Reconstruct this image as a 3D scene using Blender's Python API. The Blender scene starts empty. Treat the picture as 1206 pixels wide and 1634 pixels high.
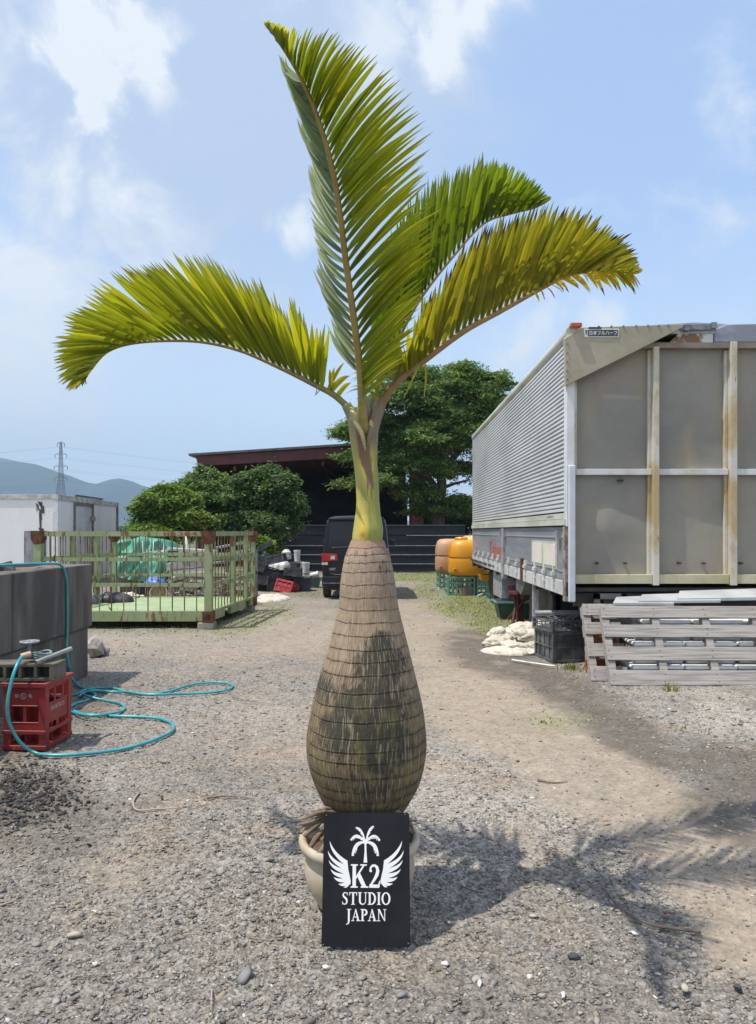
import bpy, math, random
import numpy as np
from mathutils import Vector, Matrix
R = math.radians
random.seed(7); rng = np.random.default_rng(7)
scene = bpy.context.scene
col = scene.collection

# ------------------------------------------------------------------ camera
FPX, CX, HY, H = 1180.0, 603.0, 848.0, 1.45     # focal length in photo pixels, vertical axis, horizon row, eye height
cam_d = bpy.data.cameras.new('camera'); cam = bpy.data.objects.new('camera', cam_d); col.objects.link(cam)
cam.location = (0, 0, H); cam.rotation_euler = (R(90), 0, 0)
cam_d.sensor_fit = 'VERTICAL'; cam_d.sensor_height = 36.0; cam_d.lens = 36.0 * FPX / 1634
cam_d.shift_y = (HY - 817) / 1634
cam_d.clip_start = 0.05; cam_d.clip_end = 20000
scene.camera = cam

# ------------------------------------------------------------------ sky
SUNV = Vector((0.42, 0.13, -1.0)).normalized()       # direction the light travels
sun_elev = math.asin(-SUNV.z); sun_az = math.atan2(-SUNV.x, -SUNV.y)
world = bpy.data.worlds.new('World'); scene.world = world; world.use_nodes = True
wt = world.node_tree; wt.nodes.clear()
def N(t, kind, **kw):
    n = t.nodes.new(kind)
    for k, v in kw.items():
        if k == 'op': n.operation = v
        elif isinstance(k, str) and k.startswith('i_'): n.inputs[k[2:].replace('_', ' ')].default_value = v
        else: setattr(n, k, v)
    return n
wout = N(wt, 'ShaderNodeOutputWorld'); bg = N(wt, 'ShaderNodeBackground'); bg.inputs['Strength'].default_value = 0.13
sky = N(wt, 'ShaderNodeTexSky', sky_type='NISHITA', sun_disc=False, sun_elevation=sun_elev, sun_rotation=sun_az % (2 * math.pi),
        altitude=50.0, air_density=1.0, dust_density=1.6, ozone_density=1.2)
tc = N(wt, 'ShaderNodeTexCoord')
wt.links.new(bg.outputs[0], wout.inputs[0])
def mth(t, op, a, b=None, clamp=False):
    n = t.nodes.new('ShaderNodeMath'); n.operation = op; n.use_clamp = clamp
    for i, v in enumerate((a, b)):
        if v is None: continue
        if isinstance(v, (int, float)): n.inputs[i].default_value = v
        else: t.links.new(v, n.inputs[i])
    return n.outputs[0]
nz = N(wt, 'ShaderNodeTexNoise'); nz.inputs['Scale'].default_value = 6.5; nz.inputs['Detail'].default_value = 11; nz.inputs['Roughness'].default_value = 0.62
nz.inputs['Distortion'].default_value = 0.3
wt.links.new(tc.outputs['Generated'], nz.inputs['Vector'])
nz2 = N(wt, 'ShaderNodeTexNoise'); nz2.inputs['Scale'].default_value = 1.6; nz2.inputs['Detail'].default_value = 4
wt.links.new(tc.outputs['Generated'], nz2.inputs['Vector'])
def bank(lst, wob=2.6, edge=0.0):
    total = None
    for (px, py, rr, st) in lst:
        d = Vector(((px - CX) / FPX, 1, (HY - py) / FPX)).normalized()
        vm = N(wt, 'ShaderNodeVectorMath', operation='DISTANCE'); wt.links.new(tc.outputs['Generated'], vm.inputs[0]); vm.inputs[1].default_value = d
        dist = mth(wt, 'ADD', vm.outputs['Value'], mth(wt, 'MULTIPLY', mth(wt, 'SUBTRACT', nz.outputs['Fac'], 0.5), rr * wob))
        mr = N(wt, 'ShaderNodeMapRange', interpolation_type='SMOOTHSTEP'); mr.inputs['From Min'].default_value = rr * 1.2; mr.inputs['From Max'].default_value = rr * edge
        mr.inputs['To Min'].default_value = 0.0; mr.inputs['To Max'].default_value = st
        wt.links.new(dist, mr.inputs['Value'])
        total = mr.outputs[0] if total is None else mth(wt, 'ADD', total, mr.outputs[0])
    return total
sepd = N(wt, 'ShaderNodeSeparateXYZ'); wt.links.new(tc.outputs['Generated'], sepd.inputs[0])
def mrange(v, a0, a1, b0, b1):
    r = N(wt, 'ShaderNodeMapRange', interpolation_type='SMOOTHSTEP'); wt.links.new(v, r.inputs['Value'])
    for k, q in zip(('From Min', 'From Max', 'To Min', 'To Max'), (a0, a1, b0, b1)): r.inputs[k].default_value = q
    return r.outputs[0]
def cmixn(f, a_, b_):
    x = N(wt, 'ShaderNodeMix', data_type='RGBA')
    for s_, v in ((0, f), (6, a_), (7, b_)):
        if isinstance(v, tuple): x.inputs[s_].default_value = (*v, 1)
        else: wt.links.new(v, x.inputs[s_])
    return x.outputs[2]
gain = N(wt, 'ShaderNodeMix', data_type='RGBA', blend_type='ADD'); gain.inputs[0].default_value = 1.0
wt.links.new(sky.outputs[0], gain.inputs[6]); gain.inputs[7].default_value = (1.25, 1.75, 2.7, 1)
c_ = gain.outputs[2]
# summer air pales the sky towards the horizon
c_ = cmixn(mrange(sepd.outputs[2], 0.42, -0.02, 0.0, 0.95), c_, (6.0, 6.8, 7.5))
# thin grey-white sheets of cloud, then the bright heads
veil = mth(wt, 'MULTIPLY', mth(wt, 'SUBTRACT', nz2.outputs['Fac'], 0.42, True), 0.5)
grey = mth(wt, 'MINIMUM', mth(wt, 'ADD', bank([(330, 70, .34, .85), (60, 10, .25, .5), (560, 20, .22, .5), (430, 230, .10, .45), (250, 440, .3, .25), (1000, 150, .35, .08), (700, 10, .12, .4)], 1.6), veil), 0.85)
c_ = cmixn(grey, c_, (3.6, 4.3, 5.5))
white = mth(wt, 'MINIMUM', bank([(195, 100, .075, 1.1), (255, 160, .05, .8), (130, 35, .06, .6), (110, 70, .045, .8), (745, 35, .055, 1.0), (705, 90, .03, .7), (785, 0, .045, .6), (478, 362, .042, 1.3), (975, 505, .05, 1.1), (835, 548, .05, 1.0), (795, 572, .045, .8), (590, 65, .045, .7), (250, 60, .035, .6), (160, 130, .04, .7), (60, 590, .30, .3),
    (2900, 300, .5, .8), (-900, 200, .5, .9)], 4.4, .0), 0.95)  # the two wide out-of-view banks are added for neutral ambient light
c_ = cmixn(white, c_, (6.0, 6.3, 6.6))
back = mth(wt, 'MULTIPLY', mrange(sepd.outputs[1], 0.15, -0.35, 0.0, 0.85), mrange(nz2.outputs['Fac'], .3, .55, .35, 1.0))  # unseen pale cloud behind the camera, added to neutralise the bluish ambient light
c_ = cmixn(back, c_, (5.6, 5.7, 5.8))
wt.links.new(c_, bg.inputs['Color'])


sd = bpy.data.lights.new('sun', 'SUN'); sd.energy = 4.2; sd.angle = R(0.53); sd.color = (1.0, 0.94, 0.84)
sun = bpy.data.objects.new('sun', sd); col.objects.link(sun); sun.rotation_euler = SUNV.to_track_quat('-Z', 'Y').to_euler()
sun.location = (-8, -3, 20)

scene.view_settings.view_transform = 'Standard'; scene.view_settings.look = 'None'
scene.view_settings.gamma = 1; scene.view_settings.exposure = 0.3; scene.view_settings.use_curve_mapping = False
scene.cycles.use_denoising = True; scene.cycles.max_bounces = 6; scene.cycles.diffuse_bounces = 3; scene.cycles.transparent_max_bounces = 8
scene.cycles.transmission_bounces = 3; scene.cycles.volume_bounces = 0; scene.cycles.caustics_reflective = False; scene.cycles.caustics_refractive = False

# ------------------------------------------------------------------ helpers
def W(px, py, Y): return Vector(((px - CX) / FPX * Y, Y, H - (py - HY) / FPX * Y))
def GY(py): return FPX * H / (py - HY)
def G(px, py, z=0.0):
    Y = FPX * (H - z) / (py - HY); return Vector(((px - CX) / FPX * Y, Y, z))
def tagit(o, label=None, cat=None, group=None, kind=None):
    if label: o['label'] = label
    if cat: o['category'] = cat
    if group: o['group'] = group
    if kind: o['kind'] = kind
    return o
def thing(name, label, cat, loc=(0, 0, 0), rz=0.0, group=None):
    o = bpy.data.objects.new(name, None); col.objects.link(o); o.location = loc; o.rotation_euler = (0, 0, rz); o.empty_display_size = .1
    return tagit(o, label, cat, group)
def wloc(o):
    v = Vector((0, 0, 0))
    while o is not None: v = v + Vector(o.location); o = o.parent
    return v
def rest(o):
    """link a mesh object's children etc."""
    return o
class MB:
    """collects shapes, then links them as ONE mesh object"""
    def __init__(s): s.v = []; s.f = []; s.m = Matrix.Identity(4); s.c = []; s.cc = None
    def add(s, vs, fs):
        b = len(s.v)
        for p in vs: s.v.append(tuple(s.m @ Vector(p)))
        for f in fs: s.f.append(tuple(i + b for i in f))
        if s.cc is not None: s.c += [s.cc] * len(vs)
        return s
    def box(s, a, b):
        x0, x1 = sorted((a[0], b[0])); y0, y1 = sorted((a[1], b[1])); z0, z1 = sorted((a[2], b[2]))
        v = [(x0, y0, z0), (x1, y0, z0), (x1, y1, z0), (x0, y1, z0), (x0, y0, z1), (x1, y0, z1), (x1, y1, z1), (x0, y1, z1)]
        return s.add(v, [(0, 3, 2, 1), (4, 5, 6, 7), (0, 1, 5, 4), (1, 2, 6, 5), (2, 3, 7, 6), (3, 0, 4, 7)])
    def cbox(s, c, d): return s.box([c[i] - d[i] / 2 for i in range(3)], [c[i] + d[i] / 2 for i in range(3)])
    def bar(s, p, q, w, h=None, up=(0, 0, 1)):
        p = Vector(p); q = Vector(q); d = (q - p).normalized(); up = Vector(up)
        if abs(d.dot(up)) > .97: up = Vector((0, 1, 0))
        a = d.cross(up).normalized(); b = a.cross(d).normalized(); h = h or w
        v = []
        for e in (p, q):
            for (i, j) in ((-1, -1), (1, -1), (1, 1), (-1, 1)): v.append(e + a * (i * w / 2) + b * (j * h / 2))
        return s.add(v, [(0, 3, 2, 1), (4, 5, 6, 7), (0, 1, 5, 4), (1, 2, 6, 5), (2, 3, 7, 6), (3, 0, 4, 7)])
    def tube(s, pts, r, n=8, cap=True, flat=1.0):
        pts = [Vector(p) for p in pts]; k = len(pts); rr = r if hasattr(r, '__len__') else [r] * k
        vs = []; fs = []; pa = None
        for i, p in enumerate(pts):
            d = (pts[min(i + 1, k - 1)] - pts[max(i - 1, 0)])
            d = d.normalized() if d.length > 1e-9 else Vector((0, 0, 1))
            if pa is None:
                pa = d.cross(Vector((0, 0, 1)) if abs(d.z) < .9 else Vector((0, 1, 0))).normalized()
            else:
                pa = (pa - d * pa.dot(d)); pa = pa.normalized() if pa.length > 1e-6 else d.orthogonal().normalized()
            b = d.cross(pa)
            for j in range(n):
                t = 2 * math.pi * j / n; vs.append(p + pa * (math.cos(t) * rr[i]) + b * (math.sin(t) * rr[i] * flat))
        for i in range(k - 1):
            for j in range(n):
                a = i * n + j; c = i * n + (j + 1) % n; fs.append((a, c, c + n, a + n))
        if cap: fs.append(tuple(range(n - 1, -1, -1))); fs.append(tuple((k - 1) * n + j for j in range(n)))
        return s.add(vs, fs)
    def lathe(s, prof, c=(0, 0, 0), n=32, squash=1.0, cap=True):
        vs = []; fs = []; k = len(prof)
        for (r, z) in prof:
            for j in range(n):
                t = 2 * math.pi * j / n; vs.append((c[0] + r * math.cos(t), c[1] + r * math.sin(t) * squash, c[2] + z))
        for i in range(k - 1):
            for j in range(n):
                a = i * n + j; b = i * n + (j + 1) % n; fs.append((a, b, b + n, a + n))
        if cap: fs.append(tuple(range(n - 1, -1, -1))); fs.append(tuple((k - 1) * n + j for j in range(n)))
        return s.add(vs, fs)
    def prism(s, poly, off):
        """poly: 3D points of a flat outline, off: extrusion vector"""
        k = len(poly); off = Vector(off); v = [Vector(p) for p in poly] + [Vector(p) + off for p in poly]
        f = [tuple(range(k)), tuple(range(2 * k - 1, k - 1, -1))] + [(i, i + k, (i + 1) % k + k, (i + 1) % k) for i in range(k)]
        return s.add(v, f)
    def grid(s, pts, nu, nv):
        return s.add(pts, [(i * nv + j, i * nv + j + 1, (i + 1) * nv + j + 1, (i + 1) * nv + j) for i in range(nu - 1) for j in range(nv - 1)])
    def build(s, name, mat, parent=None, bevel=0.0, smooth=False, world=True, seg=1, fixn=True):
        me = bpy.data.meshes.new(name)
        o = bpy.data.objects.new(name, me); col.objects.link(o)
        off = Vector((0, 0, 0))
        if parent is not None:
            o.parent = parent
            if world: off = wloc(parent)
        me.from_pydata([(x - off.x, y - off.y, z - off.z) for (x, y, z) in s.v], [], s.f)
        me.validate()
        if s.c and len(s.c) == len(s.v):
            a = me.color_attributes.new('Col', 'FLOAT_COLOR', 'POINT')
            a.data.foreach_set('color', np.array([(c[0], c[1], c[2], c[3] if len(c) > 3 else 1.0) for c in s.c], dtype=np.float32).ravel())
        if fixn:
            import bmesh
            bm = bmesh.new(); bm.from_mesh(me); bmesh.ops.recalc_face_normals(bm, faces=bm.faces); bm.to_mesh(me); bm.free()
        me.materials.append(mat)
        if smooth:
            me.polygons.foreach_set('use_smooth', [True] * len(me.polygons))
            if smooth == 'auto': me.set_sharp_from_angle(angle=R(38))
        if bevel:
            m = o.modifiers.new('bevel', 'BEVEL'); m.width = bevel; m.segments = seg; m.limit_method = 'ANGLE'; m.angle_limit = R(40)
        return o
def npmesh(name, v, f, mat, colors=None, parent=None, smooth=False, origin=None):
    """v (n,3), f (m,k) arrays -> one mesh object"""
    off = np.array(wloc(parent)) if parent is not None else (np.array(origin) if origin is not None else np.zeros(3))
    me = bpy.data.meshes.new(name); v = np.asarray(v, dtype=np.float64) - off; f = np.asarray(f, dtype=np.int32)
    me.vertices.add(len(v)); me.vertices.foreach_set('co', v.astype(np.float32).ravel())
    k = f.shape[1]; me.loops.add(f.size); me.loops.foreach_set('vertex_index', f.ravel())
    me.polygons.add(len(f)); me.polygons.foreach_set('loop_start', np.arange(0, f.size, k, dtype=np.int32))
    if smooth: me.polygons.foreach_set('use_smooth', np.ones(len(f), dtype=bool))
    me.update(calc_edges=True)
    if colors is not None:
        c = np.asarray(colors, dtype=np.float32)
        if c.shape[1] == 3: c = np.hstack([c, np.ones((len(c), 1), np.float32)])
        a = me.color_attributes.new('Col', 'FLOAT_COLOR', 'POINT'); a.data.foreach_set('color', c.ravel())
    me.materials.append(mat)
    o = bpy.data.objects.new(name, me); col.objects.link(o)
    if parent is not None: o.parent = parent
    elif origin is not None: o.location = origin
    return o
def copy_tree(o, parent=None):
    c = o.copy(); col.objects.link(c)
    if parent is not None: c.parent = parent
    for ch in [x for x in list(bpy.data.objects) if x.parent == o]: copy_tree(ch, c)
    return c
_tab = rng.random((256, 256))
def vn(x, y):
    x = np.asarray(x, float); y = np.asarray(y, float); xi = np.floor(x).astype(int); yi = np.floor(y).astype(int); fx = x - xi; fy = y - yi
    fx = fx * fx * (3 - 2 * fx); fy = fy * fy * (3 - 2 * fy); g = lambda a, b: _tab[a & 255, b & 255]
    return (g(xi, yi) * (1 - fx) + g(xi + 1, yi) * fx) * (1 - fy) + (g(xi, yi + 1) * (1 - fx) + g(xi + 1, yi + 1) * fx) * fy
def fbm(x, y, o=4, s=0.0):
    t = 0; a = .5; x = np.asarray(x, float) + s * 17.3; y = np.asarray(y, float) + s * 9.1
    for i in range(o): t = t + a * vn(x, y); a *= .5; x = x * 2.03 + 11.7; y = y * 2.03 + 5.3
    return t / (1 - .5 ** o)
def catmull(P, n):
    P = [np.array(p, float) for p in P]; Q = [2 * P[0] - P[1]] + P + [2 * P[-1] - P[-2]]; out = []
    k = len(P) - 1
    for i in range(n):
        t = i / (n - 1) * k; j = min(int(t), k - 1); u = t - j; a, b, c, d = Q[j:j + 4]
        out.append(.5 * ((2 * b) + (c - a) * u + (2 * a - 5 * b + 4 * c - d) * u * u + (3 * b - a - 3 * c + d) * u ** 3))
    return out

# ------------------------------------------------------------------ materials
_mats = {}
def M(name, c1, c2=None, scale=6.0, stretch=(1, 1, 1), lo=.42, hi=.62, rough=.6, metal=0.0, bump=.1, bscale=60.0, c3=None, s3=14.0, lo3=.6, hi3=.68,
      st3=(1, 1, 1), detail=6, spec=.5, attr=False, coat=0.0, dist=.004, fine=.12):
    """weathered surface: colour c1 with patches of c2 and spots of c3, fine grain and small bumps"""
    if name in _mats: return _mats[name]
    m = bpy.data.materials.new(name); m.use_nodes = True; t = m.node_tree; p = t.nodes['Principled BSDF']
    L = t.links.new; co = N(t, 'ShaderNodeTexCoord').outputs['Object']
    def noise(sc, st, dt=detail):
        mp = N(t, 'ShaderNodeMapping'); mp.inputs['Scale'].default_value = st; L(co, mp.inputs[0])
        n = N(t, 'ShaderNodeTexNoise'); n.inputs['Scale'].default_value = sc; n.inputs['Detail'].default_value = dt; n.inputs['Roughness'].default_value = .6
        L(mp.outputs[0], n.inputs['Vector']); return n.outputs['Fac']
    def ramp(f, a, b):
        r = N(t, 'ShaderNodeMapRange', interpolation_type='SMOOTHSTEP'); r.inputs['From Min'].default_value = a; r.inputs['From Max'].default_value = b; L(f, r.inputs['Value']); return r.outputs[0]
    def mix(f, a, b):
        x = N(t, 'ShaderNodeMix', data_type='RGBA')
        for s_, v in ((0, f), (6, a), (7, b)):
            if isinstance(v, (tuple, list)): x.inputs[s_].default_value = (*v[:3], 1)
            elif isinstance(v, float): x.inputs[s_].default_value = v
            else: L(v, x.inputs[s_])
        return x.outputs[2]
    if attr:
        at = N(t, 'ShaderNodeAttribute', attribute_name='Col'); c = at.outputs['Color']
    else: c = tuple(c1)
    if c2 is not None: c = mix(ramp(noise(scale, stretch), lo, hi), c, tuple(c2))
    if c3 is not None: c = mix(ramp(noise(s3, st3), lo3, hi3), c, tuple(c3))
    if fine:
        hv = N(t, 'ShaderNodeHueSaturation'); v = mth(t, 'ADD', mth(t, 'MULTIPLY', noise(bscale, (1, 1, 1), 4), fine * 2), 1 - fine); L(v, hv.inputs['Value'])
        if isinstance(c, tuple): hv.inputs['Color'].default_value = (*c[:3], 1)
        else: L(c, hv.inputs['Color'])
        c = hv.outputs[0]
    if isinstance(c, tuple): p.inputs['Base Color'].default_value = (*c[:3], 1)
    else: L(c, p.inputs['Base Color'])
    p.inputs['Roughness'].default_value = rough; p.inputs['Metallic'].default_value = metal; p.inputs['Specular IOR Level'].default_value = spec
    p.inputs['Coat Weight'].default_value = coat
    if bump:
        b = N(t, 'ShaderNodeBump'); b.inputs['Strength'].default_value = bump; b.inputs['Distance'].default_value = dist
        L(noise(bscale * .6, (1, 1, 1), 5), b.inputs['Height']); L(b.outputs[0], p.inputs['Normal'])
    _mats[name] = m; return m
def leafmat(name, trans=.35, rough=.45, tgain=(1.25, 1.35, .5), spec=.35):
    m = bpy.data.materials.new(name); m.use_nodes = True; t = m.node_tree; p = t.nodes['Principled BSDF']; o = t.nodes['Material Output']
    at = N(t, 'ShaderNodeAttribute', attribute_name='Col'); t.links.new(at.outputs['Color'], p.inputs['Base Color'])
    p.inputs['Roughness'].default_value = rough; p.inputs['Specular IOR Level'].default_value = spec
    tr = N(t, 'ShaderNodeBsdfTranslucent'); g = N(t, 'ShaderNodeMix', data_type='RGBA', blend_type='MULTIPLY'); g.inputs[0].default_value = 1.0
    t.links.new(at.outputs['Color'], g.inputs[6]); g.inputs[7].default_value = (*[x * 1.6 for x in tgain], 1); t.links.new(g.outputs[2], tr.inputs['Color'])
    ms = N(t, 'ShaderNodeMixShader'); ms.inputs[0].default_value = trans
    t.links.new(p.outputs[0], ms.inputs[1]); t.links.new(tr.outputs[0], ms.inputs[2]); t.links.new(ms.outputs[0], o.inputs[0]); return m
def lin(r, g, b): return tuple(((x / 255) / 12.92 if x <= 10 else ((x / 255 + .055) / 1.055) ** 2.4) for x in (r, g, b))

mt_concrete = M('old_concrete', (.165, .15, .13), (.075, .067, .058), scale=3.2, stretch=(1, 1, .18), lo=.36, hi=.62, rough=.92, bump=.7, bscale=45, c3=(.25, .235, .21), s3=9, st3=(1.4, 1.4, .12), lo3=.6, hi3=.75)
mt_cagegreen = M('faded_green_paint', (.25, .315, .15), (.31, .36, .21), scale=3, rough=.6, c3=(.16, .075, .03), s3=8, lo3=.53, hi3=.63, st3=(1.8, 1.8, .35), bump=.3)
mt_cagerust = M('rusted_green_bar', (.25, .27, .13), (.15, .075, .035), scale=6, lo=.38, hi=.56, rough=.8, bump=.4)
mt_rust = M('brown_rust', (.15, .06, .025), (.07, .03, .015), scale=12, rough=.9, bump=.5, bscale=80)
mt_white = M('dirty_white_panel', (.80, .80, .80), (.70, .70, .68), scale=1.1, stretch=(1, 1, .5), lo=.4, hi=.7, rough=.5, c3=(.22, .19, .16), s3=3.2, st3=(1, 1, .2), lo3=.70, hi3=.8, bump=.05)
mt_black = M('black_plastic', (.018, .019, .022), (.04, .04, .045), scale=8, rough=.5, bump=.1)
mt_blackgrey = M('sunbleached_black_plastic', (.06, .062, .068), (.13, .135, .14), scale=7, rough=.55, bump=.1)
mt_red = M('red_crate_plastic', (.27, .028, .026), (.17, .022, .022), scale=5, rough=.5, c3=(.3, .16, .12), s3=20, lo3=.64, hi3=.72, bump=.12)
mt_redbright = M('bright_red_plastic', (.42, .045, .05), (.3, .03, .035), scale=8, rough=.45)
mt_rubber = M('black_rubber', (.02, .02, .021), (.05, .047, .043), scale=6, rough=.8, bump=.2)
mt_steel = M('dull_steel', (.25, .26, .28), (.14, .14, .15), scale=8, rough=.45, metal=.6, bump=.1)
mt_galv = M('grey_galvanised', (.42, .43, .45), (.3, .3, .32), scale=8, rough=.5, metal=.4)
mt_whitep = M('white_plastic', (.68, .68, .66), (.5, .5, .47), scale=6, rough=.45, bump=.05)
mt_foam = M('white_foam', (.86, .86, .86), (.78, .78, .78), scale=9, rough=.9, bump=.3, bscale=120)
mt_cloth = M('offwhite_sackcloth', (.58, .54, .46), (.40, .35, .27), scale=5, lo=.45, hi=.72, rough=.95, bump=.4, bscale=90)
mt_tarp = M('green_tarpaulin', (.07, .29, .19), (.11, .36, .25), scale=4, rough=.5, bump=.15, bscale=25)
mt_wood = M('weathered_grey_wood', (.36, .335, .315), (.2, .185, .17), scale=5, stretch=(.35, 6, 11), lo=.38, hi=.66, rough=.9, c3=(.12, .1, .085), s3=9, st3=(.25, 5, 9), lo3=.62, hi3=.7, bump=.5, bscale=90)
mt_grass = leafmat('grass_blade', .3, .6)
mt_leaf = leafmat('tree_leaf', .25, .55, (1.2, 1.3, .5), .25)
mt_frond = leafmat('palm_leaflet', .5, .5, (1.45, 1.35, .35), .22)
mt_bark = M('tree_bark', (.09, .07, .055), (.05, .04, .03), scale=8, stretch=(1, 1, .3), rough=.95, bump=.6, bscale=40)
mt_attr = M('coloured_surface', (0, 0, 0), attr=True, rough=.85, bump=.5, bscale=120, dist=.003, fine=.15)
# ------------------------------------------------------------------ ground
def blob(PX, PY, cx, cy, rx, ry, soft=.5, nz=None, ang=0.0):
    ca, sa = math.cos(R(ang)), math.sin(R(ang)); dx = PX - cx; dy = PY - cy
    u = (dx * ca + dy * sa) / rx; v = (-dx * sa + dy * ca) / ry; d = np.sqrt(u * u + v * v)
    if nz is not None: d = d + nz
    return np.clip((1 + soft / 2 - d) / soft, 0, 1)
def ground_masks(X, Y):
    Ys = np.maximum(Y, 1.0); PX = CX + FPX * X / Ys; PY = HY + FPX * H / Ys
    PX = np.where(Y < 1.0, -9999, PX)
    # patch borders wander with the soil, not with the view
    nz = (fbm(X * 1.3, Y * 1.3, 5, 1) - .5) * 1.5; nf = (fbm(X * 4, Y * 4, 4, 2) - .5) * 1.2
    tan = np.maximum.reduce([blob(PX, PY, 660, 1010, 90, 60, .8, nz), blob(PX, PY, 760, 1110, 110, 75, .8, nz, 35), blob(PX, PY, 900, 1215, 150, 62, .7, nz, 38),
        blob(PX, PY, 1020, 1290, 160, 62, .6, nz, 35), blob(PX, PY, 1190, 1410, 130, 75, .6, nz, 20), blob(PX, PY, 1180, 1500, 70, 60, .8, nz),
        .75 * blob(PX, PY, 470, 1010, 90, 45, .8, nz), .55 * blob(PX, PY, 300, 1030, 220, 28, .9, nz), .5 * blob(PX, PY, 480, 1180, 120, 60, 1., nz), .45 * blob(PX, PY, 640, 1240, 90, 30, 1., nz),
        .45 * blob(PX, PY, 190, 1395, 60, 25, .9, nz), .35 * blob(PX, PY, 880, 1340, 90, 25, .8, nz)])
    dark = np.maximum.reduce([blob(PX, PY, 800, 1050, 95, 32, .6, nz, 12), blob(PX, PY, 910, 1100, 110, 28, .6, nz, 25), blob(PX, PY, 1010, 1165, 120, 34, .6, nz, 30),
        blob(PX, PY, 1170, 1225, 130, 40, .5, nz, 22), blob(PX, PY, 1200, 1280, 90, 50, .5, nz), .9 * blob(PX, PY, 960, 1010, 110, 45, .6, nz),
        .95 * blob(PX, PY, 25, 1260, 95, 55, .7, nz), .6 * blob(PX, PY, 100, 1115, 70, 30, .8, nz), .5 * blob(PX, PY, 60, 1330, 90, 40, .9, nz)])
    straw = np.maximum(blob(PX, PY, 1130, 1130, 130, 42, .8, nz, 8), .7 * blob(PX, PY, 1060, 1085, 120, 12, .8, nf)) * .75
    grass = np.maximum.reduce([blob(PX, PY, 720, 921, 120, 9, .5, nf), blob(PX, PY, 770, 968, 95, 33, .7, nz + nf * .5, 15), .6 * blob(PX, PY, 700, 945, 60, 10, .9, nf),
        .5 * blob(PX, PY, 400, 990, 65, 18, .9, nf, -15), .35 * blob(PX, PY, 240, 1002, 130, 9, .9, nf), .35 * blob(PX, PY, 880, 1150, 60, 16, .9, nf),
        .4 * blob(PX, PY, 540, 948, 80, 7, .9, nf)])
    far = np.clip((Y - 26.5) / 3, 0, 1)
    return tan, dark, straw, grass, far
def axis(dense0, dense1, step, grow, lo, hi):
    a = list(np.arange(dense0, dense1, step)); s = step; x = a[-1]
    while x < hi: s *= grow; x += s; a.append(x)
    s = step; x = a[0]
    while x > lo: s *= grow; x -= s; a.insert(0, x)
    return np.array(a)
gx = axis(-5.2, 5.2, .022, 1.09, -3500, 3500)
ys = [1.6]
while ys[-1] < 9.5: ys.append(ys[-1] + .022)
s_ = .022
while ys[-1] < 3300: s_ *= 1.035; ys.append(ys[-1] + s_)
y0 = 1.6; s_ = .022; pre = []
while y0 > -60: s_ *= 1.2; y0 -= s_; pre.append(y0)
gy = np.array(pre[::-1] + ys)
GXX, GYY = np.meshgrid(gx, gy); X = GXX.ravel(); Y = GYY.ravel()
tan_, dark_, straw_, grass_, far_ = ground_masks(X, Y)
near = np.clip((14 - np.hypot(X, Y)) / 6, 0, 1)
def ground_z(X, Y):
    return (fbm(X * .7, Y * .7, 3, 5) - .5) * .035 + (fbm(X * 9, Y * 9, 3, 6) - .5) * .018
amp = np.clip((60 - np.hypot(X, Y)) / 30, 0, 1)
Z = ground_z(X, Y) * amp
grit = (rng.random(len(X)) - .5) * .010 * near * (1 - .75 * np.clip(tan_ + dark_ * .6, 0, 1)); Z = Z + grit
def cmix(c, k, m): return c * (1 - m[:, None]) + np.array(k)[None, :] * m[:, None]
tone = fbm(X * .9, Y * .9, 4, 8); tone2 = fbm(X * 3.3, Y * 3.3, 4, 9)
c = np.tile(np.array([[.25, .228, .20]]), (len(X), 1)) * (.56 + .76 * tone[:, None])
c = cmix(c, (.27, .215, .16), np.clip((tone2 - .50) * 2.6, 0, .6))
c = cmix(c, (.315, .258, .195), np.clip(tan_ * (.35 + .95 * fbm(X * 2.1, Y * .9, 5, 22)), 0, .85))
c = cmix(c, (.105, .09, .073), np.clip(dark_ * (1.5 * fbm(X * 5.5, Y * 5.5, 4, 12) + .55 * tone2 - .2), 0, .78))
c = cmix(c, (.36, .335, .29), np.clip(straw_ * (tone2 * 1.6), 0, .8))
c = cmix(c, (.17, .19, .065), np.clip(grass_ * (.35 + .9 * tone2), 0, .85))
c = cmix(c, (.12, .13, .06), far_)
c *= (1 + (rng.random((len(X), 1)) - .5) * .22 * near[:, None])
# wheel ruts of the track: slightly paler compacted dust
grav = np.clip(1 - .85 * tan_ - .5 * dark_ - .4 * grass_ - .3 * straw_, .05, 1) * (1 - far_)
cols = np.hstack([c, grav[:, None]])
ny, nx = GXX.shape; ii = (np.arange(ny - 1)[:, None] * nx + np.arange(nx - 1)[None, :]).ravel()
faces = np.stack([ii, ii + 1, ii + nx + 1, ii + nx], 1)
gm = bpy.data.materials.new('gravel_ground'); gm.use_nodes = True; t = gm.node_tree; p = t.nodes['Principled BSDF']; L = t.links.new
co = N(t, 'ShaderNodeTexCoord').outputs['Object']; at = N(t, 'ShaderNodeAttribute', attribute_name='Col')
v1 = N(t, 'ShaderNodeTexVoronoi'); v1.inputs['Scale'].default_value = 62; v1.inputs['Randomness'].default_value = 1; L(co, v1.inputs['Vector'])
v2 = N(t, 'ShaderNodeTexVoronoi'); v2.inputs['Scale'].default_value = 150; L(co, v2.inputs['Vector'])
sep = N(t, 'ShaderNodeSeparateColor'); L(v1.outputs['Color'], sep.inputs[0]); sep2 = N(t, 'ShaderNodeSeparateColor'); L(v2.outputs['Color'], sep2.inputs[0])
va = mth(t, 'ADD', mth(t, 'MULTIPLY', mth(t, 'SUBTRACT', sep.outputs[0], .5), .75), mth(t, 'MULTIPLY', mth(t, 'SUBTRACT', sep2.outputs[0], .5), .6))
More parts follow.
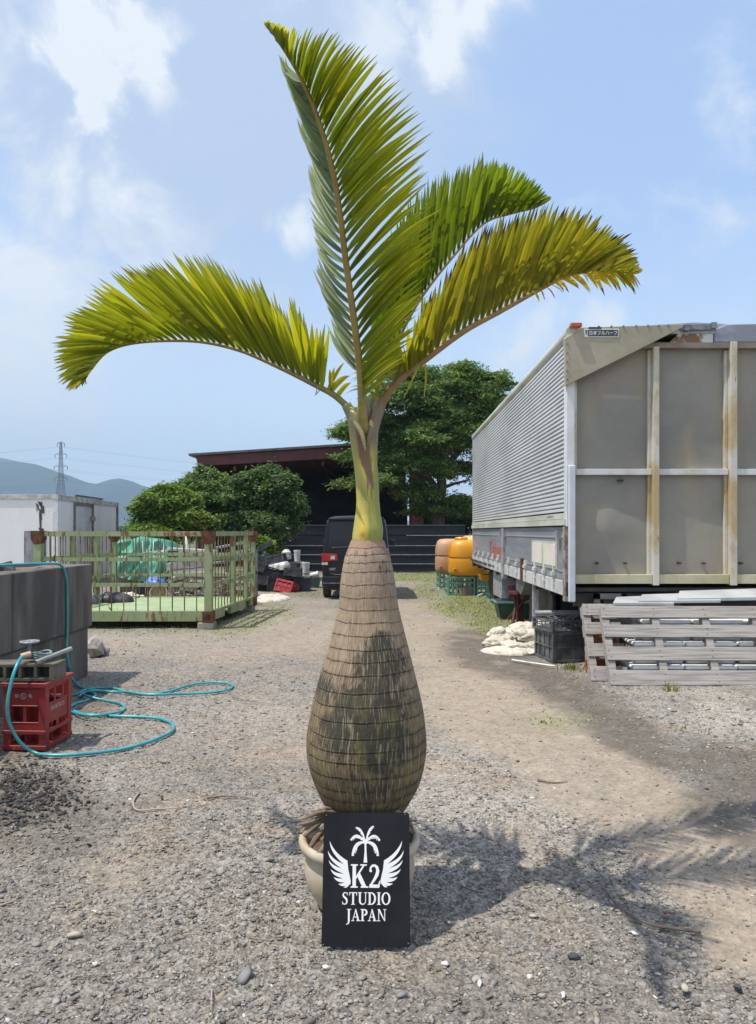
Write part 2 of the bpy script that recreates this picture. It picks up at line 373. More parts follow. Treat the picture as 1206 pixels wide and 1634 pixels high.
va = mth(t, 'MULTIPLY', va, mth(t, 'ADD', mth(t, 'MULTIPLY', at.outputs['Alpha'], .75), .25))
nn = N(t, 'ShaderNodeTexNoise'); nn.inputs['Scale'].default_value = 7; nn.inputs['Detail'].default_value = 8; nn.inputs['Roughness'].default_value = .7; L(co, nn.inputs['Vector'])
va = mth(t, 'ADD', va, mth(t, 'MULTIPLY', mth(t, 'SUBTRACT', nn.outputs['Fac'], .5), .9))
hs = N(t, 'ShaderNodeHueSaturation'); L(at.outputs['Color'], hs.inputs['Color']); L(mth(t, 'ADD', va, 1.0), hs.inputs['Value'])
L(hs.outputs[0], p.inputs['Base Color']); p.inputs['Roughness'].default_value = .93; p.inputs['Specular IOR Level'].default_value = .25
bh = mth(t, 'MULTIPLY', mth(t, 'ADD', v1.outputs['Distance'], mth(t, 'MULTIPLY', nn.outputs['Fac'], .8)), mth(t, 'ADD', at.outputs['Alpha'], .15))
bp = N(t, 'ShaderNodeBump'); bp.inputs['Strength'].default_value = .7; bp.inputs['Distance'].default_value = .012; L(bh, bp.inputs['Height']); L(bp.outputs[0], p.inputs['Normal'])
ground = npmesh('ground', np.stack([X, Y, Z], 1), faces, gm, cols, smooth=False)
tagit(ground, 'gravel and packed dirt yard', kind='structure')

# loose gravel: thousands of chips nobody could count
ico_v = []; g_ = (1 + 5 ** .5) / 2
for a_ in (-1, 1):
    for b_ in (-g_, g_): ico_v += [(0, a_, b_), (a_, b_, 0), (b_, 0, a_)]
ico_v = np.array(ico_v) / math.hypot(1, g_)
import bmesh
bm = bmesh.new(); [bm.verts.new(v) for v in ico_v]; r_ = bmesh.ops.convex_hull(bm, input=bm.verts); bm.verts.ensure_lookup_table(); bm.verts.index_update()
ico_f = np.array([[v.index for v in f.verts] for f in bm.faces]); ico_v = np.array([v.co[:] for v in bm.verts]); bm.free()
def stones(P, size, flat, colr, lift=.3):
    n = len(P); k = len(ico_v)
    V = ico_v[None] * (1 + (rng.random((n, k, 1)) - .5) * 1.05)
    sc = np.stack([size * (.8 + .7 * rng.random(n)), size * (.6 + .4 * rng.random(n)), size * flat], 1)
    V = V * sc[:, None, :]
    tl = (rng.random((n, 1)) - .5) * .9; V[:, :, 2] += V[:, :, 0] * tl
    a = rng.random(n) * 6.283; ca = np.cos(a)[:, None]; sa = np.sin(a)[:, None]
    x = V[:, :, 0] * ca - V[:, :, 1] * sa; y = V[:, :, 0] * sa + V[:, :, 1] * ca
    V = np.stack([x + P[:, 0:1], y + P[:, 1:2], V[:, :, 2] + P[:, 2:3] + (size * flat * lift)[:, None]], 2)
    F = (np.arange(n)[:, None, None] * k + ico_f[None]).reshape(-1, 3)
    C = np.repeat(colr, k, axis=0)
    return V.reshape(-1, 3), F, C
def stone_cols(n):
    b = rng.random(n); g = .12 + .21 * b ** 1.3; C = np.stack([g * 1.06, g, g * .92], 1)
    w = rng.random(n) < .014; C[w] = np.array([.62, .6, .56]) * (.75 + .3 * rng.random((w.sum(), 1)))
    br = rng.random(n) < .16; C[br] = np.array([.23, .185, .14]) * (.6 + .7 * rng.random((br.sum(), 1)))
    return C
Ps = []; Ss = []
def scatter(n, ya, yb, s0, s1, keep_tan=.12):
    y = np.exp(rng.uniform(math.log(ya), math.log(yb), n)); x = (rng.random(n) * 1.2 - .6) * y * 1.08
    tn, dk, st, gr, fr = ground_masks(x, y)
    dens = np.clip(.35 + 1.1 * fbm(x * 1.7, y * 1.7, 3, 20) - .25, .15, 1)
    k = rng.random(n) < np.clip(dens * (1 - .9 * tn - .45 * dk - .5 * gr), keep_tan, 1)
    x = x[k]; y = y[k]; m = len(x); u = rng.random(m); s = s0 + (s1 - s0) * u ** 3.2
    Ps.append(np.stack([x, y, ground_z(x, y)], 1)); Ss.append(s)
scatter(66000, 1.7, 3.8, .0022, .0098); scatter(42000, 2.8, 7.5, .0032, .0125); scatter(9000, 5.5, 18, .008, .022); scatter(3600, 1.75, 5.5, .007, .0165, .03)
P = np.vstack(Ps); S = np.hstack(Ss)
keep = ~((np.hypot(P[:, 0] + .05, P[:, 1] - 2.89) < .2)); P = P[keep]; S = S[keep]
V, F, C = stones(P, S, .22 + .33 * rng.random(len(P)), stone_cols(len(P)))
mt_stone = M('grey_stone', (0, 0, 0), attr=True, rough=.9, bump=.3, bscale=200, fine=.15, dist=.002)
gv = npmesh('gravel', V, F, mt_stone, C); tagit(gv, 'loose grey gravel chips spread over the yard', 'gravel', kind='stuff')

# ------------------------------------------------------------------ far hills, pylon
mm = M('forested_hill', (.032, .05, .042), (.018, .032, .03), scale=.012, rough=1, bump=0, fine=0, detail=8)
def hills(name, prof, Yd, depth, label, seed, zoff=0):
    xs = np.linspace(prof[0][0], prof[-1][0], 260); hz = np.interp(xs, [a for a, b in prof], [b for a, b in prof])
    X0 = (xs - CX) / FPX * Yd; ZZ = (HY - hz) / FPX * Yd
    rows = 36; V = []
    for j in range(rows):
        u = j / (rows - 1) * 1.6 - 1.0            # -1 foot .. 0 ridge .. +.6 behind
        f = (1 - abs(u)) ** 1.15 if u <= 0 else (1 - u * .8)
        n = (fbm(X0 * .0065 + j * .22, np.full_like(X0, j * .3), 5, seed) - .5) * (.42 * (1 - abs(f - .0)) + .015) if u != 0 else 0
        z = np.maximum(ZZ * (f + (n if u < 0 else 0)), -2) + (rng.random(len(xs)) - .5) * Yd * .0008
        V.append(np.stack([X0, np.full_like(X0, Yd + u * depth), z], 1))
    V = np.vstack(V); n_ = len(xs); i = (np.arange(rows - 1)[:, None] * n_ + np.arange(n_ - 1)[None, :]).ravel()
    o = npmesh(name, V, np.stack([i, i + 1, i + n_ + 1, i + n_], 1), mm, smooth=True); tagit(o, label, kind='structure')
hills('hills', [(-900, 800), (-500, 760), (-200, 742), (-60, 738), (0, 736), (30, 736), (56, 739), (90, 751), (115, 760), (135, 768), (150, 772), (165, 767), (180, 763), (192, 762), (205, 765), (223, 772),
       (244, 779), (270, 789), (300, 800), (360, 818), (460, 830), (700, 836), (1000, 830), (1500, 820), (2200, 826)], 2200, 700, 'blue hazy wooded mountain ridge', 3)
hills('far_hills', [(-900, 760), (-300, 715), (-60, 722), (0, 729), (30, 735), (60, 748), (120, 775), (200, 800), (400, 826), (900, 834), (1800, 825)], 2900, 450, 'paler farther mountain ridge', 11)

mt_pyl = M('pylon_steel', (.10, .105, .115), (.14, .14, .15), rough=.6, metal=.2, bump=0)
def pylon(px, ytop, Yd):
    base = Vector(((px - CX) / FPX * Yd, Yd, 0)); hgt = H + (HY - ytop) / FPX * Yd
    t = thing('transmission_tower', 'lattice steel power pylon standing in front of the mountains', 'pylon', base)
    def wd(z): u = z / hgt; return 5.2 * (1 - u / .62) + 1.5 * (u / .62) if u < .62 else 1.5 - .9 * (u - .62) / .38
    m = MB(); zs = [0]
    while zs[-1] < hgt * .98: zs.append(zs[-1] + max(1.6, wd(zs[-1]) * .8))
    zs[-1] = hgt; B = .10
    for i in range(len(zs) - 1):
        a, b = wd(zs[i]) / 2 * 1.15, wd(zs[i + 1]) / 2 * 1.15
        cs = [(1, 1), (1, -1), (-1, -1), (-1, 1)]
        for k in range(4):
            p0 = base + Vector((cs[k][0] * a, cs[k][1] * a, zs[i])); p1 = base + Vector((cs[k][0] * b, cs[k][1] * b, zs[i + 1]))
            q0 = base + Vector((cs[(k + 1) % 4][0] * a, cs[(k + 1) % 4][1] * a, zs[i])); q1 = base + Vector((cs[(k + 1) % 4][0] * b, cs[(k + 1) % 4][1] * b, zs[i + 1]))
            m.bar(p0, p1, B); m.bar(p0, q1, B * .7); m.bar(q0, p1, B * .7); m.bar(p1, q1, B * .7)
    m.build('mast', mt_pyl, t)
    for zf, ln in ((.99, 1.6), (.87, 2.6), (.74, 3.0), (.62, 2.7)):
        m = MB(); z = hgt * zf
        for s in (-1, 1):
            tip = base + Vector((s * ln, 0, z)); m.bar(base + Vector((0, .4, z + 1.0)), tip, .12); m.bar(base + Vector((0, -.4, z - .1)), tip, .12); m.bar(tip, tip - Vector((0, 0, 1.5)), .2)
        m.build('cross_arm', mt_pyl, t)
    return base, hgt
pb, ph = pylon(97, 706, 330)
t = thing('power_lines', 'faint power cables strung from the lattice pylon', 'cable', (pb.x, pb.y, 0))
for zf, ln in ((.99, 1.6), (.87, 2.6), (.74, 3.0), (.62, 2.7)):
    for s in (-1, 1):
        for e in (-1, 1):
            pts = []
            for i in range(15):
                u = i / 14; x = pb.x + s * ln + e * u * 260; y = pb.y + e * u * 90 + u * 120
                pts.append((x, y, ph * zf - 1.5 - 26 * u * (1 - u) * 1.0 + 2 * u))
            MB().tube(pts, .018, 4).build('cable', mt_pyl, t)

# ------------------------------------------------------------------ vegetation builder
def leaf_cloud(clumps, nper, L0, Wd, sig, base_cols, seed=0, droop=.35, up=.55):
    """clumps (n,3): each becomes a spray of nper small leaves"""
    r = np.random.default_rng(seed); n = len(clumps); m = n * nper
    C = np.repeat(clumps, nper, 0) + r.normal(size=(m, 3)) * np.array(sig)[None] * (.4 + .8 * r.random((m, 1)))
    az = np.repeat(r.random(n) * 6.28, nper) + r.normal(size=m) * 1.0
    d = np.stack([np.cos(az), np.sin(az), -droop + r.normal(size=m) * .45], 1); d /= np.linalg.norm(d, axis=1)[:, None]
    nr = np.stack([r.normal(size=m) * .6, r.normal(size=m) * .6, np.full(m, up) + r.random(m) * .6], 1)
    s = np.cross(d, nr); s /= np.linalg.norm(s, axis=1)[:, None] + 1e-9
    l = L0 * (.6 + .8 * r.random(m))[:, None]; w = Wd * (.6 + .8 * r.random(m))[:, None]
    V = np.stack([C, C + d * l * .5 + s * w * .5, C + d * l, C + d * l * .5 - s * w * .5], 1).reshape(-1, 3)
    F = np.arange(m * 4).reshape(-1, 4)
    bc = np.array(base_cols); pick = r.integers(0, len(bc), n); cc = bc[pick] * (.75 + .5 * r.random((n, 1))); cc = np.repeat(cc, nper, 0) * (.8 + .4 * r.random((m, 1)))
    return V, F, np.repeat(cc, 4, 0)
def crown_clumps(blobs, n, seed, inner=.25, flat=.0):
    r = np.random.default_rng(seed); bb = []
    for b in blobs:                         # every lobe is a cluster of small foliage pads with hollows between
        bb.append((b[0], b[1], b[2], b[3] * .78, b[4] * .78, b[5] * .78))
        for q_ in range(11):
            d_ = r.normal(size=3); d_ /= np.linalg.norm(d_); d_[2] = abs(d_[2]) * .9 - .25; s_ = r.uniform(.24, .42)
            bb.append((b[0] + d_[0] * b[3] * .88, b[1] + d_[1] * b[4] * .88, b[2] + d_[2] * b[5] * .9, b[3] * s_, b[4] * s_, b[5] * s_ * .75))
    blobs = bb; w = np.array([b[3] * b[4] + b[4] * b[5] + b[3] * b[5] for b in blobs]); pick = r.choice(len(blobs), n, p=w / w.sum())
    B = np.array([b[:6] for b in blobs])[pick]; d = r.normal(size=(n, 3)); d /= np.linalg.norm(d, axis=1)[:, None]
    low = (d[:, 2] < -.25) & (r.random(n) < .6); d[low, 2] *= -1
    rad = np.where(r.random(n) < inner, r.random(n) ** .5 * .85, .80 + .30 * r.random(n) ** 1.5 + .28 * (r.random(n) > .93) * r.random(n))
    bump = 1 + (fbm(d[:, 0] * 3 + B[:, 0], d[:, 2] * 3 + B[:, 2] + d[:, 1] * 2, 3, seed) - .5) * .5
    return B[:, :3] + d * B[:, 3:6] * (rad * bump)[:, None]
def tree(name, label, cat, base, blobs, n, nper, L0, Wd, sig, cols_, limbs, trunk_r, seed, group=None, inner=.25):
    t = thing(name, label, cat, base, group=group)
    V, F, C = leaf_cloud(crown_clumps(blobs, n, seed, inner), nper, L0, Wd, sig, cols_, seed)
    npmesh('crown', V, F, mt_leaf, C, parent=t)
    m = MB(); r = random.Random(seed)
    for pts, r0, r1 in limbs:
        P = catmull(pts, 10); k = len(P); m.tube([Vector(p) + Vector((r.uniform(-1, 1), r.uniform(-1, 1), 0)) * r0 * .3 for p in P], [r0 + (r1 - r0) * i / (k - 1) for i in range(k)], 8)
    m.build('trunk', mt_bark, t, smooth=True)
    return t
def pb_(px, py, Y, rx, rz, ry=None):   # a crown lobe
    c = W(px, py, Y); s = Y / FPX; return (c.x, c.y, c.z, rx * s, (ry if ry else rx * .8) * s, rz * s)

# big feathery tree behind the fence
Yt = 27.6
bt = [pb_(720, 630, Yt, 70, 45), pb_(650, 650, Yt, 75, 45), pb_(775, 640, Yt, 42, 38), pb_(600, 690, Yt, 55, 38), pb_(690, 700, Yt, 90, 45), pb_(760, 700, Yt, 55, 50), pb_(560, 690, Yt - .5, 30, 18), pb_(745, 600, Yt, 38, 26),
      pb_(680, 610, Yt, 48, 30), pb_(640, 745, Yt, 70, 40), pb_(590, 770, Yt - .8, 40, 20), pb_(570, 730, Yt - .5, 34, 16), pb_(665, 790, Yt, 36, 30), pb_(735, 755, Yt + .5, 38, 22), pb_(790, 610, Yt, 28, 22), pb_(735, 805, Yt, 36, 20),
      pb_(700, 670, Yt, 70, 60), pb_(800, 660, Yt, 20, 25), pb_(700, 815, Yt + .8, 60, 14), pb_(628, 600, Yt, 22, 12), pb_(820, 690, Yt, 30, 40), pb_(543, 772, Yt, 12, 8)]
tb = W(695, 0, Yt); lm = [((tb.x, Yt, 0), (tb.x + .1, Yt, 1.5), (tb.x - .1, Yt + .1, 3), (tb.x + .25, Yt, 4.4)), ]
def wp(px, py, Y=Yt): v = W(px, py, Y); return (v.x, v.y, v.z)
tree('broadleaf_tree', 'tall feathery dark green tree rising behind the black board fence', 'tree', (tb.x, Yt, 0), bt, 11000, 14, .17, .05, (.15, .15, .05),
     [(.12, .19, .06), (.09, .15, .05), (.17, .24, .075), (.07, .12, .04)],
     [(((tb.x, Yt, 0), wp(697, 830), wp(700, 790), wp(702, 760), wp(706, 720), wp(715, 660)), .30, .08), ((wp(700, 790), wp(683, 760), wp(660, 720), wp(640, 680)), .15, .05),
      ((wp(699, 825), wp(680, 800), wp(668, 780), wp(650, 765)), .16, .06), ((wp(702, 760), wp(722, 735), wp(750, 700), wp(775, 660)), .14, .04), ((wp(704, 745), wp(690, 715), wp(685, 670)), .12, .04),
      ((wp(701, 780), wp(725, 772), wp(750, 765)), .08, .03)], .3, 5, inner=.22)
# rounded bush tree and its pale neighbour, left
Yb = 22.0
tree('broadleaf_shrub', 'rounded dark green tree with glossy leaves beside the red shed roof', 'tree', W(425, 0, Yb) * Vector((1, 1, 0)), [pb_(436, 795, Yb, 44, 50), pb_(400, 790, Yb, 40, 45), pb_(452, 772, Yb, 20, 22), pb_(424, 758, Yb, 22, 20), pb_(398, 768, Yb, 16, 14), pb_(470, 815, Yb, 18, 24), pb_(410, 835, Yb, 60, 22), pb_(455, 845, Yb, 30, 18), pb_(380, 850, Yb, 30, 18)],
     4200, 11, .13, .05, (.09, .09, .06), [(.085, .14, .055), (.065, .11, .045), (.13, .19, .075)], [((wp(425, 925, Yb), wp(427, 870, Yb), wp(432, 820, Yb)), .12, .06), ((wp(427, 870, Yb), wp(410, 830, Yb), wp(400, 790, Yb)), .08, .03)], .15, 6, group='shrubby trees left of the van', inner=.35)
Yb = 23.0
tree('broadleaf_shrub', 'spreading mid green tree between the yellow-green bush and the rounded dark tree', 'tree', W(335, 0, Yb) * Vector((1, 1, 0)), [pb_(340, 790, Yb, 50, 40), pb_(322, 762, Yb, 18, 22), pb_(350, 772, Yb, 22, 14), pb_(300, 795, Yb, 40, 35), pb_(345, 825, Yb, 50, 25), pb_(375, 790, Yb, 30, 30)],
     3600, 11, .13, .05, (.09, .09, .05), [(.11, .17, .06), (.085, .14, .05), (.16, .22, .075)], [((wp(335, 925, Yb), wp(335, 860, Yb), wp(340, 800, Yb)), .12, .05)], .15, 7, group='shrubby trees left of the van', inner=.35)
Yb = 21.2
tree('broadleaf_shrub', 'bright yellow-green bush at the left end of the row above the cage', 'bush', W(265, 0, Yb) * Vector((1, 1, 0)), [pb_(262, 805, Yb, 38, 32), pb_(236, 822, Yb, 28, 24), pb_(225, 840, Yb, 20, 16), pb_(250, 790, Yb, 16, 12), pb_(285, 800, Yb, 30, 24), pb_(300, 825, Yb, 35, 25), pb_(265, 780, Yb, 15, 8), pb_(265, 850, Yb, 55, 22)],
     2600, 11, .15, .055, (.09, .09, .05), [(.14, .21, .045), (.11, .175, .04), (.19, .26, .06)], [((wp(265, 925, Yb), wp(265, 870, Yb), wp(262, 820, Yb)), .1, .04)], .15, 8, group='shrubby trees left of the van', inner=.35)
Yb = 20.0
tree('small_bush', 'small lime green bush over the pile of black crates', 'bush', W(418, 0, Yb) * Vector((1, 1, 0)), [pb_(415, 868, Yb, 17, 14), pb_(425, 878, Yb, 13, 12), pb_(408, 885, Yb, 14, 14)],
     420, 10, .13, .06, (.05, .05, .04), [(.16, .24, .05), (.11, .18, .04)], [((wp(415, 935, Yb), wp(415, 900, Yb), wp(416, 875, Yb)), .05, .02)], .05, 9, inner=.3)
Yb = 25.7
tree('climbing_vine', 'thin vine trailing over the left end of the black fence', 'vine', W(440, 0, Yb) * Vector((1, 1, 0)), [pb_(436, 846, Yb, 15, 6, 8), pb_(447, 856, Yb, 5, 10, 6), pb_(450, 874, Yb, 4, 10, 5), pb_(432, 870, Yb, 3, 12, 5)],
     90, 7, .12, .07, (.08, .04, .1), [(.12, .2, .05), (.09, .15, .04)], [((wp(448, 914, Yb), wp(450, 880, Yb), wp(446, 850, Yb)), .02, .01)], .02, 10)
Yb = 31.5
tree('dark_bush', 'dark bush behind the fence below the tall tree', 'bush', W(745, 0, Yb) * Vector((1, 1, 0)), [pb_(735, 830, Yb, 45, 22), pb_(770, 815, Yb, 30, 20), pb_(700, 832, Yb, 30, 14)],
     1300, 10, .2, .07, (.12, .12, .08), [(.035, .07, .02), (.05, .09, .025)], [((wp(745, 912, Yb), wp(745, 860, Yb), wp(745, 830, Yb)), .1, .05)], .1, 12)
# far-off treeline that reads as one mass
bl = [(x, 240 + random.uniform(-8, 8), 1.2, 6, 5, 2.4 + random.random() * .9) for x in np.arange(-190, 170, 6.5)]
V, F, C = leaf_cloud(crown_clumps(bl, 5200, 31, .2), 5, 1.1, .6, (.7, .7, .4), [(.04, .07, .03), (.05, .08, .03)], 31)
tagit(npmesh('far_woods', V, F, mt_leaf, C), 'low dark line of distant trees on the horizon', 'treeline', kind='stuff')

# ------------------------------------------------------------------ white box body, left
Yc = 19.0; xr = (92 - CX) / FPX * Yc; zt = H + (HY - 790) / FPX * Yc; Ye = 24.2; xre = (186 - CX) / FPX * Ye; xl = xr - 6.6
t = thing('white_box_body', 'dirty white refrigerated truck body standing on the ground behind the green cage', 'container', (xr, Yc, 0))
dx = xre - xr
def side(y0, y1, z0, z1, proud, th=.02):  # piece on the right-hand long face
    u0 = (y0 - Yc) / (Ye - Yc) * dx + xr; u1 = (y1 - Yc) / (Ye - Yc) * dx + xr
    return [(u0 + proud, y0, z0), (u1 + proud, y1, z0), (u1 + proud, y1, z1), (u0 + proud, y0, z1)]
m = MB(); m.prism([(xl, Yc, .12), (xr, Yc, .12), (xre, Ye, .12), (xl + dx, Ye, .12)], (0, 0, zt - .16)); m.build('body', mt_white, t, bevel=.015)
m = MB(); m.box((xl - .03, Yc - .03, zt - .1), (xr + .02, Yc + .0, zt + .01)); m.prism(side(Yc, Ye, zt - .12, zt + .01, .0), (.03, 0, 0)); m.build('top_rail', M('box_rail', (.55, .55, .52), (.35, .33, .3), scale=4, rough=.6), t)
m = MB(); m.prism([(xl + .1, Yc + .1, zt - .04), (xr - .1, Yc + .1, zt - .04), (xre - .1, Ye - .1, zt - .04), (xl + dx + .1, Ye - .1, zt - .04)], (0, 0, .06)); m.build('roof', mt_white, t)
m = MB(); m.box((xr - .12, Yc - .02, .12), (xr + .012, Yc, zt - .1)); m.build('corner_post', M('post_white', (.66, .67, .68), (.55, .55, .55), rough=.4), t)
m = MB(); m.prism(side(20.15, 20.25, .12, zt - .12, .0), (.03, 0, 0)); m.prism(side(21.65, 21.78, .12, zt - .12, .0), (.04, 0, 0)); m.prism(side(20.25, 21.65, zt - .22, zt - .12, .0), (.03, 0, 0)); m.build('door_frame', M('rusty_frame', (.2, .19, .18), (.13, .07, .04), rough=.7), t)
d = MB().prism(side(20.3, 21.6, .2, zt - .26, .002), (.02, 0, 0)).build('door', M('door_white', (.62, .63, .65), (.5, .5, .52), rough=.4, scale=2), t)
for z in (zt - .62, zt - 1.25): MB().prism(side(21.45, 21.9, z, z + .12, .025), (.03, 0, 0)).build('hinge', mt_galv, d)
m = MB(); m.box((xr - .85, Yc - .03, .3), (xr - .3, Yc - .0, 1.46)); m.build('hatch_frame', mt_steel, t)
m = MB(); m.box((xr - .81, Yc - .04, .34), (xr - .34, Yc - .031, 1.42)); m.build('hatch', M('hatch_grey', (.3, .31, .33), (.2, .2, .21), scale=3), t)
m = MB()
for (a, b, c, e) in ((60, 800, 68, 806), (58, 804, 62, 813), (64, 806, 71, 818), (62, 812, 67, 829), (57, 802, 59, 815), (61, 842, 70, 848)):
    p = W(a, b, Yc); q = W(c, e, Yc); m.prism([(p.x, Yc - .004, p.z), (q.x - .01, Yc - .004, p.z - .02), (q.x, Yc - .004, q.z), ((p.x + q.x) / 2, Yc - .004, q.z - .03), (p.x + .02, Yc - .004, (p.z + q.z) / 2)], (0, -.003, 0))
m.prism([W(62, 818, Yc - .003), W(66, 818, Yc - .003), W(66, 846, Yc - .003), W(63, 846, Yc - .003)], (0, -.003, 0)); m.build('torn_patch', M('torn_dark', (.04, .035, .03), (.1, .09, .08), scale=30), t)
m = MB(); m.bar((xr - .05, 20.2, zt + .05), (xr - .2, 22.6, zt + .05), .05); m.bar((xr - .05, 20.25, zt), (xr - .05, 20.25, zt + .06), .04); m.bar((xr - .2, 22.4, zt), (xr - .2, 22.4, zt + .06), .04); m.build('roof_bar', mt_steel, t)
m = MB(); m.prism(side(Ye - .06, Ye, .12, zt, .0), (.06, 0, 0)); m.build('rear_post', mt_steel, t)
for z_ in (zt - .62,): pass

# ------------------------------------------------------------------ open-fronted shed
Ysd = 30.0; k_ = Ysd / FPX
t = thing('open_shed', 'open-fronted dark shed with a dark red roof beam behind the trees', 'shed', (-7.4, Ysd, 0))
mt_dkred = M('dark_red_beam', (.11, .022, .02), (.06, .018, .016), scale=3, rough=.6, bump=.1); mt_dk = M('dark_corrugated', (.035, .037, .042), (.02, .02, .022), scale=2, rough=.7)
xa, za = (312 - CX) * k_, H + (HY - 727) * k_; sl = (15 / 238.0)
xb = 3.4; zb = za + (xb - xa) * sl
def sh(x): return za + (x - xa) * sl
MB().prism([(xa - .25, Ysd - .15, sh(xa) - .02), (xb, Ysd - .15, sh(xb)), (xb, Ysd + 11, sh(xb) + .1), (xa - .25, Ysd + 11, sh(xa) + .08)], (0, 0, .09)).build('roof', M('shed_roof_sheet', (.1, .1, .105), (.07, .06, .06)), t)
MB().prism([(xa, Ysd, sh(xa) - .02), (xb, Ysd, sh(xb) - .02), (xb, Ysd, sh(xb) - .5), (xa + .1, Ysd, sh(xa) - .42)], (0, .14, 0)).build('roof_beam', mt_dkred, t)
for x in (xa + .15, 1.35):
    MB().box((x, Ysd, 0), (x + (.5 if x > 1 else .22), Ysd + .25, sh(x) - .45)).build('post', mt_dkred, t)
m = MB()
for y in np.arange(Ysd + 1.6, Ysd + 10.5, 2.0): m.prism([(xa, y, sh(xa) - .05), (xb, y, sh(xb) - .05), (xb, y, sh(xb) - .3), (xa, y, sh(xa) - .3)], (0, .1, 0))
for x in np.arange(xa + 1.5, xb, 1.8): m.box((x, Ysd + .15, sh(x) - .7), (x + .1, Ysd + 10, sh(x) - .52))
m.build('roof_framing', mt_dkred, t)
m = MB(); xx = np.arange(xa, 1.5, .11)
for i, x in enumerate(xx): m.box((x, Ysd + 10.4 - (.03 if i % 2 else 0), 0), (x + .11, Ysd + 10.5, sh(x) - .1))
m.build('rear_wall', mt_dk, t)
m = MB(); yy = np.arange(Ysd + .3, Ysd + 10.4, .11)
for i, y in enumerate(yy): m.box((xa + .0, y, 0), (xa + .06 + (.03 if i % 2 else 0), y + .11, sh(xa) - .1))
m.build('side_wall', mt_dk, t); m = MB()
for i, y in enumerate(yy): m.box((xb - 1.7, y, 0), (xb - 1.64 + (.03 if i % 2 else 0), y + .11, sh(xb) - .2))
m.build('side_wall', mt_dk, t)
m = MB(); xx = np.arange(-4.4, 1.4, .16)
for i, x in enumerate(xx): m.box((x, Ysd + 5.4, .2), (x + .05, Ysd + 5.46, 3.3))
m.box((-4.4, Ysd + 5.46, .2), (1.4, Ysd + 5.5, 3.3)); m.box((-4.4, Ysd + 5.3, 1.6), (1.4, Ysd + 5.39, 1.75)); m.box((-4.4, Ysd + 5.3, 2.4), (1.4, Ysd + 5.39, 2.5))
m.build('corrugated_partition', M('partition_grey', (.03, .032, .034), (.02, .02, .022), scale=2, rough=.8, spec=.2), t)
t = thing('lean_to_roof', 'small dark flat roof seen under the tall tree beside the truck', 'shelter', (3.4, 34, 0))
MB().box((2.6, 33.2, 2.75), (4.6, 35, 2.95)).build('roof', mt_dk, t); 
for x in (2.8, 4.3): MB().box((x, 33.4, 0), (x + .12, 33.5, 2.75)).build('post', mt_dk, t)

# ------------------------------------------------------------------ black board fence
Yf = 26.0
t = thing('board_fence', 'low black horizontal board fence across the end of the yard', 'fence', (-3.8, Yf, 0))
mt_fence = M('black_board', (.016, .018, .026), (.024, .026, .034), scale=2, stretch=(.3, 1, 3), spec=.2, rough=.7, bump=.15); mt_trim = M('pale_fence_trim', (.34, .36, .4), (.24, .25, .28), scale=6, rough=.4)
zs = [.03, .31, .63, .95, 1.31, 1.66]
for i in range(5):
    m = MB(); x0, x1 = -3.8, 4.9
    if i == 4: x1 = 3.05
    m.box((x0, Yf, zs[i] + .012), (x1, Yf + .05, zs[i + 1] - .012)); m.build('board', mt_fence, t)
for i in range(4):
    if i == 3: MB().box((1.0, Yf - .022, zs[4] - .011), (4.9, Yf + .03, zs[4] + .011)).build('trim_strip', mt_trim, t)
    else: MB().box((-3.8, Yf - .022, zs[i + 1] - .011), (4.9, Yf + .03, zs[i + 1] + .011)).build('trim_strip', mt_trim, t)
m = MB(); m.box((-3.8, Yf - .015, 1.655), (3.05, Yf + .06, 1.685)); m.build('top_cap', M('fence_cap', (.07, .075, .085), rough=.5), t)
for x in np.arange(-3.7, 5, 1.45): MB().box((x, Yf + .052, 0), (x + .08, Yf + .13, 1.62)).build('post', mt_fence, t)
# ------------------------------------------------------------------ bottle palm
YP = 2.89; XP = (584.5 - CX) / FPX * YP; SP = FPX / YP
def zp(py): return H - (py - HY) / SP
palm = thing('bottle_palm', 'bottle palm with swollen ringed trunk and four big fronds in a pale pot', 'palm', (XP, YP, 0))
prof = [(861, 560.5, 611.8), (872, 556.5, 615.5), (885, 551, 621), (899, 547.5, 624.5), (928, 543, 630), (969, 539.5, 635.5), (1007, 530.5, 644.5), (1046, 520, 654), (1075, 511, 661), (1104, 502.5, 668),
        (1134, 495.5, 674), (1163, 490.5, 677.5), (1192, 488.5, 679), (1222, 493, 675), (1251, 503, 667), (1275, 514, 654), (1298, 529, 640), (1312, 537, 632), (1335, 545, 624)]
py_ = np.array([a for a, b, c_ in prof], float); hw = np.array([(c_ - b) / 2 for a, b, c_ in prof]); cxp = np.array([(c_ + b) / 2 for a, b, c_ in prof])
def smooth_interp(xq, x, y):   # Catmull style through the points
    m = np.gradient(y, x); i = np.clip(np.searchsorted(x, xq) - 1, 0, len(x) - 2); h = x[i + 1] - x[i]; u = (xq - x[i]) / h
    return (2 * u**3 - 3 * u**2 + 1) * y[i] + (u**3 - 2 * u**2 + u) * h * m[i] + (-2 * u**3 + 3 * u**2) * y[i + 1] + (u**3 - u**2) * h * m[i + 1]
rings = np.array([861, 873, 884, 896, 910.5, 930, 950, 969, 988, 1007.5, 1028, 1045.5, 1065, 1090, 1110, 1131, 1154, 1174, 1190, 1213, 1234, 1251, 1269, 1287, 1301, 1316, 1340], float)
na, nzr = 1100, 900
PYs = np.linspace(861, 1335, nzr); A = np.linspace(0, 2 * math.pi, na, endpoint=False)
AA, PP = np.meshgrid(A, PYs)
wig = (fbm(np.cos(AA) * 2.6 + 7, np.sin(AA) * 2.6 + PP * .02, 4, 3) - .5) * 5.5 + (vn(AA * 6, PP * .03) - .5) * 1.2 + np.sin(AA + .6) * 1.2      # rings wander and tilt
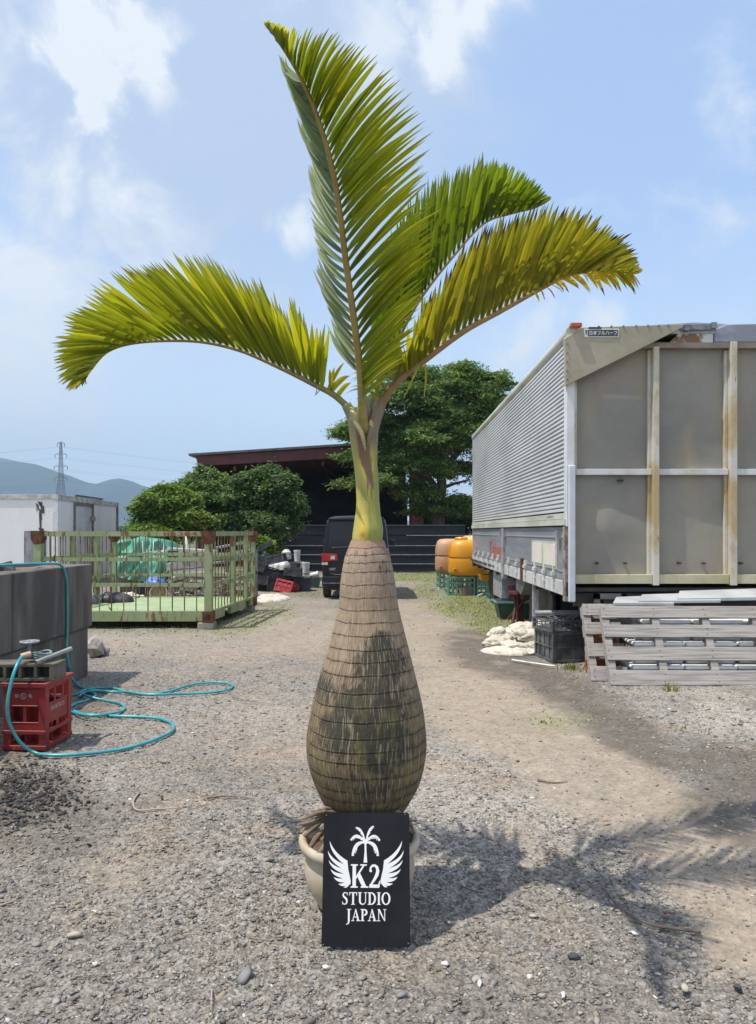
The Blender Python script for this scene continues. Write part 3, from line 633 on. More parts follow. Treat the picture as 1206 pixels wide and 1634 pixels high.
Pw = PP + wig * np.clip((PP - 862) / 15, 0, 1)
ri = np.clip(np.searchsorted(rings, Pw) - 1, 0, len(rings) - 2); fr = np.clip((Pw - rings[ri]) / (rings[ri + 1] - rings[ri]), 0, 1)
Rr = smooth_interp(PP, py_, hw) / SP; Cx = (smooth_interp(PP, py_, cxp) - 584.5) / SP
amp_r = .0032 + .0022 * np.clip((PP - 950) / 150, 0, 1)
# each band swells slightly towards its lower lip and is undercut beneath it
da = Pw - rings[ri]; db = rings[ri + 1] - Pw          # distance below the seam above, above the seam below
rag = (fbm(AA * 14, PP * .02, 3, 41) - .5) * 2.6 + (vn(AA * 110, PP * .03) - .5) * .6
lip = .30 * np.exp(-((db + rag) / 2.2) ** 2) - .40 * np.exp(-((da + rag) / 1.3) ** 2) - .25 * np.exp(-((db + rag) / .9) ** 2) + .16 * np.sin(math.pi * fr)
fib = (fbm(AA * 46 + np.sin(PP * .05), PP * .05, 4, 4) - .5); fibf = (vn(AA * 120, PP * .16) - .5)
Rr = Rr + amp_r * lip + .0016 * fib + .0010 * fibf
Rr *= 1 + .012 * np.sin(AA * 3 + 1) + (fbm(np.cos(AA) + 3, np.sin(AA) + PP * .006, 2, 9) - .5) * .03
ZZ = H - (PP - HY) / SP
V = np.stack([XP + Cx + Rr * np.cos(AA), YP + Rr * np.sin(AA), ZZ], 2).reshape(-1, 3)
# own colours: straw bark, olive lower half, black algae patch on the front, dark ring seams, pale flakes
base = np.array([.325, .243, .165]); low = np.array([.16, .118, .066]); top = np.array([.37, .28, .215])
u = np.clip((PP - 1020) / 150, 0, 1)[..., None]; uu = np.clip((960 - PP) / 90, 0, 1)[..., None]
C = base * (1 - u) + low * u; C = C * (1 - uu) + top * uu
C = C * (.50 + .62 * fbm(AA * 95 + np.sin(PP * .05) * 2, PP * .04, 4, 4) + .38 * fbm(AA * 9, PP * .16, 5, 5))[..., None] * (.85 + .3 * fbm(AA * 3, PP * .03, 3, 6))[..., None]
crack = np.clip((.42 - fbm(AA * 78 + np.sin(PP * .04) * 2, PP * .045, 4, 14)) * 9, 0, 1); C = C * (1 - (.36 + .2 * np.clip((PP - 980) / 80, 0, 1))[..., None] * crack[..., None])
seam = np.exp(-((da + rag * .8) / 1.15) ** 2) * (.62 + .7 * vn(AA * 5, ri * 2.2)); C = C * (1 - np.clip(seam, 0, 1)[..., None] * .78)
soft = np.exp(-(np.minimum(da, db) / 3.4) ** 2) * (.16 + .24 * np.clip((PP - 1000) / 100, 0, 1)); C = C * (1 - soft[..., None])
band = np.exp(-((db + rag) / 1.6) ** 2) * (.3 + .9 * vn(AA * 12, ri * 3.)); C = C + np.array([.17, .13, .08]) * (band * np.clip((1100 - PP) / 150, .2, 1) * .5)[..., None]
front = AA - 1.5 * math.pi; front = (front + math.pi) % (2 * math.pi) - math.pi          # 0 = towards the yard entrance
px_a = 584.5 + np.sin(front) * np.interp(PP, py_, hw)
al = np.maximum.reduce([np.exp(-(((px_a - 604) / 42) ** 2 + ((PP - 1055) / 42) ** 2)), np.exp(-(((px_a - 590) / 62) ** 2 + ((PP - 1110) / 42) ** 2)) * 1.05, np.exp(-(((px_a - 607) / 50) ** 2 + ((PP - 1165) / 45) ** 2)),
    .8 * np.exp(-(((px_a - 545) / 40) ** 2 + ((PP - 1150) / 45) ** 2)), .9 * np.exp(-(((px_a - 605) / 22) ** 2 + ((PP - 1018) / 22) ** 2)), .7 * np.exp(-(((px_a - 520) / 25) ** 2 + ((PP - 1090) / 30) ** 2)),
    .55 * np.exp(-(((px_a - 600) / 70) ** 2 + ((PP - 1235) / 50) ** 2)), .45 * np.exp(-(((px_a - 610) / 18) ** 2 + ((PP - 905) / 18) ** 2))])
al = al * (np.abs(front) < 1.6) + .25 * (np.abs(front) >= 1.6)
an = fbm(AA * 13, PP * .13, 5, 15) * .75 + fbm(AA * 60, PP * .10, 4, 17) * .6
am = np.clip((al * 1.4 + an - 1.08) * 2.6, 0, 1) ** 1.2; C = C * (1 - am[..., None] * .9) + np.array([.034, .033, .024]) * (am * .9)[..., None]
fl = np.clip((fbm(AA * 62 + np.sin(PP * .07), PP * .055, 4, 18) - .60) * 8, 0, 1) * .8; C = C * (1 - fl[..., None] * .6) + np.array([.42, .34, .24]) * (fl * .6)[..., None]
mo = np.clip((fbm(AA * 9, PP * .05, 4, 19) - .56) * 5, 0, 1) * np.clip((PP - 1060) / 80, 0, 1) * .4; C = C * (1 - mo[..., None]) + np.array([.20, .17, .05]) * mo[..., None]
pk = np.exp(-((Pw - 868) / 9) ** 2) * .5; C = C * (1 - pk[..., None]) + np.array([.40, .22, .15]) * pk[..., None]
gd = np.exp(-((Pw - 880) / 5) ** 2) * (fbm(AA * 4, PP * .1, 3, 21) > .5) * .5; C = C * (1 - gd[..., None] * .7)
i = (np.arange(nzr - 1)[:, None] * na + np.arange(na)[None, :]); j = (np.arange(nzr - 1)[:, None] * na + (np.arange(na)[None, :] + 1) % na)
F = np.stack([i, i + na, j + na, j], 2).reshape(-1, 4)
mt_bark2 = M('ringed_palm_bark', (0, 0, 0), attr=True, rough=.9, bump=.55, bscale=260, fine=.2, dist=.002)
npmesh('trunk', V, F, mt_bark2, C.reshape(-1, 3), parent=palm, smooth=True)

# crownshaft
sp = [(655, 560, 604), (664, 557, 604.5), (675, 556.5, 603.5), (690, 558, 602.5), (710, 561, 601.5), (740, 565.5, 601.5), (770, 567.5, 603.5), (800, 568, 605), (820, 566.5, 607.5), (832, 564.5, 610), (843, 563, 611.5), (853, 561.5, 612), (860, 561, 611.5), (866, 561, 611)]
sy = np.array([a for a, b, c_ in sp], float); shw = np.array([(c_ - b) / 2 for a, b, c_ in sp]); scx = np.array([(c_ + b) / 2 for a, b, c_ in sp])
na2, nz2_ = 96, 200; PYs = np.linspace(655, 866, nz2_); A = np.linspace(0, 2 * math.pi, na2, endpoint=False); AA, PP = np.meshgrid(A, PYs)
Rr = np.interp(PP, sy, shw) / SP; Rr = Rr * (1 + .05 * np.sin(2 * AA + PP * .02) + .02 * np.sin(5 * AA + PP * .05)); Rr = Rr + .004 * np.exp(-((PP - 845) / 12) ** 2) * np.clip(np.cos(AA - 5.3), 0, 1); cx_ = (np.interp(PP, sy, scx) - 584.5) / SP
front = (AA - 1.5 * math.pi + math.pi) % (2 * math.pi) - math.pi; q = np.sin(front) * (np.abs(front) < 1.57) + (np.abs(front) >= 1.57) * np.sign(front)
V = np.stack([XP + cx_ + Rr * np.cos(AA), YP + Rr * np.sin(AA), H - (PP - HY) / SP], 2).reshape(-1, 3)
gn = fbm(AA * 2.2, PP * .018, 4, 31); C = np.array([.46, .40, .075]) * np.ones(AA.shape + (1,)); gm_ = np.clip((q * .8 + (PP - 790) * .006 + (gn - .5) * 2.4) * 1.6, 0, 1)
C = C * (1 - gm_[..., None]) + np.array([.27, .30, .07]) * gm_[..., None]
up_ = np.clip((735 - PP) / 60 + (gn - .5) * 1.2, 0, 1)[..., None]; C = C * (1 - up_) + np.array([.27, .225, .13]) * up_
ye = np.exp(-(((q + .35) / .35) ** 2 + ((PP - 838) / 22) ** 2))[..., None]; C = C * (1 - ye * .8) + np.array([.62, .45, .06]) * ye * .8
pxa = np.interp(PP, sy, scx) + q * np.interp(PP, sy, shw); n1 = (fbm(AA * 4, PP * .045, 4, 33) - .5); n2 = (fbm(AA * 11, PP * .03, 4, 34) - .5)
k1 = np.exp(-((pxa - (577 + (PP - 700) * .16)) / 10.5) ** 2) * np.clip((PP - 676) / 14, 0, 1) * np.clip((762 - PP) / 30, 0, 1)
k2 = np.exp(-((pxa - (587 + (PP - 740) * .10)) / 7.5) ** 2) * np.clip((PP - 715) / 20, 0, 1) * np.clip((805 - PP) / 45, 0, 1) * .85
pm = np.clip((np.maximum(k1, k2) + n1 * .7 + n2 * .5 - .32) * 5, 0, 1) * (np.abs(front) < 1.5)
C = C * (1 - pm[..., None] * .85) + np.array([.135, .062, .050]) * pm[..., None] * .85
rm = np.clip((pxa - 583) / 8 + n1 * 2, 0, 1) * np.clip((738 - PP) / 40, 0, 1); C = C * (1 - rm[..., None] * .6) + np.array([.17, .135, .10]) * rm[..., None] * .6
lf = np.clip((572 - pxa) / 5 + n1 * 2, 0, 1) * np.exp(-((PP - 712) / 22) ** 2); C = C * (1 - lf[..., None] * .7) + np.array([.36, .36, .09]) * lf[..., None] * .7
gl = np.exp(-(((pxa - (583 + (PP - 800) * .25)) / 5.5) ** 2)) * np.clip((PP - 765) / 25, 0, 1) * np.clip((850 - PP) / 20, 0, 1) * .6; C = C * (1 - gl[..., None]) + np.array([.17, .20, .045]) * gl[..., None]
sp_ = np.clip((fbm(AA * 14, PP * .35, 3, 35) - .66) * 12, 0, 1)[..., None] * .45; C = C * (1 - sp_) + np.array([.3, .14, .04]) * sp_
os_ = np.exp(-(((q + .3) / .16) ** 2 + ((PP - 853) / 4) ** 2))[..., None] * .8; C = C * (1 - os_) + np.array([.45, .13, .02]) * os_
C = C * (.85 + .3 * fbm(AA * 20, PP * .02, 3, 36))[..., None]
i = (np.arange(nz2_ - 1)[:, None] * na2 + np.arange(na2)[None, :]); j = (np.arange(nz2_ - 1)[:, None] * na2 + (np.arange(na2)[None, :] + 1) % na2)
mt_shaft = M('palm_crownshaft_skin', (0, 0, 0), attr=True, rough=.45, bump=.15, bscale=160, fine=.1)
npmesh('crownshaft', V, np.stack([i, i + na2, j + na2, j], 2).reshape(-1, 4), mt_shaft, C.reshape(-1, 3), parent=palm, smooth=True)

# torn sheath flap on the crownshaft
mt_ra = M('frond_stalk', (0, 0, 0), attr=True, rough=.45, bump=.15, bscale=120, fine=.1)
def blade(VV, FF, CC, b, tip, w, nrm, sag, fold, c0, c1, tipc=None, n=7, droop=0.0, curl=0.0):
    b = np.array(b); tip = np.array(tip); d = tip - b; L_ = np.linalg.norm(d); d = d / L_; s = np.cross(d, nrm); s /= np.linalg.norm(s) + 1e-9; nn_ = np.cross(s, d)
    base_i = sum(len(x) for x in VV); vv = []; cc = []
    for k in range(n):
        t_ = k / (n - 1); prof_ = (min(1, .35 + t_ * 5)) * (1 - max(0, (t_ - .45) / .55) ** 1.9) ** 1.0; ww = w * prof_ * .5 + w * .012
        p_ = b + d * L_ * t_ + np.array(sag) * 4 * t_ * (1 - t_) * L_ + np.array([0, 0, -1.0]) * droop * t_ ** 3 * L_ + s * curl * t_ * t_ * L_
        f_ = fold * ww
        vv += [p_ - s * ww + nn_ * f_, p_, p_ + s * ww + nn_ * f_]
        c_ = c0 * (1 - t_) + c1 * t_
        if tipc is not None and t_ > tipc[0]: c_ = np.array(tipc[1])
        cc += [c_, c_ * .82 + np.array([.01, .01, 0]), c_]  # darker midline puts the shade of the V fold into the colour
    ff = []
    for k in range(n - 1):
        o = base_i + k * 3; ff += [(o, o + 1, o + 4, o + 3), (o + 1, o + 2, o + 5, o + 4)]
    VV.append(np.array(vv)); FF.append(np.array(ff)); CC.append(np.array(cc))
def frond(rach, r0, r1, rows, rc0, rc1, label, seed, width, cols_, stub=None):
    """rach: stalk points (px,py,Y); rows: list of dict(rows=[(bx,by,tx,ty)], n, dyb, dyt)"""
    r = np.random.default_rng(seed)
    P = catmull([tuple(W(*p)) for p in rach], 70); P = [Vector(p) for p in P]; K = len(P)
    m = MB(); rr = [r0 + (r1 - r0) * (i / (K - 1)) ** .7 for i in range(K)]; m.tube(P, rr, 10, flat=.8)
    for k in range(K):
        t_ = k / (K - 1); cb = np.array(rc0) * (1 - t_) + np.array(rc1) * t_; m.c += [tuple(cb * (.85 + .3 * r.random()))] * 10
    fo = m.build('frond', mt_ra, palm, smooth=True, fixn=False); fo['label'] = label
    pp = np.array([(p.x / p.y * FPX + CX, HY - (p.z - H) / p.y * FPX) for p in P]); PA = np.array([tuple(p) for p in P])
    VV, FF, CC = [], [], []
    for row in rows:
        R_ = np.array(row['rows'], float); n = row['n']; cols2 = row.get('cols', cols_)
        for i in range(n):
            t_ = (i + r.uniform(-.3, .3)) / (n - 1) * (len(R_) - 1); t_ = min(max(t_, 0), len(R_) - 1.001); j = int(t_); f_ = t_ - j; q = R_[j] * (1 - f_) + R_[j + 1] * f_
            if row.get('gaps') and any(a < t_ < b for a, b in row['gaps']): continue
            di = np.argmin((pp[:, 0] - q[0]) ** 2 + (pp[:, 1] - q[1]) ** 2); b = PA[di]
            dyt = row['dyt'] * r.uniform(.5, 1.5) + r.normal() * .02
            jl = r.normal() * row.get('jit', .02); tx = q[2] + (q[2] - q[0]) * jl; ty = q[3] + (q[3] - q[1]) * jl
            tip = np.array(tuple(W(tx + r.normal() * 1.2, ty + r.normal() * 1.2, b[1] + dyt)))
            view = np.array([0, -1.0, .0]); nrm = view * row.get('face', 1.0) + r.normal(size=3) * row.get('nj', .3) + np.array(row.get('nrm', (0, 0, 0)))
            w = width * row.get('w', 1.0) * r.uniform(.8, 1.15); L_ = np.linalg.norm(tip - b); w = w * min(1, .5 + L_ / .3)
            c0 = np.array(cols2[r.integers(len(cols2))]) * .6 + np.mean(np.array(cols2), 0) * .4; c0 = c0 * r.uniform(.86, 1.14); c1 = c0 * np.array(row.get('tipmul', (1.25, 1.15, .9)))
            tp = row.get('tip'); tp = (tp[0] + r.uniform(-.04, .06), tp[1]) if (tp and r.random() < tp[2]) else None
            blade(VV, FF, CC, b, tip, w, nrm, np.array(row.get('sag', (0, 0, 0))) * r.uniform(.6, 1.4), row.get('fold', .35), c0, c1, tp, n=9 if tp is None else 13, droop=row.get('droop', 0) * r.uniform(.3, 1.6), curl=r.normal() * row.get('curl', .015))
    npmesh('leaflets', np.vstack(VV), np.vstack(FF), mt_frond, np.vstack(CC), parent=fo, smooth=True)
    return fo
G1 = [(.20, .25, .028), (.145, .20, .022), (.26, .30, .035), (.17, .225, .03)]; YG = [(.29, .295, .04), (.22, .25, .035), (.27, .26, .035), (.19, .22, .035), (.34, .32, .05)]
DG = [(.09, .15, .03), (.12, .185, .035), (.08, .135, .035)]; GREY = [(.16, .21, .13), (.21, .26, .17), (.12, .17, .095)]  # GREY: sky sheen of the upper leaf faces, put into the colour
Y0 = YP
r1 = [(512, 618, 527, 520), (504, 613, 505, 522), (497, 609, 478, 505), (492, 606, 459, 474), (480, 600, 447, 500), (472, 596, 430, 478), (466, 592, 401, 444), (457, 588, 388, 455), (448, 585, 372, 450), (436, 578, 342, 418), (420, 571, 318, 414), (404, 565, 300, 414),
      (388, 560, 271, 410), (370, 554, 246, 424), (353, 549, 224, 421), (330, 546, 205, 432), (312, 545, 193, 427), (284, 544, 160, 447), (266, 544, 144, 460), (245, 544, 133, 484), (224, 547, 104, 501), (208, 550, 99, 519), (194, 552, 88, 544), (181, 558, 84, 566), (170, 563, 87, 582),
      (156, 575, 93, 603), (146, 586, 99, 616), (141, 597, 110, 625), (138, 604, 131, 616)]
R1 = [(576, 672, Y0), (560, 655, Y0), (535, 632, Y0), (508, 617, Y0 + .03), (448, 587, Y0 + .10), (383, 559, Y0 + .17), (319, 545, Y0 + .23), (254, 544, Y0 + .29), (202, 550, Y0 + .33), (168, 564, Y0 + .35), (144, 592, Y0 + .36), (132, 610, Y0 + .36)]
frond(R1, .021, .003, [dict(rows=r1, n=140, dyt=-.16, sag=(-.01, 0, .015), nj=.08, jit=.03, gaps=[(2.2, 2.8), (3.15, 3.7)], tip=(.94, (.16, .10, .03), .35), w=1.05, tipmul=(1.5, 1.25, .9)),
     dict(rows=[(a + 4, b, c_ + 8, d - 2) for a, b, c_, d in r1[2:]], n=120, dyt=.26, sag=(-.01, 0, .02), nj=.1, jit=.04, cols=G1[:2] + DG[:1], tip=(.94, (.16, .10, .03), .3), w=.95),
     dict(rows=[(530, 630, 523, 585), (524, 626, 545, 570), (520, 624, 556, 575), (536, 634, 560, 600)], n=5, dyt=-.1, droop=.2, cols=YG),
     dict(rows=[(515, 622, 500, 632), (509, 618, 503, 634)], n=2, dyt=-.05, w=.25)],
     (.20, .19, .07), (.30, .22, .05), 'long frond arching to the left, green with yellow tips', 41, .0205, G1)
# tall front frond, leans towards the camera
R2 = [(582, 690, Y0 - .06), (578, 655, Y0 - .10), (575, 600, Y0 - .15), (566, 520, Y0 - .22), (552, 420, Y0 - .32), (541, 331, Y0 - .41), (530, 268, Y0 - .48), (513, 206, Y0 - .55), (493, 152, Y0 - .62), (470, 107, Y0 - .68), (448, 72, Y0 - .72), (428, 42, Y0 - .75)]
r2 = [(577, 632, 640, 588), (577, 615, 655, 547), (575, 600, 664, 517), (573, 578, 675, 480), (572, 560, 672, 462), (570, 543, 690, 412), (569, 525, 691, 393), (567, 505, 696, 378), (564, 480, 700, 352), (561, 460, 700, 330), (557, 432, 680, 300), (554, 407, 679, 275), (551, 380, 677, 250),
      (547, 355, 683, 226), (544, 336, 677, 210), (540, 318, 668, 190), (536, 300, 656, 170), (531, 278, 641, 147), (527, 258, 628, 124), (522, 238, 614, 110), (514, 208, 590, 86), (509, 192, 577, 78), (503, 175, 562, 69), (495, 157, 540, 56), (488, 142, 520, 51), (478, 122, 497, 46), (470, 106, 477, 46), (460, 90, 462, 42), (450, 76, 450, 41), (440, 60, 438, 38), (432, 48, 426, 36)]
l2 = [(573, 600, 530, 540), (570, 570, 527, 500), (567, 535, 520, 478), (563, 510, 505, 432), (558, 470, 507, 408), (553, 430, 503, 385), (550, 405, 499, 350), (545, 370, 493, 275), (540, 335, 497, 262), (535, 300, 488, 205), (530, 268, 482, 190), (520, 232, 475, 158), (510, 200, 458, 118), (500, 178, 447, 86), (492, 155, 449, 95), (480, 130, 452, 92)]
frond(R2, .020, .003, [dict(rows=r2, n=132, dyt=-.17, sag=(-.025, -.0, .028), nj=.08, jit=.04, w=.92, fold=.5, tip=(.96, (.22, .2, .05), .25), tipmul=(1.7, 1.35, .8), nrm=(-.15, 0, .1)),
     dict(rows=l2, n=100, dyt=.30, sag=(-.03, .03, .0), nj=.12, jit=.05, cols=GREY, w=.8, tipmul=(1.5, 1.4, 1.4), nrm=(-.9, 0, .5), fold=.5),
     dict(rows=[(556, 400, 492, 400)], n=0, dyt=0)] [:2],
     (.28, .22, .06), (.36, .24, .05), 'tallest frond, upright and leaning forward over the trunk', 42, .0195, [(.185, .24, .03), (.14, .20, .025), (.23, .275, .04), (.115, .17, .024)])
# back right green frond
R3 = [(590, 690, Y0 + .06), (592, 655, Y0 + .08), (604, 610, Y0 + .12), (625, 560, Y0 + .17), (650, 510, Y0 + .22), (675, 469, Y0 + .27), (719, 413, Y0 + .34), (771, 357, Y0 + .42), (815, 341, Y0 + .47), (855, 331, Y0 + .50), (877, 316, Y0 + .52)]
r3 = [(605, 610, 600, 470), (612, 590, 612, 430), (620, 570, 625, 390), (632, 545, 640, 350), (645, 520, 655, 322), (658, 498, 668, 305), (672, 472, 684, 296), (686, 455, 699, 288), (700, 436, 715, 277), (716, 416, 733, 266), (736, 394, 757, 262), (748, 382, 768, 254), (760, 369, 780, 258), (771, 358, 792, 256), (776, 356, 797, 264),
      (782, 352, 808, 260), (790, 349, 822, 267), (800, 346, 836, 274), (812, 342, 850, 285), (825, 339, 861, 294), (838, 336, 868, 303), (850, 333, 873, 312), (866, 327, 880, 316)]
frond(R3, .019, .003, [dict(rows=r3, n=136, dyt=-.14, sag=(-.01, 0, .01), nj=.08, jit=.03, w=1.05, tip=(.95, (.12, .09, .04), .15)), dict(rows=[(a - 3, b, c_ - 8, d + 4) for a, b, c_, d in r3], n=116, dyt=.2, sag=(0, 0, .01), nj=.1, jit=.05, cols=DG)],
     (.22, .20, .09), (.28, .24, .08), 'green frond behind, bending to the right', 43, .019, [(.115, .18, .028), (.085, .145, .028), (.15, .215, .035)])
# yellow right frond
R4 = [(592, 680, Y0 - .02), (602, 650, Y0 - .03), (640, 602, Y0 - .05), (675, 576, Y0 - .06), (739, 529, Y0 - .07), (799, 496, Y0 - .06), (858, 463, Y0 - .04), (902, 441, Y0 - .03), (940, 433, Y0 - .02), (978, 432, Y0), (1004, 435, Y0), (1022, 434, Y0)]
r4 = [(650, 595, 655, 545), (660, 586, 672, 520), (672, 578, 689, 469), (684, 569, 703, 462), (694, 560, 735, 407), (708, 550, 748, 392), (722, 541, 757, 381), (736, 531, 779, 361), (750, 522, 790, 370), (762, 516, 804, 349), (776, 508, 820, 352), (788, 502, 832, 341), (800, 496, 850, 338), (815, 487, 862, 330), (830, 478, 878, 325),
      (846, 469, 900, 332), (860, 461, 922, 333), (876, 453, 938, 340), (890, 446, 954, 349), (904, 441, 975, 361), (918, 437, 990, 374), (930, 434, 1006, 389), (945, 433, 1012, 397), (962, 432, 1020, 406), (980, 433, 1018, 416), (1000, 435, 1022, 425), (1012, 435, 1026, 433)]
b4 = [(850, 468, 860, 477), (880, 452, 898, 459), (902, 441, 925, 452), (930, 434, 950, 452), (955, 432, 980, 452), (975, 433, 1000, 452), (990, 434, 1012, 458), (1005, 436, 1018, 447)]
burnt = (.90, (.035, .022, .025), .8)
frond(R4, .021, .003, [dict(rows=r4, n=134, dyt=-.13, sag=(-.01, 0, .01), nj=.08, jit=.045, tip=burnt, w=1.1, curl=.03, gaps=[(4.3, 4.6), (7.4, 7.7)], tipmul=(1.0, .92, .9)), dict(rows=[(a - 4, b + 1, c_ - 7, d + 3) for a, b, c_, d in r4[2:]], n=118, dyt=.18, nj=.1, jit=.05, tip=burnt, cols=YG[:3] + G1[:1], curl=.03),
     dict(rows=b4, n=26, dyt=-.05, droop=.2, tip=(.8, (.08, .05, .03), .5), w=.8, cols=YG[:1] + [(.42, .33, .04)], jit=.15),
     dict(rows=[(628, 612, 605, 560), (634, 607, 618, 530), (640, 602, 628, 520), (648, 596, 640, 560), (655, 592, 660, 500), (665, 584, 665, 500)], n=12, dyt=-.12, jit=.1, cols=YG[:2] + G1[:1] + GREY[:1], w=1.1, curl=.06),
     dict(rows=[(672, 578, 642, 640), (678, 574, 696, 640)], n=2, dyt=-.08, sag=(.05, 0, .1), w=.32, cols=[(.3, .3, .07)], jit=0),
     dict(rows=[(600, 645, 552, 600), (612, 632, 560, 585), (618, 628, 580, 560), (606, 640, 540, 612), (622, 622, 650, 570)], n=9, dyt=-.14, sag=(0, 0, .12), w=.5, cols=G1 + YG[:1], jit=.1, droop=.25)],
     (.24, .15, .07), (.36, .25, .05), 'yellowing frond on the right with burnt leaflet tips', 44, .0205, YG)
# sheath edges where the stalks leave the shaft
for pts, rr, cc, nm in [([(561, 652, Y0 - .03), (568, 672, Y0 - .07), (578, 694, Y0 - .085), (583, 720, Y0 - .085)], [.011, .014, .009, .003], (.33, .31, .13), 'leaf_sheath'), ([(607, 640, Y0 - .03), (600, 662, Y0 - .05), (592, 690, Y0 - .07), (586, 712, Y0 - .08)], [.014, .020, .015, .004], (.20, .16, .10), 'leaf_sheath'),
                    ([(552, 645, Y0), (563, 668, Y0), (568, 700, Y0 - .01)], [.019, .024, .018], (.25, .25, .11), 'leaf_sheath'), ([(580, 640, Y0 + .03), (583, 672, Y0 - .02), (584, 700, Y0 - .03)], [.018, .026, .028], (.24, .24, .10), 'leaf_sheath'),
                    ([(613, 636, Y0 - .02), (602, 660, Y0), (594, 690, Y0)], [.015, .024, .022], (.20, .165, .10), 'leaf_sheath')]:
    m = MB(); P = catmull([tuple(W(*p)) for p in pts], 14); rv = np.interp(np.linspace(0, 1, 14), np.linspace(0, 1, len(rr)), rr); m.cc = cc; m.tube([Vector(p) for p in P], list(rv), 12); m.build(nm, mt_ra, palm, smooth=True, fixn=False)

# roots
mt_root = M('dry_root', (.26, .19, .14), (.16, .12, .09), scale=14, stretch=(1, 1, 1), rough=.95, bump=.8, bscale=90, dist=.006)
m = MB()
def root(pts, r0, r1):
    P = catmull([tuple(W(*p)) for p in pts], 14); rv = [max(.003, r0 + (r1 - r0) * i / 13 + random.uniform(-1, 1) * r0 * .22) for i in range(14)]; m.tube([Vector(p) for p in P], rv, 7, flat=.75)
rr_ = random.Random(77)
for (ax, ay, bx, by, r0, dd) in [(536, 1296, 480, 1308, .0125, .25), (534, 1302, 484, 1316, .014, .26), (536, 1308, 480, 1328, .012, .27), (542, 1312, 495, 1336, .014, .25), (548, 1314, 510, 1340, .013, .23), (530, 1292, 498, 1297, .009, .17), (538, 1304, 476, 1322, .008, .27), (628, 1296, 656, 1312, .012, .16), (632, 1302, 660, 1326, .011, .17), (560, 1316, 526, 1340, .011, .22), (545, 1300, 500, 1300, .010, .2), (634, 1308, 650, 1336, .010, .2)]:
    ps = []
    for k in range(5):
        u = k / 4; ps.append((ax + (bx - ax) * u + rr_.uniform(-3, 3), ay + (by - ay) * u - math.sin(u * 3.1) * 4 + rr_.uniform(-2, 2), YP - .12 - (dd - .12) * u))
    root(ps, r0, r0 * .55)
for k in range(16):
    a = random.uniform(0, 6.28); x = XP - .03 + math.cos(a) * .14; y = YP + math.sin(a) * .14; a2 = a + random.uniform(-.6, .6)
    m.tube([(x, y, .32), (x + math.cos(a2) * .05, y + math.sin(a2) * .05, .285), (x + math.cos(a2) * .09, y + math.sin(a2) * .09, .255)], [.014, .012, .008], 7)
m.build('roots', mt_root, palm, smooth=True)

# ------------------------------------------------------------------ pot
xp = (573.5 - CX) / SP; pot = thing('plant_pot', 'round cream stoneware pot holding the bottle palm behind the black sign', 'pot', (xp, YP, 0))
mt_pot = M('cream_stoneware', (.50, .44, .34), (.42, .34, .24), scale=5, rough=.8, c3=(.46, .40, .16), s3=7, lo3=.58, hi3=.68, bump=.25, bscale=50)
b = [(.10, .0), (.15, .004), (.168, .02), (.19, .06), (.208, .10), (.216, .14), (.213, .175), (.205, .205), (.203, .215), (.215, .222), (.233, .232), (.237, .25), (.233, .264), (.22, .268), (.208, .26), (.2, .235), (.195, .2), (.19, .19)]
MB().lathe(b, (xp, YP, 0), 72, cap=False).build('pot_body', mt_pot, pot, smooth=True)
MB().lathe([(.001, .235), (.1, .243), (.16, .238), (.2, .225)], (xp, YP, 0), 48, cap=False).build('soil', M('pot_soil', (.09, .065, .045), (.15, .11, .08), scale=30, rough=1, bump=1, bscale=120, dist=.01), pot, smooth=True)

# ------------------------------------------------------------------ sign
x0, y0_, yb = (512.5 - CX) / FPX * 2.56, 2.56, 0
sw, shh = .308, .437; lean = math.asin(min(.99, .118 / shh))
sign = thing('metal_sign', 'black metal sign plate with white winged palm lettering leaning on the pot', 'sign', (x0, 2.56, .012)); sign.rotation_euler = (-lean, 0, R(-.6))
def SV(zx, zy): return ((zx - 243) / 660 * sw, (1193 - zy) / 961 * shh)
def rrect(w, h, r, n=6):
    p = []
    for cx_, cy_, a0 in ((w - r, r, -90), (w - r, h - r, 0), (r, h - r, 90), (r, r, 180)):
        for k in range(n + 1): a = R(a0 + 90 * k / n); p.append((cx_ + r * math.cos(a), cy_ + r * math.sin(a)))
    return p
m = MB(); m.prism([(a, 0, b) for a, b in rrect(sw, shh, .009)], (0, .0016, 0))
mt_sign = M('gloss_black_enamel', (.012, .012, .015), (.018, .018, .022), scale=3, rough=.16, bump=.02, bscale=8, fine=.0, spec=.16); m.build('sign_plate', mt_sign, sign, world=False, bevel=.0004)
mt_print = M('white_print', (.8, .8, .8), rough=.4, bump=0, fine=0)
class Flat:
    """white print laid on the plate: thin outlines, each a hair above the last"""
    def __init__(s): s.m = MB(); s.k = 0
    def poly(s, pts):
        s.k += 1; y = -.0003 - s.k * .000012; s.m.add([(a, y, b) for a, b in pts], [tuple(range(len(pts)))])
    def strip(s, pts, w):
        P = [Vector(p) for p in pts]; n = len(P); Lp = []; Rp = []
        for i in range(n):
            d = (P[min(i + 1, n - 1)] - P[max(i - 1, 0)]).normalized(); q = Vector((-d.y, d.x)); ww = (w[i] if hasattr(w, '__len__') else w) / 2; Lp.append(P[i] + q * ww); Rp.append(P[i] - q * ww)
        s.k += 1; y = -.0003 - s.k * .000012
        s.m.add([(p.x, y, p.y) for p in Lp + Rp], [(i, i + 1, n + i + 1, n + i) for i in range(n - 1)])
def arc(cx_, cy_, rx, ry, a0, a1, n=22): return [(cx_ + rx * math.cos(R(a0 + (a1 - a0) * k / (n - 1))), cy_ + ry * math.sin(R(a0 + (a1 - a0) * k / (n - 1)))) for k in range(n)]
def rect(a, b, c_, d): return ('p', [(a, b), (c_, b), (c_, d), (a, d)])
def st(p, w): return ('s', p, w)
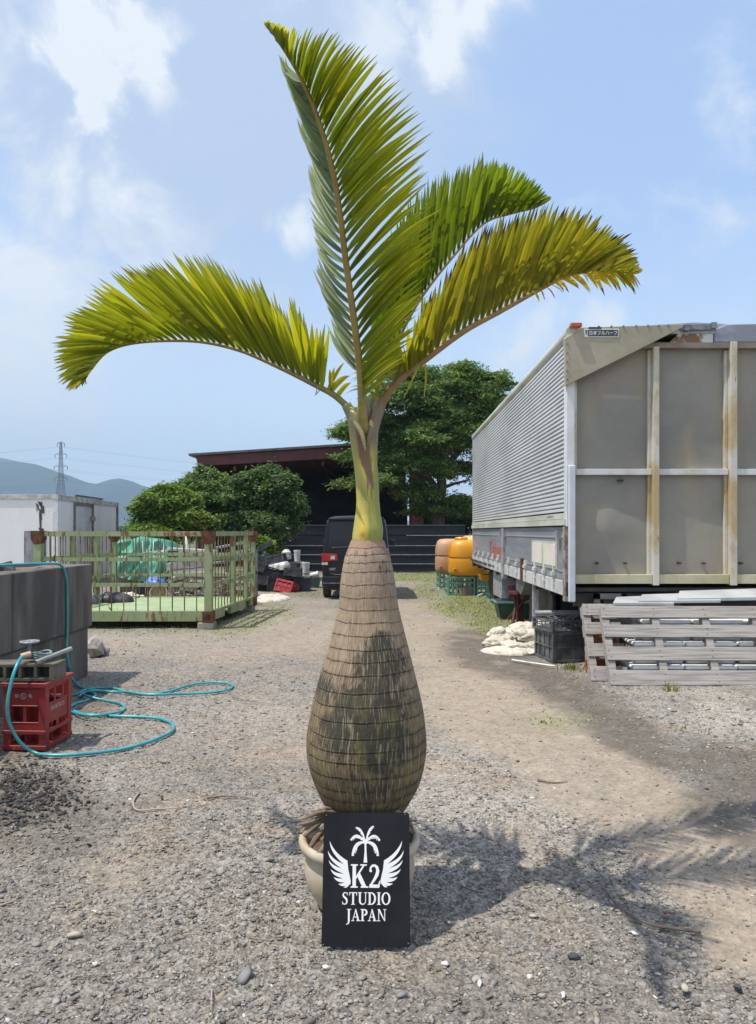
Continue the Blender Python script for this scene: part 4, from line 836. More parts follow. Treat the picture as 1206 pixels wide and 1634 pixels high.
def glyph(ch):
    T, q, s = .18, .075, .06
    if ch == 'I': return .36, [rect(.09, .03, .27, .97), rect(0, 0, .36, s), rect(0, 1 - s, .36, 1)]
    if ch == 'T': return .78, [rect(.3, .03, .48, .97), rect(.2, 0, .58, s), rect(.01, .93, .77, 1), ('p', [(.01, .93), (.01, .72), (.05, .72), (.11, .93)]), ('p', [(.77, .93), (.77, .72), (.73, .72), (.67, .93)])]
    if ch == 'U': return .88, [rect(.1, .3, .28, .97), rect(0, 1 - s, .38, 1), rect(.71, .3, .785, .97), rect(.6, 1 - s, .88, 1), st(arc(.468, .32, .28, .28, 180, 360), [T, T, T] + [.16, .15, .14, .13, .12, .11, .1, .1, .09, .09, .085] + [q] * 8)]
    if ch == 'D':
        a = arc(.3, .5, .41, .462, 90, -90, 25); w = [q + (T - q) * max(0, math.cos(R(90 - 180 * k / 24))) for k in range(25)]
        return .82, [rect(.1, .03, .28, .97), rect(0, 0, .32, .075), rect(0, .925, .32, 1), st(a, w)]
    if ch == 'O':
        a = arc(.43, .5, .345, .465, 0, 360, 41); w = [q + (T - q) * abs(math.cos(R(9 * k))) for k in range(41)]; return .86, [st(a, w)]
    if ch == 'S': return .62, [st([(.53, .74), (.5, .87), (.40, .955), (.28, .965), (.16, .91), (.115, .78), (.17, .655), (.3, .56), (.42, .465), (.48, .35), (.485, .22), (.42, .095), (.29, .035), (.16, .06), (.08, .15), (.06, .27)], [.05, .055, .07, .08, .12, .15, .17, .18, .18, .17, .15, .11, .08, .07, .055, .05]), rect(.505, .74, .55, .99), rect(.04, .01, .085, .27)]
    if ch == 'P':
        a = arc(.3, .725, .29, .238, 90, -90, 20); w = [q + (T - q) * max(0, math.cos(R(90 - 180 * k / 19))) for k in range(20)]
        return .68, [rect(.1, .03, .28, .97), rect(0, 0, .38, s), rect(0, .925, .32, 1), st(a, w)]
    if ch == 'J': return .48, [rect(.17, .02, .35, .97), rect(.06, 1 - s, .48, 1), st([(.26, .03), (.25, -.1), (.2, -.2), (.1, -.26), (.0, -.27)], [.18, .16, .12, .08, .07])]
    if ch == 'A': return .88, [st([(.13, .02), (.43, .98)], q), ('p', [(.36, 1), (.46, 1), (.79, .02), (.59, .02)]), rect(.22, .3, .62, .37), rect(0, 0, .28, s), rect(.5, 0, .88, s)]
    if ch == 'N': return .92, [rect(.12, .03, .195, .97), rect(.72, .03, .795, .97), ('p', [(.05, 1), (.26, 1), (.795, .02), (.72, .0)]), rect(0, 0, .31, s), rect(.6, 1 - s, .92, 1)]
    if ch == 'K': return .95, [rect(.1, .03, .29, .97), rect(0, 0, .39, s), rect(0, 1 - s, .39, 1), st([(.27, .40), (.72, .96)], .085), ('p', [(.34, .5), (.50, .64), (.88, .03), (.64, .03)]), rect(.52, 1 - s, .88, 1), rect(.55, 0, .97, s)]
    if ch == '2': return .68, [st([(.09, .70), (.12, .85), (.22, .945), (.35, .95), (.47, .87), (.51, .72), (.47, .56), (.35, .38), (.2, .2), (.1, .09)], [.1, .1, .1, .11, .15, .18, .18, .14, .1, .08]), rect(.05, 0, .6, .14), ('p', [(.6, 0), (.65, .3), (.6, .3), (.54, .14)]), ('p', arc(.125, .72, .075, .06, 0, 360, 14))]
def word(txt, zx0, zx1, zytop, zybot, name, gap=.08):
    F_ = Flat(); a, tp = SV(zx0, zytop); b_, bt_ = SV(zx1, zybot); ws = [glyph(c_)[0] for c_ in txt]; tot = sum(ws) + gap * (len(txt) - 1); sx = (b_ - a) / tot; sy_ = tp - bt_; x = 0
    for c_ in txt:
        w, gl = glyph(c_)
        for g in gl:
            if g[0] == 'p': F_.poly([(a + (x + u) * sx, bt_ + v * sy_) for u, v in g[1]])
            else:
                # widths in glyph units: build in unit space, then scale
                f2 = Flat(); f2.strip(g[1], g[2]); k0 = len(F_.m.v); F_.k += 1
                F_.m.add([(a + (x + p[0]) * sx, -.0003 - F_.k * .000012, bt_ + p[2] * sy_) for p in f2.m.v], f2.m.f)
        x += w + gap
    F_.m.build(name, mt_print, sign, world=False, fixn=False)
word('K2', 455, 684, 612, 780, 'lettering', .02); word('STUDIO', 391, 756, 812, 900, 'lettering'); word('JAPAN', 425, 726, 930, 1014, 'lettering', .03)
def bez(a, b, c_, n=14): return [((1 - t_) ** 2 * a[0] + 2 * t_ * (1 - t_) * b[0] + t_ * t_ * c_[0], (1 - t_) ** 2 * a[1] + 2 * t_ * (1 - t_) * b[1] + t_ * t_ * c_[1]) for t_ in [k / (n - 1) for k in range(n)]]
feath = [((291, 443), (325, 530), (430, 588), (293, 540), (430, 632)), ((279, 513), (308, 585), (430, 622), (284, 605), (433, 662)), ((287, 583), (318, 635), (432, 650), (299, 658), (438, 690)), ((302, 648), (340, 686), (436, 680), (322, 712), (442, 718)),
         ((327, 704), (362, 726), (440, 704), (352, 757), (448, 738)), ((362, 752), (398, 756), (444, 724), (394, 786), (456, 753)), ((402, 777), (428, 768), (448, 735), (432, 792), (454, 740))]
for mir in (0, 1):
    F_ = Flat()
    for tip, u1, e1, u2, e2 in feath:
        pts = bez(tip, u1, e1) + bez(e2, u2, tip)[:-1]
        if mir: pts = [(2 * 568.5 - a, b - 4) for a, b in pts]
        F_.poly([SV(*p) for p in pts])
    pts = [(425, 590), (432, 612), (436, 650), (446, 690), (456, 735), (452, 748), (430, 745), (422, 690), (415, 640), (412, 600)]
    if mir: pts = [(2 * 568.5 - a, b - 4) for a, b in pts]
    F_.poly([SV(*p) for p in pts]); F_.m.build('wing_emblem', mt_print, sign, world=False, fixn=False)
F_ = Flat(); F_.poly([SV(*p) for p in [(558, 455), (572, 455), (574, 520), (580, 600), (552, 600), (559, 520)]])
def pf(tip, ctrl, th, teeth=6):
    c0 = (565, 447); n_ = 2 * teeth + 1; up = bez(c0, ctrl, tip, n_); low = []
    for i in range(1, n_ - 1):
        t_ = i / (n_ - 1); a0, a = up[i - 1], up[i + 1]; d = (a[0] - a0[0], a[1] - a0[1]); L_ = math.hypot(*d) or 1; d = (d[0] / L_, d[1] / L_); q = (-d[1], d[0])
        if q[1] < 0: q = (-q[0], -q[1])
        w = th * math.sin(math.pi * min(1, t_ * .9 + .08)) ** .6 * (1.0 if i % 2 else .55); fw = w * (.75 if i % 2 else .2)
        low.append((up[i][0] + q[0] * w + d[0] * fw, up[i][1] + q[1] * w + d[1] * fw))
    F_.poly([SV(*p) for p in up + low[::-1]])
pf((490, 340), (548, 338), 25, 5); pf((627, 330), (580, 338), 25, 5); pf((447, 434), (498, 352), 36); pf((681, 437), (632, 352), 36); pf((460, 552), (468, 428), 42, 7); pf((669, 552), (662, 428), 42, 7)
F_.poly([SV(*p) for p in arc(565, 448, 22, 18, 0, 360, 14)]); F_.m.build('palm_emblem', mt_print, sign, world=False, fixn=False)
for zx, zy in ((262, 252), (870, 244), (257, 1178), (888, 1165)):
    a, b_ = SV(zx, zy); m = MB(); m.m = Matrix.Translation((a, -.0004, b_)) @ Matrix.Rotation(R(90), 4, 'X'); m.lathe([(.0016, 0), (.0016, .0006), (.0008, .0008)], n=12); m.build('rivet_hole', mt_galv, sign, world=False)
# ------------------------------------------------------------------ truck box
def text_into(mb, s, origin, ux, uy, height, width=None, bold=.0):
    """letters as flat shapes: origin lower left, ux/uy unit directions"""
    cu = bpy.data.curves.new('t', 'FONT'); cu.body = s; cu.size = 1.0; cu.offset = bold; cu.resolution_u = 3; o = bpy.data.objects.new('t', cu); col.objects.link(o)
    bpy.context.view_layer.update(); me = bpy.data.meshes.new_from_object(o.evaluated_get(bpy.context.evaluated_depsgraph_get()))
    bpy.data.objects.remove(o); vs = [v.co.copy() for v in me.vertices]; fs = [tuple(p.vertices) for p in me.polygons]; bpy.data.meshes.remove(me)
    if not vs: return
    x0 = min(v.x for v in vs); x1 = max(v.x for v in vs); y0 = min(v.y for v in vs); y1 = max(v.y for v in vs); sy = height / (y1 - y0); sx = width / (x1 - x0) if width else sy
    origin = Vector(origin); ux = Vector(ux); uy = Vector(uy); mb.add([origin + ux * ((v.x - x0) * sx) + uy * ((v.y - y0) * sy) for v in vs], fs)
YT = 7.7; XL = (905 - CX) / FPX * YT; YR = 16.2; XRr = (754 - CX) / FPX * YR
truck = thing('truck_box', 'large weathered aluminium wing-sided truck box with brown stained front panels', 'truck body', (XL, YT, 0))
mt_alu = M('ribbed_aluminium', (.60, .605, .60), (.50, .51, .51), scale=1.5, stretch=(1, .3, 1), rough=.38, metal=.25, bump=.08, bscale=20, c3=(.50, .50, .40), s3=2, lo3=.6, hi3=.8)
mt_panel = M('brown_film_panel', (.305, .292, .255), (.245, .237, .212), scale=1.1, stretch=(1, 1, 1), lo=.35, hi=.65, rough=.55, spec=.15, bump=.25, bscale=5, c3=(.35, .30, .22), s3=1.6, lo3=.45, hi3=.75, st3=(1.6, 1, .5), dist=.03, fine=.1)
mt_post = M('stained_frame_post', (.56, .54, .48), (.43, .33, .18), scale=2.4, stretch=(1, 1, .6), lo=.42, hi=.6, rough=.55, c3=(.2, .09, .04), s3=10, st3=(2, 2, .5), lo3=.64, hi3=.72, bump=.15)
mt_mid = M('pale_grey_rail', (.62, .62, .62), (.48, .46, .40), scale=2, rough=.45, c3=(.25, .2, .13), s3=8, lo3=.66, hi3=.76)
mt_bot = M('yellowed_rail', (.50, .47, .33), (.38, .34, .19), scale=2, stretch=(1, 1, 1), lo=.4, hi=.65, rough=.5, c3=(.62, .62, .6), s3=1.5, lo3=.55, hi3=.7)
mt_gus = M('tan_gusset', (.40, .36, .27), (.33, .30, .22), scale=1.6, rough=.5, spec=.25, c3=(.42, .43, .46), s3=2.2, lo3=.6, hi3=.75, bump=.06, bscale=12, metal=.1)
mt_gate = M('grey_gate_panel', (.20, .215, .24), (.26, .275, .3), scale=3, stretch=(1, .25, 2), rough=.45, c3=(.5, .5, .5), s3=6, st3=(1, .3, 3), lo3=.68, hi3=.76, bump=.1)
mt_lightrail = M('light_green_grey_rail', (.52, .53, .46), (.40, .41, .33), scale=3, stretch=(1, .3, 1), rough=.5, c3=(.25, .24, .17), s3=6, lo3=.68, hi3=.78)
mt_chas = M('chassis_black', (.045, .043, .042), (.08, .06, .045), scale=5, rough=.8, bump=.3)
def T(px, py, y=YT): return W(px, py, YT) if y == YT else W(px, py, y)
def sx_(y): return XL + (XRr - XL) * (y - YT) / (YR - YT)      # x of the long side at depth y
zt0 = 3.55
# ribbed wing side
m = MB(); n = 37; z0, z1 = 1.66, 3.44; pr = []
for k in range(n):
    a = z0 + (z1 - z0) * k / n; b = z0 + (z1 - z0) * (k + 1) / n; h_ = b - a
    pr += [(-.0, a), (-.017, a + h_ * .12), (-.012, a + h_ * .62), (.006, a + h_ * .88)]
vs = []
for y in (YT + .08, YR):
    for dx_, z in pr: vs.append((sx_(y) + dx_ + .012, y, z))
K = len(pr); m.add(vs, [(i, i + 1, K + i + 1, K + i) for i in range(K - 1)]); m.build('wing_side', mt_alu, truck)
m = MB(); m.tube([(sx_(YT) + .05, YT - .02, zt0 - .04), (sx_(YR) + .05, YR, zt0 - .04)], .075, 12); m.build('top_rail', mt_lightrail, truck, smooth='auto')
m = MB(); m.prism([(sx_(YT) - .012, YT - .005, 1.645), (sx_(YR) - .012, YR, 1.645), (sx_(YR) - .012, YR, 1.585), (sx_(YT) - .012, YT - .005, 1.585)], (.05, 0, 0)); m.prism([(sx_(YT) - .03, YT - .005, 1.58), (sx_(YR) - .03, YR, 1.58), (sx_(YR) - .03, YR, 1.515), (sx_(YT) - .03, YT - .005, 1.515)], (.06, 0, 0)); m.build('lower_wing_rail', mt_lightrail, truck)
MB().box((sx_(YT) - .016, YT - .02, 1.5), (sx_(YT) + .075, YT + .085, 3.5)).build('corner_post', M('white_alu_post', (.68, .69, .70), (.58, .59, .58), scale=2, rough=.4, c3=(.45, .44, .3), s3=2, lo3=.62, hi3=.8), truck, bevel=.008)
MB().box((sx_(YR), YR, .9), (sx_(YR) + .08, YR + .03, 3.5)).build('rear_corner_post', mt_lightrail, truck)
XR = XL + 2.46
m = MB(); m.prism([(XL + .04, YT + .3, zt0 - .05), (XR, YT + .3, zt0 - .05), (XR, YR, zt0 - .05), (XRr + .04, YR, zt0 - .05)], (0, 0, .05)); m.prism([(XL + .1, YT, zt0), ((XL + XR) / 2 + .1, YT, zt0 + .075), (XR, YT, zt0 + .02), (XR, YT, zt0 - .04), (XL + .1, YT, zt0 - .04)], (0, YR - YT, 0)); m.build('roof', M('roof_sheet', (.4, .41, .43), (.3, .3, .31), scale=3, rough=.4), truck)
MB().box((XRr + .02, YR - .02, .9), (XR, YR + .03, zt0 - .05)).build('rear_doors', mt_white, truck)
MB().box((XR - .03, YT + .1, .8), (XR, YR, zt0 - .05)).build('far_side', mt_alu, truck)
# front face: recessed panels between posts
cols_x = [XL + .07, T(1043, 0).x, T(1166, 0).x, T(1290, 0).x]
zr = {'bot': T(0, 925).z, 'mid': T(0, 752.5).z, 'top': T(0, 549).z}
for i in range(3):
    for (a, b) in (('bot', 'mid'), ('mid', 'top')):
        # each pressed sheet bulges and buckles a little
        nu, nv = 26, 26; pts = []; xa_, xb_ = cols_x[i], cols_x[i + 1]
        for u in range(nu):
            for v in range(nv):
                x = xa_ + (xb_ - xa_) * u / (nu - 1); z = zr[a] + (zr[b] - zr[a]) * v / (nv - 1); e = math.sin(math.pi * u / (nu - 1)) * math.sin(math.pi * v / (nv - 1))
                wv = (float(fbm(x * 1.3 + i, z * 1.3, 3, 50)) - .5) * .07 + (float(fbm(x * 2.5, z * 9, 3, 51)) - .5) * .03 * max(0, 1 - v / nv * 3.5)
                pts.append((x, YT + .085 - e * (.012 + wv), z))
        m = MB(); m.grid(pts, nu, nv); m.build('front_panel', mt_panel, truck, smooth=True)
for i, px in enumerate((1046, 1169.5, 1290)):
    x = T(px, 0).x; w = (.062, .07, .06)[i]; m = MB(); m.box((x - w / 2, YT - .025, T(0, 934).z), (x + w / 2, YT + .08, zr['top'] + (.02 if i else -.03))); m.box((x - w / 2 - .035, YT + .04, zr['bot']), (x - w / 2, YT + .084, zr['top'] - .05)); m.build('front_post', mt_post, truck, bevel=.004)
m = MB(); m.box((XL + .075, YT - .0, T(0, 757).z), (XL + .1, YT + .08, zr['top'] - .3)); m.build('left_edge_post', mt_post, truck)
xs_ = [XL + .078, T(1041, 0).x, T(1051.5, 0).x, T(1163.5, 0).x, T(1175.5, 0).x, T(1285, 0).x]
for i in range(3):
    MB().box((xs_[2 * i], YT + .015, T(0, 757.5).z), (xs_[2 * i + 1], YT + .083, T(0, 748).z)).build('middle_rail', mt_mid, truck, bevel=.003)
    MB().box((xs_[2 * i], YT - .005, T(0, 931.5).z), (xs_[2 * i + 1], YT + .083, T(0, 917).z)).build('bottom_rail', mt_bot, truck, bevel=.003)
MB().box((XL + .6, YT - .0, T(0, 555).z), (XR, YT + .083, T(0, 546.5).z)).build('upper_rail', M('rusty_upper_rail', (.30, .25, .2), (.22, .16, .11), scale=4, rough=.6), truck)
g = [T(898, 543), T(925, 525.5), T(1085, 520.5), T(1086, 524.5), T(1010, 563), T(899.5, 617.5)]
MB().prism([(p.x, YT - .07, p.z) for p in g], (0, .06, 0)).build('gusset_plate', mt_gus, truck, bevel=.003)
m = MB()
for px in (921, 952, 972, 991, 1011, 1030, 1047, 1062): m.cbox((T(px, 0).x, YT - .074, T(0, 523.5 + (925 - px) * .02 + 1.5).z), (.018, .01, .018))
for py in (551, 566, 580, 594, 608): m.cbox((T(902.5, 0).x, YT - .074, T(0, py).z), (.014, .01, .014))
m.build('rivets', mt_steel, truck)
for px in (955, 1000, 1087, 1126, 1186): MB().cbox((T(px, 0).x, YT + .05, T(0, 899).z), (.022, .06, .02)).build('bolt', mt_chas, truck)
MB().cbox((T(993, 0).x, YT + .06, T(0, 766).z), (.06, .03, .018)).build('bolt', mt_chas, truck)
m = MB(); a, b = T(906, 519.5), T(924, 526.5); m.box((a.x, YT - .12, b.z), (b.x, YT - .04, a.z)); m.build('marker_lamp', M('orange_lens', (.45, .10, .025), (.3, .07, .02), rough=.3), truck, bevel=.008)
a, b = T(929, 527.5), T(983.5, 541); lp = MB().box((a.x, YT - .076, b.z), (b.x, YT - .071, a.z)).build('maker_plate', M('label_white', (.7, .7, .68), rough=.5), truck)
m = MB(); a2, b2 = T(934.5, 529.5), T(982, 539.5); m.box((a2.x, YT - .079, b2.z), (b2.x, YT - .0765, a2.z)); a3, b3 = T(936, 525), T(956, 528.2); m.box((a3.x, YT - .079, b3.z), (b3.x, YT - .0715, a3.z)); m.build('plate_field', M('label_dark', (.045, .05, .06), rough=.5), lp)
m = MB(); text_into(m, '日本フルハーフ', (T(937, 0).x, YT - .0796, T(0, 537.8).z), (1, 0, 0), (0, 0, 1), .045, .285, .012); m.build('lettering', M('label_letters', (.72, .72, .7), rough=.5, bump=0, fine=0), lp, fixn=False)
m = MB(); a = T(930.5, 530); m.prism([(a.x, YT - .0785, a.z), (a.x + .02, YT - .0785, a.z), (a.x + .012, YT - .0785, a.z - .05), (a.x + .006, YT - .0785, a.z - .05)], (0, .001, 0)); m.build('logo_mark', mt_black, lp)
m = MB(); q = [T(1068, 547.0), T(1086, 529), T(1139, 525), T(1138, 547)]; m.prism([(p.x, YT + .01, p.z) for p in q], (0, .05, 0)); m.build('rusted_header', M('peeling_header', (.62, .62, .60), (.22, .12, .06), scale=5, lo=.45, hi=.55, rough=.7, c3=(.1, .08, .06), s3=12, bump=.3), truck)
m = MB(); q = [T(1084, 527.5), T(1084, 521), T(1130, 518.5), T(1140, 519), T(1139, 527)]; m.prism([(p.x, YT - .03, p.z) for p in q], (0, .12, 0)); m.tube([T(1088, 521, YT), T(1128, 519.5, YT)], .02, 8); m.cbox(tuple(T(1093, 525)), (.05, .12, .06)); m.cbox(tuple(T(1136, 521)), (.05, .12, .06)); m.build('hinge_cover', mt_steel, truck)
q = [T(1140, 546.5), T(1140, 526), T(1158, 517.5), T(1210, 516.5), T(1300, 517), T(1300, 546.5)]
MB().prism([(p.x, YT - .01, p.z) for p in q], (0, .09, 0)).build('roof_fairing', M('violet_grey_sheet', (.30, .32, .40), (.22, .23, .27), scale=1.3, stretch=(1, 1, 2), lo=.45, hi=.55, rough=.35), truck, bevel=.01)
MB().box((T(905, 0).x + .0, YT - .075, T(0, 960).z), (T(915.5, 0).x, YT - .022, T(0, 743).z)).build('corner_guard', M('pale_blue_guard', (.56, .60, .66), (.50, .53, .58), scale=3, rough=.4), truck, bevel=.01)
# drop gates on the long side
def side_piece(mb, y0, y1, z0, z1, proud, th=.03): mb.prism([(sx_(y0) - proud, y0, z0), (sx_(y1) - proud, y1, z0), (sx_(y1) - proud, y1, z1), (sx_(y0) - proud, y0, z1)], (th, 0, 0)); return mb
gates = []
for (a, b) in ((YT + .1, 11.72), (12.0, YR - .02)):
    g_ = side_piece(MB(), a, b, .93, 1.50, .0).build('side_gate', mt_gate, truck, bevel=.004); gates.append(g_)
    m = MB(); side_piece(m, a, b, 1.38, 1.40, .008, .01); side_piece(m, a, b, 1.02, 1.035, .008, .01); m.build('gate_rib', M('gate_rib', (.3, .31, .33), rough=.5), g_)
side_piece(MB(), YT - .0, YR, .77, .925, .012, .05).build('side_sill', M('pale_sill', (.55, .56, .55), (.42, .42, .40), scale=4, rough=.5, c3=(.25, .2, .14), s3=9, lo3=.66, hi3=.76), truck, bevel=.004)
m = side_piece(MB(), 11.76, 11.96, .70, 1.5, .03, .08); m.build('centre_stake', mt_galv, truck)
m = side_piece(MB(), YT + .0, YT + .09, .72, 1.5, .025, .1); m.build('front_stake', M('rusty_stake', (.3, .28, .25), (.16, .1, .06), scale=10, rough=.7), truck)
for y in [8.25, 8.75, 9.3, 9.95, 10.6, 11.3, 12.4, 13.0, 13.6, 14.3, 15.0, 15.7]:
    m = side_piece(MB(), y - .03, y + .03, .86, 1.06, .03, .03); side_piece(m, y - .05, y + .05, .96, 1.0, .045, .03); side_piece(m, y - .015, y + .015, .80, .88, .035, .02); m.build('gate_latch', mt_whitep, truck)
for y, s in ((11.66, 1), (12.06, 1), (YT + .3, 1)):
    m = side_piece(MB(), y - .05, y + .05, 1.36, 1.46, .05, .05); m.build('gate_lock', mt_galv, truck)
m = side_piece(MB(), 10.15, 10.22, .78, 1.08, .04, .04); m.build('rope_hook_bar', mt_rust, truck)
wf = side_piece(MB(), 8.12, 9.52, 1.035, 1.335, .014, .02).build('reflector_frame', mt_lightrail, gates[0])
m = MB(); side_piece(m, 8.17, 8.78, 1.065, 1.305, .022, .01); side_piece(m, 8.86, 9.47, 1.065, 1.305, .022, .01); m.build('cream_plate', M('cream_plate', (.72, .70, .62), (.66, .62, .48), scale=2, rough=.4, c3=(.4, .33, .16), s3=5, lo3=.66, hi3=.8), wf)
m = MB(); text_into(m, 'Casiness', (sx_(13.45) - .012, 13.45, 1.0), (-.012, -1, 0), (0, 0, 1), .31, 1.4, .0); m.build('lettering', M('orange_letters', (.62, .11, .06), rough=.5, bump=0), gates[1], fixn=False)
m = MB(); text_into(m, 'FRUEHAUF', (sx_(8.6) - .016, 8.6, 1.60), (0, -1, 0), (0, 0, 1), .03, .42); m.build('small_lettering', mt_chas, truck, fixn=False)
# chassis
m = MB()
for x in (XL + .75, XL + 1.6): m.box((x, YT + .15, .50), (x + .09, YR, .78))
for y in np.arange(YT + .3, YR, .8): m.box((XL + .08, y, .70), (XR - .1, y + .08, .80))
m.box((XL + .1, YT + .1, .66), (XR, YT + .16, .80)); m.build('chassis', mt_chas, truck)
m = MB(); m.box((XL + .05, YT + .05, .82), (XR, YR, .86)); m.build('floor', mt_chas, truck)
m = MB(); m.box((XL + .28, YT - .01, .60), (XL + .34, YT + .03, .80)); m.box((XL + .28, YT - .01, .745), (XL + .62, YT + .03, .8)); m.box((XL + .56, YT - .01, .60), (XL + .62, YT + .03, .80)); m.box((XL + .4, YT + .05, .68), (XL + 1.2, YT + .09, .75)); m.build('front_bracket', M('bracket_steel', (.12, .12, .12), (.2, .17, .14), rough=.6), truck)
m = MB(); m.box((XL + .2, 9.2, .05), (XL + .24, 10.6, .76)); m.build('mud_guard', mt_black, truck)
MB().box((XL + .13, 12.6, .3), (XL + .5, 13.5, .78)).build('tool_box', mt_galv, truck, bevel=.01)
m = MB(); m.prism([(XL + .06, 10.2, .77), (XL + .06, 10.9, .77), (XL + .06, 10.9, .6), (XL + .06, 10.5, .55)], (.5, 0, 0)); m.build('bracket_plate', mt_steel, truck)
for (x, y) in ((XL + .3, 9.7), (XL + 1.75, 9.7), (XL + .3, 14.9), (XL + 1.75, 14.9)):
    m = MB(); m.m = Matrix.Translation((x, y, .46)) @ Matrix.Rotation(R(90), 4, 'Y'); m.lathe([(.2, 0), (.3, .01), (.44, .02), (.46, .05), (.46, .2), (.44, .24), (.3, .25), (.2, .25)], n=32); m.build('wheel', mt_rubber, truck, smooth='auto')
MB().box((XL + .05, 9.62, .03), (XL + .12, 9.7, .8)).build('support_post', mt_galv, truck)

# stand with dark red legs under the box
t = thing('trailer_jack', 'dark red steel jack stand holding up the truck box beside the white sack', 'jack stand', (2.3, 11.3, 0))
mt_jack = M('dark_red_steel', (.10, .022, .018), (.05, .018, .014), scale=9, rough=.7, bump=.2)
m = MB()
for x, y in ((2.14, 11.35), (2.34, 11.2), (2.46, 11.2)):
    m.box((x, y, .04), (x + .1, y + .1, .52)); m.box((x - .05, y - .05, .0), (x + .15, y + .15, .045)); 
m.build('leg', mt_jack, t)
m = MB(); m.tube([(2.02, 11.1, .06), (2.08, 11.2, .3), (2.1, 11.3, .52)], .025, 6); m.bar((1.98, 11.3, .60), (2.56, 11.25, .58), .07); m.bar((2.0, 11.4, .1), (2.3, 11.2, .5), .035); m.bar((2.3, 11.15, .1), (2.42, 11.15, .5), .03); m.build('brace', mt_jack, t)
m = MB(); m.box((2.18, 11.1, .42), (2.5, 11.5, .62)); m.tube([(1.98, 11.2, .5), (2.12, 11.2, .5)], .05, 8); m.build('gearbox', mt_jack, t)

# ------------------------------------------------------------------ crates (library)
def crate_mb(w, d, h, nx=5, nd=4, nz=3, th=.012, rim=.03, closed=.0, base=True):
    """openwork crate standing at the origin, corner (0,0) to (w,d)"""
    m = MB(); c_ = .035
    for x in (0, w - c_):
        for y in (0, d - c_): m.box((x, y, 0), (x + c_, y + c_, h))
    for z0, z1 in [(0, rim), (h - rim, h)] + [(h * k / nz - th / 2, h * k / nz + th / 2) for k in range(1, nz)]:
        e = .004 if z1 == h else .0
        m.box((c_, -e, z0), (w - c_, th, z1)); m.box((c_, d - th, z0), (w - c_, d + e, z1)); m.box((-e, c_, z0), (th, d - c_, z1)); m.box((w - th, c_, z0), (w + e, d - c_, z1))
    for k in range(1, nx):
        x = w * k / nx; m.box((x - th / 2, .003, rim), (x + th / 2, th - .002, h - rim)); m.box((x - th / 2, d - th + .002, rim), (x + th / 2, d - .003, h - rim))
    for k in range(1, nd):
        y = d * k / nd; m.box((.003, y - th / 2, rim), (th - .002, y + th / 2, h - rim)); m.box((w - th + .002, y - th / 2, rim), (w - .003, y + th / 2, h - rim))
    if closed:
        m.box((.016, .016, rim), (w - .016, .02, h * closed)); m.box((.016, d - .02, rim), (w - .016, d - .016, h * closed)); m.box((.016, .021, rim), (.02, d - .021, h * closed)); m.box((w - .02, .021, rim), (w - .016, d - .021, h * closed))
    if base: m.box((.013, .013, .012), (w - .013, d - .013, .02))
    return m
def crate(name, label, cat, loc, rot, size, mat, group=None, **kw):
    o = crate_mb(*size, **kw).build(name, mat, None); o.location = loc; o.rotation_euler = rot; tagit(o, label, cat, group); return o

# black crates with hose scraps by the pallets
ck = thing('black_crate', 'black slatted harvest crate on the ground next to the grey pallets', 'crate', (1.93, 8.15, 0))
m = crate_mb(.50, .5, .33, 4, 4, 2, th=.014, closed=.9); m.m = Matrix.Identity(4); m.build('crate_body', mt_blackgrey, ck, world=False, bevel=.002); ck.rotation_euler = (0, 0, R(12))
c2 = thing('black_crate', 'shallow black crate heaped with tangled tubing, stacked on the harvest crate', 'crate', (1.92, 8.14, .332)); c2.rotation_euler = (0, 0, R(14))
crate_mb(.52, .5, .13, 9, 8, 2, th=.01, closed=.0, rim=.02).build('crate_body', mt_blackgrey, c2, world=False, bevel=.002)
t = thing('tubing_scraps', 'tangle of black irrigation tubing heaped in the upper black crate', 'tubing', (2.13, 8.42, .42)); m = MB(); rr_ = random.Random(4)
for k in range(46):
    x = 2.13 + rr_.uniform(-.2, .2); y = 8.42 + rr_.uniform(-.2, .2); a = rr_.uniform(0, 6.28); l = rr_.uniform(.05, .12); z = .41 + rr_.uniform(0, .06)
    m.tube([(x - math.cos(a) * l, y - math.sin(a) * l, z + rr_.uniform(-.02, .03)), (x, y, z + .02), (x + math.cos(a) * l, y + math.sin(a) * l, z + rr_.uniform(-.02, .03))], .007, 5)
m.build('tubes', mt_blackgrey, t)
t = MB().tube([(1.9, 8.95, .46), (2.55, 8.9, .47)], .035, 12).build('grey_pipe', mt_galv, None, smooth='auto'); tagit(t, 'short grey pipe lying behind the black crates', 'pipe')

